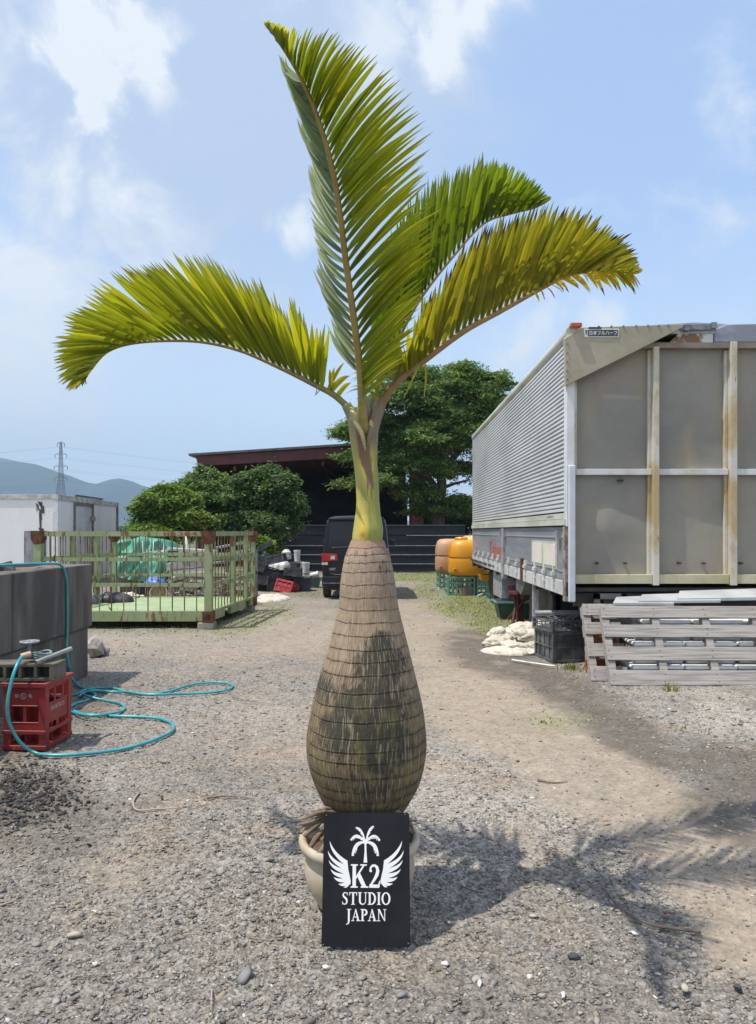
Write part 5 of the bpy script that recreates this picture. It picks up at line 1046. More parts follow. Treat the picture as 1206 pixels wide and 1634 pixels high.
# sack
def heap(name, label, cat, c_, rx, ry, h, mat, seed, lob=1.5, fold=.35, n=90, ang=0):
    """cloth thrown in a heap: many overlapping folds"""
    pts = []; r = n
    for i in range(r):
        for j in range(r):
            u = i / (r - 1) * 2 - 1; v = j / (r - 1) * 2 - 1; q = math.hypot(u, v); k = max(abs(u), abs(v)); sc = (k / q if q > 1e-6 else 1); U, V_ = u * sc, v * sc; q2 = math.hypot(U, V_)
            edge = 1 + (float(fbm(math.cos(math.atan2(V_, U)) * 2 + 5, math.sin(math.atan2(V_, U)) * 2 + seed, 3, seed)) - .5) * .5
            e = max(0, 1 - q2 ** 2.4) ** .5 if q2 < 1 else 0; a = float(fbm(U * lob, V_ * lob, 3, seed)); b = abs(float(fbm(U * lob * 1.6 + a * 2.5, V_ * lob * 1.6, 3, seed + 1)) - .5) * 2; cr = abs(float(fbm(U * lob * 4 + a * 3, V_ * lob * 4, 2, seed + 3)) - .5) * 2
            z = h * e * (.45 + .8 * a) * (1 - fold) + h * fold * e * (b ** .6) * .9 - (1 - cr) ** 4 * h * .10 * e + .004 + .02 * e
            x = rx * U * edge; y = ry * V_ * edge; ca, sa = math.cos(ang), math.sin(ang); pts.append((c_[0] + x * ca - y * sa, c_[1] + x * sa + y * ca, c_[2] + z))
    m = MB(); m.grid(pts, r, r); o = m.build(name, mat, None, smooth=True); tagit(o, label, cat); return o
m = MB(); rs = random.Random(15)
for (px, py, rx, rz, tilt, yy_) in [(800, 1024, 30, 12, 8, 9.15), (834, 1014, 36, 13, -6, 9.3), (858, 1004, 26, 15, 14, 9.45), (822, 1032, 32, 9, -10, 8.95), (850, 1032, 24, 9, 8, 9.0), (792, 1010, 18, 9, 20, 9.3), (834, 1002, 30, 9, 6, 9.55), (808, 1040, 26, 4, -6, 8.8), (846, 1040, 26, 5, 2, 8.8)]:
    c0 = W(px, py, yy_); s_ = yy_ / FPX; nu, nv = 40, 26; pts = []; sd_ = rs.uniform(0, 50)
    for i in range(nu):
        for j in range(nv):
            a = 2 * math.pi * i / (nu - 1); b_ = math.pi * j / (nv - 1); cr = float(fbm(math.cos(a) * 2.0 + sd_, b_ * 1.8 + math.sin(a) * 1.6 + sd_, 2, 3)); fo = (1 - abs(float(fbm(math.cos(a) * 2.2 + b_ + sd_, math.sin(a) * 2.2 - b_ * .6, 3, 6)) - .5) * 2) ** 5
            fo2 = (1 - abs(float(fbm(a * 1.1 + sd_, b_ * 3.0 + cr * 3, 3, 9)) - .5) * 2) ** 4; k_ = .74 + .55 * cr - .24 * fo - .16 * fo2; x = rx * s_ * math.cos(a) * math.sin(b_) * k_; y = rx * s_ * .8 * math.sin(a) * math.sin(b_) * k_; z = rz * s_ * math.cos(b_) * k_; t_ = R(tilt)
            pts.append((c0.x + x * math.cos(t_) - z * math.sin(t_), c0.y + y, max(.004, c0.z + z * math.cos(t_) + x * math.sin(t_))))
    m.grid(pts, nu, nv)
o = m.build('sack_cloth', mt_cloth, None, smooth=True); tagit(o, 'crumpled heap of off-white sackcloth lying left of the black crate', 'cloth')
heap('sack_cloth', 'flat fold of off-white sackcloth spread in front of the crumpled heap', 'cloth', (1.55, 8.82, 0), .32, .2, .08, mt_cloth, 8, ang=-.3)
t = MB().tube([G(817, 1053, .02), G(850, 1058, .02), G(886, 1063, .02)], .011, 6).build('white_rod', mt_whitep, None); tagit(t, 'thin white rod lying on the dirt before the black crate', 'rod')

# green bin
b0 = G(797, 989); t = thing('green_bin', 'dark green plastic bin with a pale rim on the grass under the truck box', 'bin', (b0.x, b0.y, 0))
def tub(m, c_, w0, d0, w1, d1, h, th=.02):
    x, y, z = c_; o0 = [(x - w0 / 2, y - d0 / 2, z), (x + w0 / 2, y - d0 / 2, z), (x + w0 / 2, y + d0 / 2, z), (x - w0 / 2, y + d0 / 2, z)]; o1 = [(x - w1 / 2, y - d1 / 2, z + h), (x + w1 / 2, y - d1 / 2, z + h), (x + w1 / 2, y + d1 / 2, z + h), (x - w1 / 2, y + d1 / 2, z + h)]
    i1 = [(x - w1 / 2 + th, y - d1 / 2 + th, z + h), (x + w1 / 2 - th, y - d1 / 2 + th, z + h), (x + w1 / 2 - th, y + d1 / 2 - th, z + h), (x - w1 / 2 + th, y + d1 / 2 - th, z + h)]; i0 = [(a * .96 + x * .04, b_ * .96 + y * .04, z + .03) for a, b_, c__ in o0]
    m.add(o0 + o1 + i1 + i0, [(3, 2, 1, 0)] + [(k, (k + 1) % 4, 4 + (k + 1) % 4, 4 + k) for k in range(4)] + [(4 + k, 4 + (k + 1) % 4, 8 + (k + 1) % 4, 8 + k) for k in range(4)] + [(8 + k, 8 + (k + 1) % 4, 12 + (k + 1) % 4, 12 + k) for k in range(4)] + [(12, 13, 14, 15)]); return m
mt_dgreen = M('dark_green_plastic', (.02, .06, .045), (.03, .08, .06), scale=6, rough=.45)
tub(MB(), (b0.x + .25, b0.y + .25, 0), .44, .36, .56, .46, .27).build('tub', mt_dgreen, t, bevel=.004)
m = MB(); x, y = b0.x + .25, b0.y + .25
for p, q in (((x - .3, y - .25), (x + .3, y - .25)), ((x - .3, y + .25), (x + .3, y + .25)), ((x - .3, y - .25), (x - .3, y + .25)), ((x + .3, y - .25), (x + .3, y + .25))): m.bar((*p, .285), (*q, .285), .03, .03)
m.build('rim', M('pale_green_rim', (.2, .32, .28), (.12, .22, .18), rough=.4), t)

# ------------------------------------------------------------------ pallets
def pallet(label, xleft, ybase, length, seed, lean=.36, hgt=.707):
    t = thing('wooden_pallet', label, 'pallet', (xleft, ybase, .01), group='pallets leaning in front of the truck box'); t.rotation_euler = (-math.atan2(lean, hgt), 0, R(-1.2)); Ls = math.hypot(lean, hgt); r = random.Random(seed)
    for (a, b) in ((0, .185), (.305, .475), (.595, .755), (.845, 1.0)):
        m = MB(); n = 14; pts = []
        for k in range(n + 1):
            u = k / n * length; pts.append((u, r.uniform(-.002, .002), r.uniform(-.003, .003)))
        vs = []; 
        for (u, dy, dz) in pts: vs += [(u, dy - .001, a * Ls + dz), (u, dy - .001, b * Ls + dz * .6), (u, dy + .016, b * Ls + dz * .6), (u, dy + .016, a * Ls + dz)]
        fs = []
        for k in range(n): o = 4 * k; fs += [(o + j, o + (j + 1) % 4, o + 4 + (j + 1) % 4, o + 4 + j) for j in range(4)]
        fs += [(0, 3, 2, 1), (4 * n, 4 * n + 1, 4 * n + 2, 4 * n + 3)]; m.add(vs, fs); m.build('board', mt_wood, t, world=False, bevel=.003)
        if seed == 2: m = MB(); m.box((0, .101, a * Ls + .003), (length, .116, b * Ls - .003)); m.build('board', mt_wood, t, world=False)
    for x in list(np.arange(0.0, max(length, .5), .485)):
        m = MB(); m.box((x + .004, .018, .0), (x + .075, .1, Ls - .003)); m.build('stringer', mt_wood, t, world=False, bevel=.003)
    m = MB()
    for x in list(np.arange(0.0, max(length, .5), .485)):
        for (a, b) in ((0, .185), (.305, .475), (.595, .755), (.845, 1.0)):
            for dz in (.25, .72): m.cbox((x + .03 + r.uniform(-.012, .02), -.003, ((a + (b - a) * dz)) * Ls), (.007, .004, .007))
    m.build('nails', mt_rust, t, world=False)
pallet('front grey wooden pallet leaning on its side, nearest the camera', 2.185, 6.93, 1.95, 1); pallet('rear grey wooden pallet leaning behind, only its left end showing', 2.06, 7.13, .36, 2)
# foam boxes behind the pallets
fr_ = random.Random(9)
spots = [(2.45, 7.08, 0), (2.95, 7.07, 0), (3.46, 7.09, 0), (3.97, 7.08, 0), (2.5, 7.19, .165), (3.0, 7.18, .165), (3.52, 7.19, .165), (2.62, 7.31, .37), (3.12, 7.30, .37), (3.6, 7.31, .37)]
words = ['far left bottom', 'second bottom', 'third bottom', 'far right bottom', 'left middle', 'centre middle', 'right middle', 'left top', 'centre top', 'right top']
for (x, y, z), w in zip(spots, words):
    t = thing('foam_box', f'white foam box behind the front pallet, {w} of the stack', 'box', (x, y, z), group='white foam boxes behind the pallets'); 
    hb = .125 if z == 0 else .17; MB().box((x, y, z), (x + .47, y + .34, z + hb)).build('box_body', M('shaded_foam', (.50, .50, .49), (.4, .4, .39), rough=.9), t, bevel=.01); MB().box((x - .012, y - .016, z + hb + .002), (x + .482, y + .348, z + hb + .036)).build('lid', mt_foam, t, bevel=.01)  # body greyed as painted shade, lid kept white as the sunlit upper edge
for (x, y, z, w, l) in ((2.16, 7.42, .0, .26, 'lower orange mesh crate glimpsed through the rear pallet'), (2.16, 7.42, .24, .26, 'upper orange mesh crate glimpsed through the rear pallet')):
    crate('orange_crate', l, 'crate', (x, y, z), (0, 0, 0), (w, .3, .22), M('orange_plastic', (.40, .13, .035), (.3, .09, .03), scale=7), nx=9, nd=8, nz=5, th=.006, closed=.8, group='orange crates behind the pallets')
mt_sheet = M('pale_plastic_sheet', (.47, .48, .49), (.38, .39, .40), scale=2, rough=.45, bump=.2, bscale=12)
def sheet(a, b, c_, d, label, th=.03):
    o = MB().prism([Vector(a), Vector(b), Vector(c_), Vector(d)], (0, .0, th)).build('foam_sheet', mt_sheet, None, bevel=.004); tagit(o, label, 'sheet', 'pale sheets lying on the boxes')
p = lambda px, py, y: tuple(W(px, py, y))
sheet(p(978, 966, 7.34), p(1075, 967, 7.34), p(1078, 953, 7.62), p(983, 957, 7.62), 'left end of the pale grey sheets on top of the foam boxes')
sheet(p(1018, 963, 7.36), p(1150, 962, 7.36), p(1150, 949, 7.64), p(1024, 953, 7.64), 'middle pale grey sheet resting on the foam boxes')
sheet(p(1080, 960, 7.38), p(1340, 956, 7.38), p(1340, 940, 7.66), p(1084, 948, 7.66), 'long right pale grey sheet resting on the foam boxes', .035)

# ------------------------------------------------------------------ tanks and their crates
mt_org = M('orange_yellow_plastic', (.72, .33, .02), (.66, .27, .018), scale=2, rough=.35, bump=.05, bscale=20, fine=.04); mt_brn = M('faded_orange_plastic', (.52, .30, .17), (.46, .22, .09), scale=1.6, rough=.5, c3=(.5, .38, .28), s3=2, bump=.05)
mt_cgreen = M('pale_green_crate', (.15, .30, .23), (.22, .38, .30), scale=5, rough=.5)
def tank(label, c_, rx, ry, h, mat, n=8, neck=True):
    t = thing('water_tank', label, 'tank', c_, group='plastic tanks on green crates'); m = MB(); P = []
    prof = [(.90, 0), (.97, .04), (1.0, .10), (1.0, .40), (.985, .44), (.95, .445), (.95, .50), (.985, .505), (.985, .54), (.99, .62), (.95, .78), (.86, .90), (.72, .955), (.4, .97)]
    k = 40; vs = []; fs = []
    for (r, z) in prof:
        for j in range(k):
            a = 2 * math.pi * j / k; ex = 3.4; ca, sa = math.cos(a), math.sin(a); q = (abs(ca) ** ex + abs(sa) ** ex) ** (-1 / ex); vs.append((c_[0] + rx * r * q * ca, c_[1] + ry * r * q * sa, c_[2] + z * h))
    for i in range(len(prof) - 1):
        for j in range(k): a = i * k + j; b = i * k + (j + 1) % k; fs.append((a, b, b + k, a + k))
    fs.append(tuple(range(k - 1, -1, -1))); fs.append(tuple((len(prof) - 1) * k + j for j in range(k))); m.add(vs, fs); m.build('tank_body', mat, t, smooth='auto')
    if neck:
        MB().lathe([(.14, 0), (.15, .02), (.15, .06), (.13, .085), (.05, .09)], (c_[0] - rx * .35, c_[1] - ry * .1, c_[2] + h * .94), 24).build('lid', mat, t, smooth='auto')
    m = MB(); m.m = Matrix.Translation((c_[0] - rx * .75, c_[1] - ry * .96, c_[2] + h * .15)) @ Matrix.Rotation(R(90), 4, 'X'); m.lathe([(.05, 0), (.05, .05), (.03, .055), (.03, .03)], n=16); m.build('drain_port', mat, t)
    return t
tank('bright orange-yellow water tank on the green crates, nearest the truck', (2.08, 17.05, .455), .46, .42, .83, mt_org)
tank('faded brownish tank left of the bright orange-yellow one', (1.87, 18.7, .43), .42, .42, .86, mt_brn, neck=False)
tank('pale yellow tank top showing behind the bright orange-yellow one', (2.75, 19.8, .45), .6, .45, .92, M('yellow_plastic', (.68, .45, .14), (.6, .38, .12), scale=2, rough=.45), neck=False)
gi = 0
for (x, y, w, lb) in ((1.58, 16.7, .62, 'pale green mesh crate under the left half of the orange-yellow tank'), (2.24, 16.75, .6, 'pale green mesh crate under the right half of the orange-yellow tank'), (1.52, 18.4, .62, 'green mesh crate under the faded brownish tank'), (2.32, 15.2, .6, 'green mesh crate under the truck box beside the grey basin'), (2.4, 19.6, .6, 'green mesh crate under the pale yellow tank')):
    crate('green_crate', lb, 'crate', (x, y, 0), (0, 0, R(3)), (w, .5, .43), mt_cgreen, group='green mesh crates carrying the tanks', nx=6, nd=5, nz=3, th=.028, rim=.045)
tr = MB(); tub(tr, (2.5, 15.45, .435), .7, .4, .78, .48, .12); o = tr.build('orange_tray', mt_org, None); tagit(o, 'orange tray resting on a green crate under the truck box', 'tray')
bs = MB().lathe([(.15, 0), (.17, .01), (.185, .19), (.195, .2), (.18, .2), (.165, .03), (.01, .03)], (G(744, 951).x, G(744, 951).y + .2, 0), 32).build('grey_basin', M('grey_brown_plastic', (.16, .14, .12), (.22, .2, .18), scale=6, rough=.6), None, smooth='auto'); tagit(bs, 'round grey basin on the ground in front of the green crates', 'basin')
o = MB().tube([G(762, 951, .03), G(775, 945, .05), G(783, 940, .1)], .02, 6).build('white_stick', mt_whitep, None); tagit(o, 'short pale stick leaning near the green crates', 'stick')
m = MB(); rr_ = random.Random(3)
for k in range(7):
    p0 = G(690 + rr_.uniform(-6, 14), 940 + rr_.uniform(-3, 3), .02); m.tube([p0, p0 + Vector((.12, .05, .03)), p0 + Vector((.26, rr_.uniform(-.1, .1), .01))], .008, 5)
o = m.build('wire_coil', mt_steel, None); tagit(o, 'loose grey wire lying left of the green crates', 'wire')
# ------------------------------------------------------------------ van (rear towards the camera)
YV = 15.8; vx = -.468
van = thing('parked_van', 'small black boxy van parked with its rear facing the palm', 'van', (vx, YV, 0))
mt_vb = M('black_car_paint', (.012, .013, .016), (.018, .019, .022), scale=2, rough=.3, bump=.0, fine=.0, coat=.1, spec=.3); mt_vg = M('dark_car_glass', (.012, .016, .022), rough=.08, bump=0, fine=0, spec=.4)
def vz(py): return H - (py - HY) / (FPX / YV)
# loft: cross-sections along y of half-width profile
def sect(y, s, top, zb=.2):
    pr = [(0, zb), (.60, zb), (.69, zb + .06), (.725, .5), (.735, .75), (.725, .95), (.70, 1.08), (.655, 1.5), (.63, top - .10), (.58, top - .03), (.45, top), (0, top + .015)]
    return [(vx + x * s, y, z) for x, z in pr] + [(vx - x * s, y, z) for x, z in pr[::-1][1:-1]]
secs = [(YV + .06, .93, 1.70), (YV + .0, .97, 1.74), (YV + .05, .995, 1.765), (YV + .25, 1.0, 1.78), (YV + 1.6, 1.0, 1.79), (YV + 2.3, .99, 1.77), (YV + 2.65, .97, 1.62), (YV + 3.0, .96, 1.25), (YV + 3.3, .93, .98), (YV + 3.4, .86, .8)]
secs = secs[1:]; m = MB(); S_ = [sect(*s) for s in secs]; k = len(S_[0]); vs = [p for s in S_ for p in s]; fs = []
for i in range(len(S_) - 1):
    for j in range(k): a = i * k + j; b = i * k + (j + 1) % k; fs.append((a, b, b + k, a + k))
fs += [tuple(range(k)), tuple(len(vs) - k + j for j in range(k - 1, -1, -1))]; m.add(vs, fs); m.build('body', mt_vb, van, smooth='auto', bevel=.015, seg=2)
def vpoly(pts, y, th): return [(vx + a, y, b) for a, b in pts]
tg = MB().prism(vpoly([(-.62, .52), (.62, .52), (.64, 1.05), (.57, 1.68), (-.57, 1.68), (-.64, 1.05)], YV - .012, 0), (0, .03, 0)).build('tailgate', mt_vb, van, bevel=.012, seg=2)
MB().prism(vpoly([(-.60, 1.11), (.60, 1.11), (.545, 1.62), (.52, 1.66), (-.52, 1.66), (-.545, 1.62)], YV - .022, 0), (0, .012, 0)).build('rear_window', mt_vg, tg, bevel=.003)
MB().box((vx - .6, YV - .06, 1.69), (vx + .6, YV + .25, 1.735)).build('roof_spoiler', mt_vb, van, bevel=.015, seg=2)
m = MB(); m.tube([(vx - .53, YV - .03, 1.10), (vx, YV - .035, 1.13), (vx + .1, YV - .035, 1.14)], .012, 6); m.build('rear_wiper', mt_black, tg)
mt_lens = M('red_lens', (.38, .012, .015), (.28, .01, .012), scale=20, rough=.15, bump=.1, coat=.5); mt_clr = M('clear_lens', (.6, .58, .58), (.5, .4, .4), scale=20, rough=.2)
for s in (-1, 1):
    tl = MB().prism(vpoly([(s * .735, .80), (s * .735, .985), (s * .40, .97), (s * .39, .83)], YV - .03, 0), (0, .07, 0)).build('tail_lamp', mt_lens, van, bevel=.01, seg=2)
    MB().box((vx + s * .45, YV - .036, .855), (vx + s * .54, YV - .029, .93)).build('reverse_lens', mt_clr, tl); MB().box((vx + s * .60, YV - .036, .735), (vx + s * .73, YV + .02, .79)).build('turn_lens', mt_clr, tl)
    mm_ = MB(); mm_.box((vx + s * .75, YV + 2.3, 1.10), (vx + s * .90, YV + 2.42, 1.25)); mi = mm_.build('side_mirror', mt_vb, van, bevel=.02, seg=2); MB().box((vx + s * .70, YV + 2.33, 1.13), (vx + s * .755, YV + 2.38, 1.17)).build('mirror_arm', mt_black, mi)
    m = MB(); m.prism([(vx + s * .70, YV + .35, 1.12), (vx + s * .70, YV + 1.2, 1.12), (vx + s * .665, YV + 1.2, 1.55), (vx + s * .665, YV + .35, 1.55)], (s * .012, 0, 0)); m.prism([(vx + s * .70, YV + 1.3, 1.12), (vx + s * .70, YV + 2.2, 1.12), (vx + s * .665, YV + 2.1, 1.55), (vx + s * .665, YV + 1.3, 1.55)], (s * .012, 0, 0)); m.build('side_window', mt_vg, van)
bp_ = MB().box((vx - .725, YV - .07, .27), (vx + .725, YV + .1, .50)).build('rear_bumper', mt_vb, van, bevel=.03, seg=2)
MB().box((vx - .70, YV - .085, .34), (vx + .70, YV - .068, .36)).build('bumper_trim', mt_steel, bp_)
MB().box((vx - .165, YV - .03, .62), (vx + .165, YV - .02, .785)).build('number_plate', M('plate_yellow', (.62, .5, .06), rough=.4), van)
m = MB(); text_into(m, 'VRP', (vx - .58, YV - .018, .61), (1, 0, .08), (0, 0, 1), .055, .14, .02); m.build('badge', mt_galv, tg, fixn=False)
m = MB(); m.tube([(vx - .55, YV - .014, .56), (vx - .45, YV - .014, .53), (vx + .45, YV - .014, .53), (vx + .55, YV - .014, .56)], .006, 6); m.build('tailgate_seam', mt_steel, tg)
MB().cbox((vx + .66, YV - .04, 1.06), (.05, .02, .05)).build('washer_cap', mt_galv, tg)
for s in (-1, 1):
    for y in (YV + .55, YV + 2.75):
        m = MB(); m.m = Matrix.Translation((vx + s * .655 - .08, y, .285)) @ Matrix.Rotation(R(90), 4, 'Y'); m.lathe([(.12, 0), (.26, .0), (.285, .02), (.285, .14), (.26, .16), (.12, .16)], n=32); w = m.build('wheel', mt_rubber, van, smooth='auto')
        m = MB(); m.m = Matrix.Translation((vx + s * .655 + s * .07, y, .285)) @ Matrix.Rotation(R(90), 4, 'Y'); m.lathe([(.02, -.02), (.17, -.01), (.18, .01), (.02, .015)], n=24); m.build('rim', mt_steel, w)
m = MB(); m.box((vx - .5, YV + .3, .18), (vx + .5, YV + 3.2, .3)); m.tube([(vx + .3, YV - .02, .22), (vx + .3, YV + .5, .22)], .03, 8); m.build('underbody', mt_chas, van)

# ------------------------------------------------------------------ green cage pallet
YG = 11.0; xg = (333 - CX) / FPX * YG; wg, dg = 2.53, 2.5; sk = .23 / 2.5     # the whole rack stands slightly turned
cage = thing('cage_rack', 'open-fronted green steel cage rack streaked with rust behind the concrete wall', 'rack', (xg, YG, 0))
def cg(u, v, z): return Vector((xg - wg * u + sk * dg * v, YG + dg * v + wg * u * .0, z))
zb0, zb1, ztop = .115, .265, 1.45
def cbar(m, a, b, w, h=None): m.bar(cg(*a), cg(*b), w, h)
m = MB(); m.prism([cg(0, 0, zb1 - .03), cg(1, 0, zb1 - .03), cg(1, 1, zb1 - .03), cg(0, 1, zb1 - .03)], (0, 0, .015)); m.build('deck', M('green_deck', (.29, .38, .19), (.36, .44, .26), scale=2.5, rough=.6, c3=(.16, .08, .03), s3=9, st3=(1, 3, 1), lo3=.62, hi3=.7), cage)
m = MB(); cbar(m, (0, 0, (zb0 + zb1) / 2), (1, 0, (zb0 + zb1) / 2), .06, zb1 - zb0); m.build('front_beam', mt_cagegreen, cage)
m = MB(); cbar(m, (0, 1, (zb0 + zb1) / 2), (1, 1, (zb0 + zb1) / 2), .06, zb1 - zb0); m.build('rear_beam', mt_cagegreen, cage)
for u in (0, 1):
    m = MB()
    for a, b in ((.0, .28), (.42, .78), (.9, 1.0)): cbar(m, (u, a, (zb0 + zb1) / 2), (u, b, (zb0 + zb1) / 2), .06, zb1 - zb0)
    cbar(m, (u, 0, zb1 - .02), (u, 1, zb1 - .02), .05, .04)
    m.build('side_beam', mt_cagegreen, cage)
for u, v, w in ((0, 0, .11), (1, 0, .11), (0, 1, .09), (1, 1, .09)):
    m = MB(); cbar(m, (u, v, zb1 - .01), (u, v, ztop - .05), w); p_ = m.build('corner_post', mt_cagegreen, cage)
    m = MB(); cbar(m, (u, v, zb0 - .015), (u, v, zb1 + .0), w + .05); m.build('foot_casting', mt_rust, p_); m = MB(); q = cg(u, v, 0); 
    m.prism([(q.x - .09, q.y - w / 2 - .012, ztop + .01), (q.x + .09, q.y - w / 2 - .012, ztop + .01), (q.x + .09, q.y - w / 2 - .012, ztop - .11), (q.x + .05, q.y - w / 2 - .012, ztop - .19), (q.x - .05, q.y - w / 2 - .012, ztop - .19), (q.x - .09, q.y - w / 2 - .012, ztop - .11)], (0, w + .03, 0)); m.build('corner_casting', mt_rust, p_)
    if v == 0: m = MB(); m.cbox((q.x, q.y - .09, .19), (.05, .03, .07)); m.build('lock_hole', mt_black, p_)
for (a, b) in (((0, 0), (1, 0)), ((0, 1), (1, 1)), ((0, 0), (0, 1)), ((1, 0), (1, 1))):
    f_ = (a[1] == b[1]); m = MB(); cbar(m, (*a, ztop - .035), (*b, ztop - .035), .06, .075); m.build('top_rail', mt_cagegreen, cage)
    for z in (1.035, .655):
        m = MB(); cbar(m, (*a, z), (*b, z), .02, .055 if f_ else .06); m.build('middle_rail', mt_cagegreen, cage)
for (u0, v0, u1, v1, n) in ((0, 0, 1, 0, 13), (0, 1, 1, 1, 21), (0, 0, 0, 1, 15), (1, 0, 1, 1, 15)):
    for k in range(1, n + 1):
        u = u0 + (u1 - u0) * k / (n + 1); v = v0 + (v1 - v0) * k / (n + 1); m = MB(); dx_ = random.uniform(-.004, .004)
        m.tube([cg(u, v, zb1 - .05), cg(u, v, .9) + Vector((dx_, 0, 0)), cg(u, v, ztop - .07)], .0095, 5); m.build('bar', mt_cagerust, cage)
for u, v in ((1, .4), (1, .72), (0, .5), (0, .8)):
    m = MB(); cbar(m, (u, v, zb1), (u, v, ztop - .07), .07, .09); m.build('intermediate_post', mt_cagegreen, cage)
m = MB(); text_into(m, 'H-304', (W(262, 0, YG).x, YG - .034, ztop - .066), (1, 0, 0), (0, 0, 1), .062, .5, .01); m.build('lettering', M('red_stencil', (.35, .06, .05), (.25, .12, .08), scale=40, lo=.5, hi=.6, rough=.7, bump=0), cage, fixn=False)
q = G(330, 1004); o = MB().box((q.x - .13, q.y - .05, 0), (q.x + .1, q.y + .2, .1)).build('concrete_block', M('pale_concrete', (.33, .31, .28), (.25, .23, .2), scale=12, rough=.95, bump=.5), None, bevel=.01); tagit(o, 'small pale concrete block propping the cage corner', 'block')
for (u, v, n_) in ((.98, .02, 'left front'), (.02, .97, 'right rear'), (.98, .97, 'left rear')):
    q = cg(u, v, 0); o = MB().box((q.x - .1, q.y - .1, 0), (q.x + .1, q.y + .1, .099)).build('concrete_block', _mats['pale_concrete'], None, bevel=.01); tagit(o, f'pale concrete block under the {n_} corner of the green cage', 'block')
o = MB().tube([W(404, 880, 13.5), W(404, 850, 13.5), W(402, 842, 13.5), W(399, 846, 13.5)], .022, 6).build('rusty_hook_rod', mt_rust, None); o['label'] = 'rusty hooked rod standing at the right rear corner of the cage'; o['category'] = 'rod'

# things on and behind the cage
def lumps(name, label, cat, c_, dims, mat, seed, **kw): return heap(name, label, cat, c_, dims[0], dims[1], dims[2], mat, seed, n=30, **kw)
q = W(172, 955, 12.6); lumps('black_bag', 'flat black plastic bag lying at the rear left of the cage deck', 'bag', (q.x + .05, 12.6, .255), (.38, .22, .17), mt_black, 21)
q = W(152, 955, 12.4); lumps('black_bag', 'small black bag lying against the concrete wall side of the cage deck', 'bag', (q.x - .1, 12.3, .255), (.2, .2, .2), mt_blackgrey, 22)
tq = thing('covered_stack', 'stack under a green tarpaulin behind the cage', 'stack', (-5.0, 16.2, 0))
m = MB(); x0_, x1_ = W(191, 0, 16.2).x, W(276, 0, 16.2).x; nu, nv = 46, 30; pts = []
for i in range(nu):
    for j in range(nv):
        u = i / (nu - 1); v = j / (nv - 1); sag = float(fbm(u * 5 + v * 2.2, v * 2.5 - u * 2, 3, 61)) - .5; f = abs(float(fbm(u * 4 - v * 3.5, v * 1.2 + u * .8, 2, 62)) - .5) * 1.6
        if v < .6: z = 1.27 - (1 - u) * .03 - (.72 + .25 * u) * (1 - v / .6) ** 1.05 + sag * .1; y = 15.9 - (1 - v / .6) * .22 - f * .45 - sag * .35
        else: z = 1.27 + sag * .1 + .04 * math.sin(u * 3) - .1 * ((v - .6) / .4) ** 3; y = 15.9 + (v - .6) / .4 * 1.2
        edge = max(0, u - .88) / .12; z -= edge * .22 * (v ** .5)
        pts.append((x0_ + (x1_ - x0_) * u + sag * .03, y, z))
m.grid(pts, nu, nv); o = m.build('tarpaulin', mt_tarp, tq, smooth=True)
m = MB(); m.box((x0_ + .05, 16.05, 0), (x1_ - .1, 17, 1.15)); m.build('covered_goods', M('dark_goods', (.05, .045, .04), (.1, .08, .06), scale=4), tq)
m = MB()
for k in range(3): m.tube([(x0_ + (x1_ - x0_) * (.55 + .2 * k), 15.75, 1.24), (x0_ + (x1_ - x0_) * (.6 + .18 * k), 15.6, 1.0 - .05 * k), (x1_ - .02, 15.7, 1.05)], .012, 5)
m.build('rope', mt_whitep, tq)
wbeam = M('pale_board', (.55, .55, .53), (.4, .39, .36), scale=5, rough=.6)
rr_ = random.Random(12)
for k, (pa, pb2, w, mt, lb) in enumerate([((270, 876), (345, 880), .05, wbeam, 'topmost pale board on the scrap stack behind the cage'), ((272, 884), (340, 888), .06, mt_galv, 'second grey board down on the scrap stack'), ((268, 904), (332, 896), .14, wbeam, 'wide tilted white board across the scrap stack'),
        ((272, 912), (330, 907), .07, mt_foam, 'thin white board halfway down the scrap stack'), ((290, 924), (345, 921), .06, M('teal_board', (.2, .38, .38), (.3, .42, .4)), 'pale teal board low on the scrap stack'), ((280, 918), (350, 916), .05, mt_galv, 'long grey board low on the scrap stack'), ((345, 924), (390, 919), .10, M('tan_board', (.45, .33, .22), (.35, .26, .18), rough=.8), 'tan board at the right end of the scrap stack')]):
    a, b = W(*pa, 15.2 + k * .06), W(*pb2, 15.3 + k * .06); o = MB().bar(a, b, .5, w).build('scrap_board', mt, None); tagit(o, lb, 'board', 'scrap boards behind the cage')
o = MB().box((W(270, 0, 15.3).x, 15.2, 0), (W(392, 0, 15.3).x, 16.1, .56)).build('scrap_stack_base', M('mixed_scrap', (.12, .11, .1), (.3, .28, .25), scale=9, lo=.45, hi=.55, c3=(.05, .05, .05), s3=14, bump=.6), None, bevel=.02); tagit(o, 'dark mixed scrap stacked knee-high under the boards behind the cage', 'scrap stack')
o = MB().tube([W(295, 855, 15.1), W(299, 872, 15.1), W(296, 885, 15.1), W(295, 900, 15.1)], [.03, .028, .035, .05], 8).build('white_bent_pipe', mt_whitep, None, smooth=True); tagit(o, 'white bent pipe sticking up from the scrap stack', 'pipe')
q = W(247, 928, 15.4); lumps('blue_bag', 'blue plastic bag under the green tarpaulin', 'bag', (q.x, 15.4, .3), (.26, .15, .25), M('blue_plastic', (.03, .12, .45), (.05, .18, .5), rough=.4), 23)
q = W(210, 950, 14.2); lumps('white_sack', 'pale sack on the ground behind the cage, left of the round basket', 'sack', (q.x, 14.1, .05), (.32, .2, .32), mt_cloth, 24)
q = W(232, 950, 14.2); lumps('white_sack', 'low pale sack on the ground between the first sack and the round basket', 'sack', (q.x, 14.15, .05), (.24, .2, .22), mt_cloth, 25)
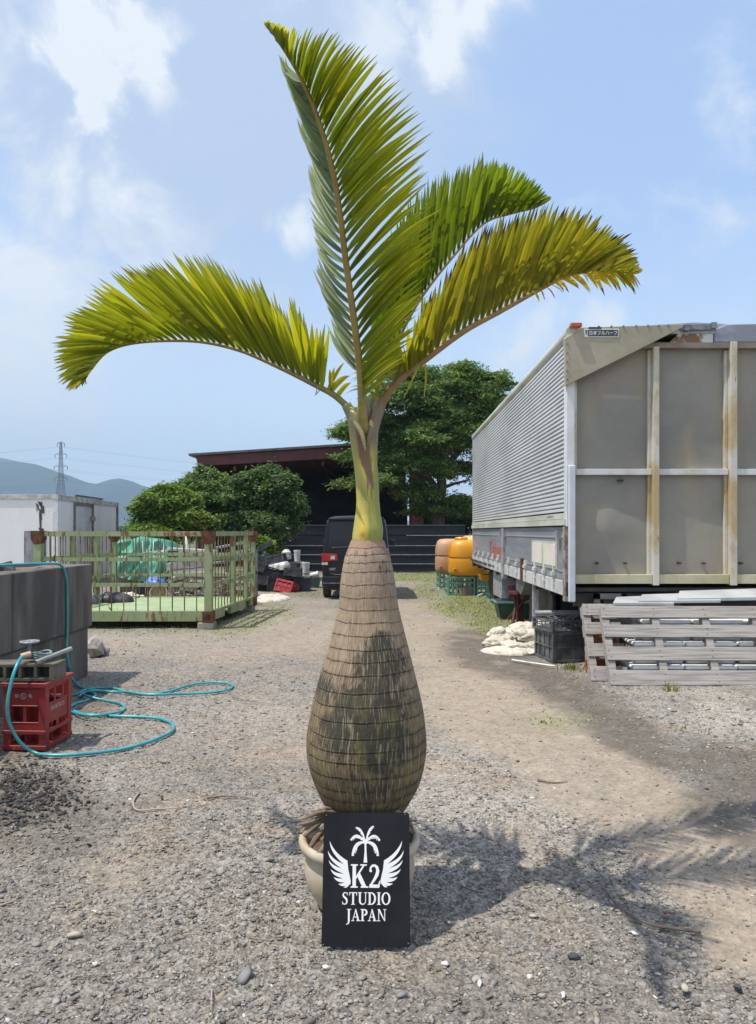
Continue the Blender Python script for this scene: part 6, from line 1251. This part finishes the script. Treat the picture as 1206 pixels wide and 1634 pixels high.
q = W(256, 945, 14.1); m = MB(); m.m = Matrix.Translation((q.x, 14.05, .27)) @ Matrix.Rotation(R(75), 4, 'X'); m.lathe([(.12, -.1), (.16, 0), (.17, .1), (.155, .1), (.14, 0), (.01, -.08)], n=24); o = m.build('round_basket', M('tan_plastic', (.55, .45, .32), (.45, .35, .22)), None, smooth='auto'); tagit(o, 'round tan basket on its side behind the cage', 'basket')
m = MB()
for k in range(190):
    x = rr_.uniform(W(262, 0, 14.5).x, W(395, 0, 14.5).x); y = rr_.uniform(14.1, 15.1); a = rr_.uniform(0, 6.28); l = rr_.uniform(.06, .22); z = rr_.uniform(.05, .3) + (rr_.random() ** 2) * .35; m.cc = rr_.choice([(.35, .33, .3), (.1, .09, .08), (.25, .2, .14), (.5, .48, .45), (.16, .13, .1)])
    m.bar((x - math.cos(a) * l, y - math.sin(a) * l * .5, z), (x + math.cos(a) * l, y + math.sin(a) * l * .5, z + rr_.uniform(-.08, .08)), rr_.uniform(.02, .08), rr_.uniform(.015, .05))
o = m.build('debris', mt_stone, None); tagit(o, 'brown and grey debris strewn behind the cage', 'debris', kind='stuff')
for k, (x0p, x1p, yp) in enumerate([(345, 395, 868), (350, 400, 880), (340, 398, 893)]):
    a, b = W(x0p, yp + 6, 16.4 + k * .1), W(x1p, yp - 3, 16.6 + k * .1); o = MB().bar(a, b, .3, .045).build('metal_beam', mt_galv if k != 1 else wbeam, None); tagit(o, ['upper grey metal beam slanting behind the cage\'s right side', 'pale middle beam slanting behind the cage\'s right side', 'lower grey metal beam slanting behind the cage\'s right side'][k], 'beam', 'metal beams behind the cage')
o = MB(); 
for x in (-3.4, -2.75): o.box((x, 16.5, 0), (x + .06, 16.56, 1.05))
o.box((-3.4, 16.5, .5), (-2.7, 16.56, .56)); o = o.build('steel_frame', mt_steel, None); tagit(o, 'grey steel trestle carrying the metal beams behind the cage', 'frame')

# ------------------------------------------------------------------ pile left of the van
YB_ = 18.0
def pw(px, py, Y=YB_): return W(px, py, Y)
mt_midgrey = M('worn_black_plastic', (.075, .08, .088), (.14, .145, .155), scale=7, rough=.5)
pile = [(402, 943, 18.0, .62, .45, .34, 0, 4, 'black crate at the bottom left of the pile by the cage'), (425, 945, 17.9, .55, .4, .25, 0, -6, 'black crate lying under the red crate in the pile'), (405, 925, 18.3, .6, .42, .3, -14, 10, 'tilted black crate in the middle of the pile'),
        (409, 914, 18.0, .52, .4, .24, 18, 15, 'sun-bleached grey-black crate tipped on the left of the pile'), (441, 921, 18.3, .42, .38, .2, 0, 0, 'flat black crate left of centre under the white bag'), (458, 921, 18.2, .36, .38, .22, 0, 3, 'flat black crate right of centre under the white buckets'),
        (417, 892, 18.6, .42, .35, .22, 35, 20, 'black crate tipped up at the top of the pile'), (400, 900, 18.6, .42, .35, .24, 8, 5, 'black crate at the upper left of the pile'), (470, 945, 18.4, .3, .3, .2, 0, 0, 'black crate behind the red crate')]
pile += [(395, 930, 17.8, .5, .4, .22, 6, -8, 'black crate half hidden behind the cage corner'), (421, 905, 18.5, .5, .36, .2, -8, 25, 'black crate wedged between the tipped crates of the pile'), (448, 906, 18.7, .4, .34, .16, 6, -12, 'grey-black sun-bleached crate lying under the white jar'),
         (432, 925, 18.0, .46, .3, .2, 10, 8, 'black crate right behind the red crate'), (463, 935, 18.1, .32, .3, .16, -5, 14, 'low black crate beside the lidded bin'), (413, 880, 18.9, .4, .3, .12, -28, 5, 'sun-bleached black crate leaning at the very top of the pile'), (390, 915, 18.2, .4, .36, .26, 14, 0, 'black crate at the far left of the pile seen through the cage')]
pile += [(424, 902, 17.75, .46, .3, .2, -12, -10, 'grey flat sun-bleached crate lying across the front of the pile'), (452, 918, 17.7, .4, .3, .17, 4, 6, 'grey ribbed flat crate right above the red crate'), (398, 905, 17.6, .34, .3, .2, 24, 10, 'small flat grey crate leaning against the cage side')]
for (px, py, Y, w, d, h, tilt, rz, lb) in pile:
    q = W(px, py, Y); z = max(q.z, .0); crate('black_crate', lb, 'crate', (q.x, Y, z), (0, R(tilt), R(rz)), (w, d, h), mt_blackgrey if 'sun' in lb or 'flat' in lb else (mt_black if len(lb) % 3 == 0 else mt_midgrey), group='black crates piled left of the van', nx=6, nd=4, nz=2, th=.016, closed=.85)
o = crate_mb(.46, .36, .30, 3, 2, 2, th=.02, rim=.05, closed=.72).build('red_crate', mt_redbright, None); q = W(436, 944, 17.6); o.location = (q.x, 17.6, .06); o.rotation_euler = (R(-18), R(10), R(-24)); tagit(o, 'bright red bottle crate tipped over at the foot of the black pile', 'crate')
lid = thing('lidded_bin', 'dark blue-grey lidded bin between the red crate and the green tub', 'bin', (W(481, 0, 18).x, 18.0, 0))
tub(MB(), (W(481, 0, 18).x, 18.1, 0), .36, .3, .42, .36, .3).build('tub', M('slate_plastic', (.04, .055, .065), (.06, .08, .09)), lid); MB().cbox((W(480, 0, 18).x, 18.1, .325), (.5, .42, .05)).build('lid', _mats['slate_plastic'], lid, bevel=.01)
o = tub(MB(), (W(496, 0, 19.2).x, 19.2, 0), .4, .35, .52, .42, .26).build('green_tub', M('seagreen_plastic', (.10, .2, .16), (.15, .26, .22), scale=4), None); tagit(o, 'grey-green plastic tub at the right end of the pile', 'tub')
def bucket(px, py, Y, r, h, lb, n=1, tilt=0):
    q = W(px, py, Y); m = MB(); m.m = Matrix.Translation((q.x, Y, max(q.z, 0))) @ Matrix.Rotation(R(tilt), 4, 'Y')
    for k in range(n): m.lathe([(r * .86, k * h * .32), (r * .98, k * h * .32 + h - .05), (r * 1.05, k * h * .32 + h - .045), (r * 1.05, k * h * .32 + h)] if k == n - 1 else [(r * .86, k * h * .32), (r * .95, k * h * .32 + h * .28), (r * 1.05, k * h * .32 + h * .29), (r * 1.05, k * h * .32 + h * .32)], n=20)
    o = m.build('white_bucket', mt_whitep, None, smooth='auto'); tagit(o, lb, 'bucket', 'white buckets beside the pile')
bucket(474, 906, 19.2, .085, .28, 'tall nested stack of white buckets rising behind the pile', 3); bucket(488, 918, 19.6, .10, .26, 'shorter white bucket stack right of the tall one', 2); bucket(480, 918, 19.8, .085, .36, 'narrow white bucket between the two bucket stacks'); bucket(496, 919, 19.0, .085, .2, 'white bucket lying on its side above the green tub', 1, 78); bucket(399, 890, 20.2, .15, .4, 'large pale bucket beside the lime green bush', 1)
q = W(452, 905, 18.9); lumps('white_bag', 'bulging white plastic bag on top of the crate pile', 'bag', (q.x, 18.35, .50), (.27, .2, .34), mt_whitep, 27)
q = W(456, 888, 19); o = MB().lathe([(.06, 0), (.13, .02), (.135, .1), (.09, .12), (.12, .14), (.12, .2), (.06, .26), (.01, .27)], (q.x, 19.1, .72), 20).build('white_jar', mt_whitep, None, smooth='auto'); tagit(o, 'round white lidded jar standing above the white bag', 'jar')
q = G(428, 958); heap('ground_cloth', 'dirty white cloth spread on the ground beside the cage corner', 'cloth', (q.x, q.y + .3, 0), .42, .75, .1, mt_cloth, 33, lob=2.2, n=50)

# ------------------------------------------------------------------ concrete planter wall
YW = 7.5; xw = (147 - CX) / FPX * YW
wall = thing('concrete_wall', 'dark stained two-course concrete block wall at the left edge', 'wall', (xw, YW, 0))
zj, zt_ = .49, 1.12
m = MB(); m.box((xw - 2.6, .8, 0), (xw - .03, YW - .03, zj - .006)); m.build('lower_course', mt_concrete, wall, bevel=.01)
for a, b in ((.8, 2.62), (2.635, 4.42), (4.435, 5.86), (5.875, 6.86), (6.87, YW)):
    m = MB(); m.box((xw - .16, a, zj + .006), (xw, b, zt_)); m.build('upper_block', mt_concrete, wall, bevel=.008)
MB().box((xw - 2.6, YW - .16, zj + .006), (xw - .165, YW, zt_)).build('end_block', mt_concrete, wall, bevel=.008)
MB().box((xw - .19, .8, zj - .004), (xw - .02, YW - .02, zj + .004)).build('joint', mt_black, wall)
pts = []; nu, nv = 60, 24
for i in range(nu):
    for j in range(nv):
        y = .9 + (YW - .17 - .9) * i / (nu - 1); x = xw - 2.5 + (2.5 - .165) * j / (nv - 1); pts.append((x, y, zt_ - .035 + (float(fbm(x * 3, y * 3, 4, 70)) - .4) * .10))
o = MB().grid(pts, nu, nv).build('soil_fill', M('brown_rubble_soil', (.20, .15, .11), (.12, .09, .07), scale=20, rough=1, c3=(.35, .3, .26), s3=60, bump=1, bscale=120, dist=.01), wall, smooth=True)
q = W(10, 893, 6.4); m = MB(); m.prism([(q.x - .22, 6.4, 1.1), (q.x + .06, 6.45, 1.09), (q.x - .02, 6.5, 1.19), (q.x - .08, 6.45, 1.17)], (0, .03, 0)); m.tube([(q.x - .2, 6.4, 1.35), (q.x - .1, 6.42, 1.2), (q.x - .04, 6.45, 1.1)], .012, 6); o = m.build('black_scrap', mt_black, None); tagit(o, 'bent black plastic scrap on the soil atop the concrete wall', 'scrap')
o = MB().tube([W(86, 896, 7.0), W(87, 886, 7.0)], .01, 6).build('rebar_stub', mt_rust, None); tagit(o, 'rusty peg standing up from the top of the concrete wall', 'peg')
r_ = [Vector(v) for v in ico_v]; m = MB(); q = G(152, 1050)
for (dx_, dy_, s) in ((-.02, .05, .13), (-.05, .2, .1), (.06, .15, .06)): m.add([(q.x + dx_ + v.x * s * random.uniform(.7, 1.1), q.y + dy_ + v.y * s, s * .9 + v.z * s * 1.2 * random.uniform(.8, 1.1)) for v in r_], [tuple(f) for f in ico_f])
o = m.build('rubble_heap', M('pale_rubble', (.4, .37, .33), (.25, .22, .19), scale=20, bump=.8), None); tagit(o, 'pale broken rubble at the far foot of the concrete wall', 'rubble')

# ------------------------------------------------------------------ red bottle crate with block, tap, pipe
rc = thing('bottle_crate', 'tall dark red plastic bottle crate by the wall with a concrete block on top', 'crate', (-2.49, 4.91, 0)); rc.rotation_euler = (0, 0, R(-3))
w_, d_, h_ = .29, .37, .445; m = MB()
for x in (0, w_ - .05):
    for y in (0, d_ - .05): m.box((x, y, 0), (x + .05, y + .05, h_ - .012))
for x in (.075,): pass
for z0, z1, e in ((0, .03, .004), (.105, .13, .006), (h_ - .03, h_, .012)):
    m.box((-e, -e, z0), (w_ + e, .012, z1)); m.box((-e, d_ - .012, z0), (w_ + e, d_ + e, z1)); m.box((-e, .0121, z0), (.012, d_ - .0121, z1)); m.box((w_ - .012, .0121, z0), (w_ + e, d_ - .0121, z1))
for y in (0.006, d_ - .012): m.box((.05, y, h_ - .15), (w_ - .05, y + .006, h_ - .03)); m.box((.05, y, .13), (w_ - .05, y + .006, .175)); m.box((.05, y - .002, h_ - .158), (w_ - .05, y + .008, h_ - .15)); m.box((.132, y, .17), (.155, y + .006, h_ - .15)); m.box((.05, y - .002, .175), (w_ - .05, y + .008, .183))
for x in (.006, w_ - .012):
    m.box((x, .05, .165), (x + .006, d_ - .05, .30)); 
    for yy_ in (.13, .245): m.box((x, yy_, .30), (x + .006, yy_ + .022, h_ - .03))
    m.box((x, .05, h_ - .055), (x + .006, d_ - .05, h_ - .03)); m.box((x, .16, .13), (x + .006, .2, .165))
m.box((.012, .012, .03), (w_ - .012, d_ - .012, .036))
for x in (.14,): m.box((x, .013, .036), (x + .006, d_ - .013, .3))
for y in (.12, .245): m.box((.013, y, .036), (w_ - .013, y + .006, .3))
m.bar((.03, .02, .045), (.14, .02, .115), .012, .02)
rb = m.build('crate_body', mt_red, rc, world=False, bevel=.002)
m = MB(); text_into(m, '朝', (.078, .0045, .345), (1, 0, 0), (0, 0, 1), .026); text_into(m, '菊', (.17, .0045, .345), (1, 0, 0), (0, 0, 1), .026)
pr_ = arc(.136, .357, .020, .020, 0, 360, 25); p2 = arc(.136, .357, .016, .016, 0, 360, 25); m.add([(a, .0045, b) for a, b in pr_] + [(a, .0045, b) for a, b in p2], [(i, i + 1, 26 + i, 25 + i) for i in range(24)])
m.bar((.126, .0045, .347), (.146, .0045, .367), .004, .001); m.bar((.126, .004, .367), (.146, .004, .347), .004, .001)
m.build('emblem', M('faded_white_print', (.6, .55, .55), (.4, .2, .2), scale=60, rough=.6, bump=0), rc, world=False, fixn=False)
m = MB(); text_into(m, '酒造組合', (w_ + .0005 - .004, .07, .245), (0, 1, 0), (0, 0, 1), .032, .2); m.build('side_lettering', _mats['faded_white_print'], rc, world=False, fixn=False)
bk = thing('hollow_block', 'grey hollow concrete block lying across the red bottle crate', 'block', (-2.62, 4.93, h_ + .002)); bk.rotation_euler = (0, 0, R(4))
BL, BD, BH = .46, .19, .115; m = MB(); 
holes = [(.035, .115), (.135, .215), (.235, .315), (.335, .415)]
m.box((0, 0, 0), (BL, BD, .02)); m.box((0, 0, BH - .02), (BL, BD, BH)); xs2 = [0] + [v for h in holes for v in h] + [BL]
for i in range(0, len(xs2), 2): m.box((xs2[i], 0, .0201), (xs2[i + 1], BD, BH - .0201))
m.box((.001, BD * .6, .02), (BL - .001, BD * .62, BH - .02))
m.build('block_body', M('hollow_block_concrete', (.15, .135, .115), (.09, .085, .07), scale=9, rough=.95, c3=(.13, .14, .07), s3=8, bump=.9, bscale=110, dist=.006), bk, world=False, bevel=.006)
zt2 = h_ + BH + .004
def tw(px, py, Y): return W(px, py, Y)
tap = thing('gate_valve', 'grey hand-wheel tap with a cream hose coupling on the concrete block', 'tap', (-2.36, 5.0, zt2))
c_ = tw(47, 1030, 5.05); m = MB(); m.lathe([(.052, 0), (.062, .004), (.062, .012), (.05, .014)], (c_.x, c_.y, c_.z + .02), 24); 
m2 = MB(); cc_ = (c_.x, c_.y, c_.z + .026); m2.tube([(cc_[0] + .058 * math.cos(a), cc_[1] + .058 * math.sin(a), cc_[2]) for a in np.linspace(0, 2 * math.pi, 25)], .007, 6)
for a in (0.3, 1.35, 2.4): m2.bar((cc_[0] - .055 * math.cos(a), cc_[1] - .055 * math.sin(a), cc_[2]), (cc_[0] + .055 * math.cos(a), cc_[1] + .055 * math.sin(a), cc_[2]), .012, .008)
m2.build('hand_wheel', mt_galv, tap)
m = MB(); m.tube([(c_.x, c_.y, c_.z + .02), (c_.x, c_.y, zt2 + .02)], .012, 8); m.lathe([(.025, 0), (.03, .015), (.03, .035), (.018, .045)], (c_.x, c_.y, zt2 + .015), 12); m.tube([(c_.x - .035, c_.y - .02, zt2 + .035), (c_.x + .06, c_.y + .03, zt2 + .03), (c_.x + .14, c_.y + .08, zt2 + .02)], .017, 8); m.build('valve_body', mt_steel, tap, smooth='auto')
hc = tw(40, 1046, 4.98); MB().tube([(hc.x + .03, hc.y + .02, hc.z + .008), (hc.x - .022, hc.y - .012, hc.z - .006)], .021, 12).build('hose_coupling', M('cream_coupling', (.5, .38, .27), (.42, .3, .2), rough=.6), tap, smooth='auto')
m = MB(); rr_ = random.Random(8)
for k in range(5): a0 = k * .9; m.tube([(c_.x + .075 + .05 * math.cos(a0 + t_) * (1 + k * .06), c_.y + .02 + .05 * math.sin(a0 + t_), zt2 + .012 + k * .011 + .008 * math.sin(t_ * 2)) for t_ in np.linspace(0, 5.5, 16)], .0055, 6)
o = m.build('cord_bundle', M('pale_teal_cord', (.3, .42, .42), (.2, .27, .27), rough=.6), None, smooth=True); tagit(o, 'small bundle of pale cord beside the tap on the block', 'cord')
a, b = tw(56, 1057, 4.92), tw(113, 1035, 5.25); m = MB(); m.tube([a, b], .0145, 16, cap=False); m.tube([a + (b - a) * .0005, b], .0105, 16, cap=False); o = m.build('grey_tube', M('grey_pvc', (.34, .35, .34), (.28, .28, .27), rough=.5), None, smooth=True); tagit(o, 'straight grey plastic pipe lying on the concrete block', 'pipe')

# ------------------------------------------------------------------ hoses
mt_hose = M('turquoise_hose', (.045, .36, .40), (.03, .29, .34), scale=8, rough=.3, bump=.0, fine=.04)
hose = thing('garden_hose', 'long turquoise garden hose looping on the gravel from the tap over the wall', 'hose', (-1.6, 5.2, 0))
def gp(px, py, z=.01): v = G(px, py, z); return (v.x, v.y, z)
h1 = [tuple(hc - Vector((.015, .01, .004))), tuple(W(30, 1055, 4.88)), tuple(W(20, 1080, 4.8)), tuple(W(12, 1120, 4.76)), tuple(W(14, 1150, 4.76)), tuple(W(25, 1175, 4.78)), tuple(W(40, 1192, 4.80)), gp(58, 1202, .012), gp(80, 1205), gp(120, 1204), gp(170, 1199), gp(205, 1193), gp(240, 1183), gp(265, 1172), gp(276, 1164), gp(273, 1154),
      gp(255, 1147), gp(225, 1144), gp(190, 1143), gp(160, 1141), gp(130, 1139), gp(114, 1132), gp(112, 1128), gp(120, 1123), gp(140, 1117), gp(150, 1112), gp(152, 1108), gp(140, 1104), gp(126, 1111, .02)]
P = catmull(h1, 240); MB().tube([Vector(p) for p in P], .0115, 8).build('hose', mt_hose, hose, smooth=True)
h2 = [gp(96, 1131), gp(110, 1134), gp(125, 1139, .03), gp(150, 1142, .03), gp(175, 1139, .022), gp(195, 1134), gp(198, 1128), gp(190, 1122), gp(165, 1117), gp(140, 1111, .03), gp(128, 1106), gp(135, 1101), gp(155, 1098), gp(180, 1098), gp(198, 1103), gp(215, 1107), gp(240, 1108), gp(270, 1103), gp(300, 1094), gp(320, 1090), gp(350, 1089), gp(366, 1091), gp(371, 1095), gp(362, 1101), gp(335, 1105), gp(300, 1107), gp(265, 1108, .03), gp(230, 1108, .03), gp(205, 1104, .03),
      gp(180, 1104), gp(150, 1102, .03), gp(120, 1108), gp(100, 1112)]
P = catmull(h2, 260); MB().tube([Vector(p) for p in P], .0100, 8).build('hose', mt_hose, hose, smooth=True)
xh = xw + .02
def wy(px): return xh * FPX / (px - CX)
h3 = [(xw - .5, 5.8, 1.16), tuple(Vector((xw - .25, 6.05, 1.17))), (xw - .08, 6.5, 1.165), (xw + .0, 6.72, 1.15), (xh, wy(104), 1.06), (xh, wy(107), .92), (xh, wy(107.5), .6), (xh - .0, wy(106.5), .35), (xh + .01, wy(108), .2)] + [gp(112, 1078, .09), gp(120, 1090, .03), gp(130, 1097), gp(145, 1101), gp(170, 1103)]
P = catmull(h3, 120); MB().tube([Vector(p) for p in P], .0115, 8).build('hose', mt_hose, hose, smooth=True)

# ------------------------------------------------------------------ twigs, leaves, single stones
def twig(pts, r, lb, name='twig', mat=None, cat='twig'):
    P = catmull([gp(*p) for p in pts], 22); k = len(P); o = MB().tube([Vector(p) for p in P], [r * (1.1 - .7 * i / k) for i in range(k)], 6).build(name, mat or M('brown_twig', (.22, .155, .12), (.14, .1, .08), scale=20, bump=.4), None, smooth=True); tagit(o, lb, cat)
twig([(1118, 1487, .012), (1080, 1482, .015), (1035, 1474, .015), (1005, 1458, .016), (975, 1432, .014), (958, 1405, .012), (955, 1385, .01)], .006, 'long curved brown twig lying across the palm shadow')
mt_pale = M('bleached_twig', (.42, .33, .28), (.34, .26, .2), scale=30, bump=.3)
twig([(222, 1264, .008), (213, 1277, .01), (214, 1288, .01), (222, 1293, .01), (250, 1291, .01), (288, 1289, .008)], .006, 'bleached hooked twig lying on the gravel left of the pot', mat=mt_pale)
twig([(338, 1578, .01), (337, 1600, .012), (336, 1612, .01)], .0025, 'thin straw stalk on the gravel near the bottom edge', mat=mt_pale)
twig([(398, 1496, .01), (415, 1499, .012), (432, 1502, .01)], .004, 'short brown twig left of the sign'); twig([(0, 1445, .01), (12, 1441, .012), (24, 1437, .01)], .005, 'short pale stick at the left edge', mat=mt_pale)
twig([(370, 1112, .01), (395, 1118, .01), (425, 1122, .008)], .004, 'thin twig beyond the hose loop'); twig([(330, 1273, .01), (360, 1270, .012), (392, 1272, .01)], .006, 'dark twig on the gravel left of the trunk')
twig([(860, 1245, .01), (885, 1249, .01), (905, 1247, .01)], .005, 'small dark twig right of the trunk')
mt_dleaf = M('dry_leaf', (.30, .11, .06), (.2, .08, .05), scale=60, bump=.3)
def dleaf(px, py, s, a, lb):
    q = gp(px, py, .012); m = MB(); L_ = s; pts = []
    for i in range(7):
        u = i / 6; w = math.sin(math.pi * u ** .8) * s * .32
        for k in (-1, 0, 1): x = (u - .5) * L_ * 2; y = k * w; z = .012 + abs(k) * .35 * w + .25 * s * (u - .5) ** 2; pts.append((q[0] + x * math.cos(a) - y * math.sin(a), q[1] + x * math.sin(a) + y * math.cos(a), z))
    o = m.grid(pts, 7, 3).build('dry_leaf', mt_dleaf, None, smooth=True); tagit(o, lb, 'leaf')
dleaf(968, 1311, .03, .4, 'curled brown leaf on the dusty track right of the trunk'); dleaf(665, 1348, .035, -.2, 'dark red-brown leaf beside the pot'); dleaf(802, 1239, .028, .1, 'orange-brown leaf on gravel right of the trunk'); dleaf(1062, 1052 + 410, .02, 0, 'small tan leaf right of the long twig')
big_scale = .72
big = [(430, 1376, .022, 'dark', 'dark stone at the tip of the shadow left of the pot'), (415, 1403, .02, 'grey', 'flat grey stone below the shadow left of the pot'), (455, 1422, .02, 'grey', 'grey stone left of the pot foot'), (259, 1218, .024, 'grey', 'round grey stone in the open gravel below the hose'), (1015, 1418, .033, 'grey', 'large flat grey stone in the palm shadow'),
       (1012, 1492, .018, 'white', 'white pebble in the palm shadow'), (1094, 1582, .03, 'pale', 'large pale stone near the bottom right corner'), (899, 1591, .02, 'white', 'white stone at the bottom centre right'), (765, 1573, .016, 'white', 'small white stone right of the sign'), (710, 1540, .018, 'white', 'white stone just right of the sign foot'),
       (850, 1465, .024, 'pale', 'pale stone between the shadows'), (520, 1547, .02, 'white', 'white stone just below the sign'), (152, 1541, .02, 'white', 'white chip in the lower left gravel'), (640, 1480 + 110, .02, 'grey', 'grey stone near the bottom centre'), (915, 1530, .028, 'dark', 'dark stone at the near edge of the crown shadow'), (1176, 1578, .024, 'dark', 'dark stone at the bottom right edge'), (280, 1400 + 70, .018, 'grey', 'grey stone in the middle of the left gravel'),
       (390, 1560, .03, 'grey', 'angular grey stone in the lower left gravel'), (120, 1495, .028, 'pale', 'flat tan stone in the lower left gravel')]
cm_ = {'dark': (.06, .06, .065), 'grey': (.22, .22, .22), 'white': (.68, .66, .63), 'pale': (.42, .37, .31)}
for (px, py, s, kd, lb) in big:
    q = G(px, py); V, F, C = stones(np.array([[q.x, q.y, 0.002]]), np.array([s * big_scale]), .4, np.array([cm_[kd]]), lift=.8); o = npmesh('stone', V, F, mt_stone, C, origin=(q.x, q.y, 0)); tagit(o, lb, 'stone', 'larger stones on the gravel')

# ------------------------------------------------------------------ grass and weeds
def blades(P, hgt, wid, cols_, lean=.5):
    n = len(P); a = rng.random(n) * 6.283; b = rng.random(n) * 6.283; l = lean * rng.random(n) * hgt; w = wid * (.6 + .8 * rng.random(n)); dx_ = np.cos(a) * w / 2; dy_ = np.sin(a) * w / 2
    tipx = P[:, 0] + np.cos(b) * l; tipy = P[:, 1] + np.sin(b) * l; mx = P[:, 0] + np.cos(b) * l * .35; my = P[:, 1] + np.sin(b) * l * .35
    V = np.stack([np.stack([P[:, 0] - dx_, P[:, 1] - dy_, P[:, 2] - .01], 1), np.stack([P[:, 0] + dx_, P[:, 1] + dy_, P[:, 2] - .01], 1), np.stack([mx + dx_ * .8, my + dy_ * .8, P[:, 2] + hgt * .6], 1), np.stack([tipx, tipy, P[:, 2] + hgt], 1), np.stack([mx - dx_ * .8, my - dy_ * .8, P[:, 2] + hgt * .6], 1)], 1).reshape(-1, 3)
    F = np.arange(n * 5).reshape(-1, 5); cc = np.array(cols_)[rng.integers(0, len(cols_), n)] * (.7 + .6 * rng.random((n, 1))); return V, F, np.repeat(cc, 5, 0)
gc = [(.20, .25, .06), (.28, .29, .09), (.34, .31, .14), (.13, .19, .045)]
n = 90000; y = np.exp(rng.uniform(math.log(8), math.log(26), n)); x = (rng.random(n) * 1.1 - .55) * y; tn, dk, stw, gr, fr = ground_masks(x, y)
k = rng.random(n) < gr ** 1.3 * .9; x, y = x[k], y[k]; k = ~((x > 1.4) & (x < 2.6) & (y > 16.5) & (y < 19.2)); x, y = x[k], y[k]; P = np.stack([x, y, ground_z(x, y)], 1)
V, F, C = blades(P, .010 + .024 * rng.random(len(P)), .008 + .0004 * P[:, 1], gc); o = npmesh('grass', V, F, mt_grass, C); tagit(o, 'short patchy grass over the dirt by the tanks and the cage', 'grass', kind='stuff')
def weed(px, py, s, lb, n=40, hgt=.14):
    q = G(px, py); P = np.stack([q.x + rng.normal(size=n) * s, q.y + rng.normal(size=n) * s, np.zeros(n)], 1); V, F, C = blades(P, hgt * (.4 + .7 * rng.random(n)), .008, [(.17, .2, .06), (.26, .26, .1), (.11, .15, .04)], .9); o = npmesh('weed', V, F, mt_grass, C, origin=(q.x, q.y, 0)); tagit(o, lb, 'weed', 'weeds growing in the yard')
weed(1072, 1103, .035, 'small weed at the foot of the front pallet', 34, .10); weed(912, 1068, .06, 'weed tuft between the black crate and the rear pallet', 70, .08); weed(870, 1152, .06, 'low weed tuft on the dark soil', 26, .022); weed(190, 1000, .03, 'tall thin weed in front of the cage beam', 9, .34); weed(1085, 1160, .07, 'sparse weed in the straw patch', 24, .025); weed(560, 955, .1, 'weed tuft by the van wheel', 40, .05)
weed(300, 1000, .12, 'weed tuft under the front of the cage', 60, .1)
# dark mulch scraps, lower left
n = 1500; px = 40 + rng.normal(size=n) * 55; py = 1265 + rng.normal(size=n) * 32; k = (px > -60) & (py > 1205); px, py = px[k], py[k]; Yq = GY(py); P = np.stack([(px - CX) / FPX * Yq, Yq, np.zeros(len(Yq)) + .002], 1)
V, F, C = stones(P, .004 + .010 * rng.random(len(P)) ** 2, .4 + .3 * rng.random(len(P)), np.array([[.045, .042, .04]]) * (.5 + 1.6 * rng.random((len(P), 1)))); o = npmesh('mulch', V, F, mt_stone, C); tagit(o, 'dark crumbs of soil and charcoal at the left edge', 'soil', kind='stuff')

# ------------------------------------------------------------------ air
hz = bpy.data.materials.new('haze_air'); hz.use_nodes = True; ht = hz.node_tree; ht.nodes.clear(); ho = N(ht, 'ShaderNodeOutputMaterial'); hv = N(ht, 'ShaderNodeVolumePrincipled'); hv.inputs['Color'].default_value = (.52, .74, 1.0, 1); hv.inputs['Density'].default_value = 3.6e-4; hv.inputs['Anisotropy'].default_value = .0
ht.links.new(hv.outputs[0], ho.inputs['Volume'])
m = MB(); m.box((-3700, -1500, -5), (3700, 3600, 400)); o = m.build('haze', hz, None); tagit(o, 'pale summer haze', 'haze', kind='stuff')
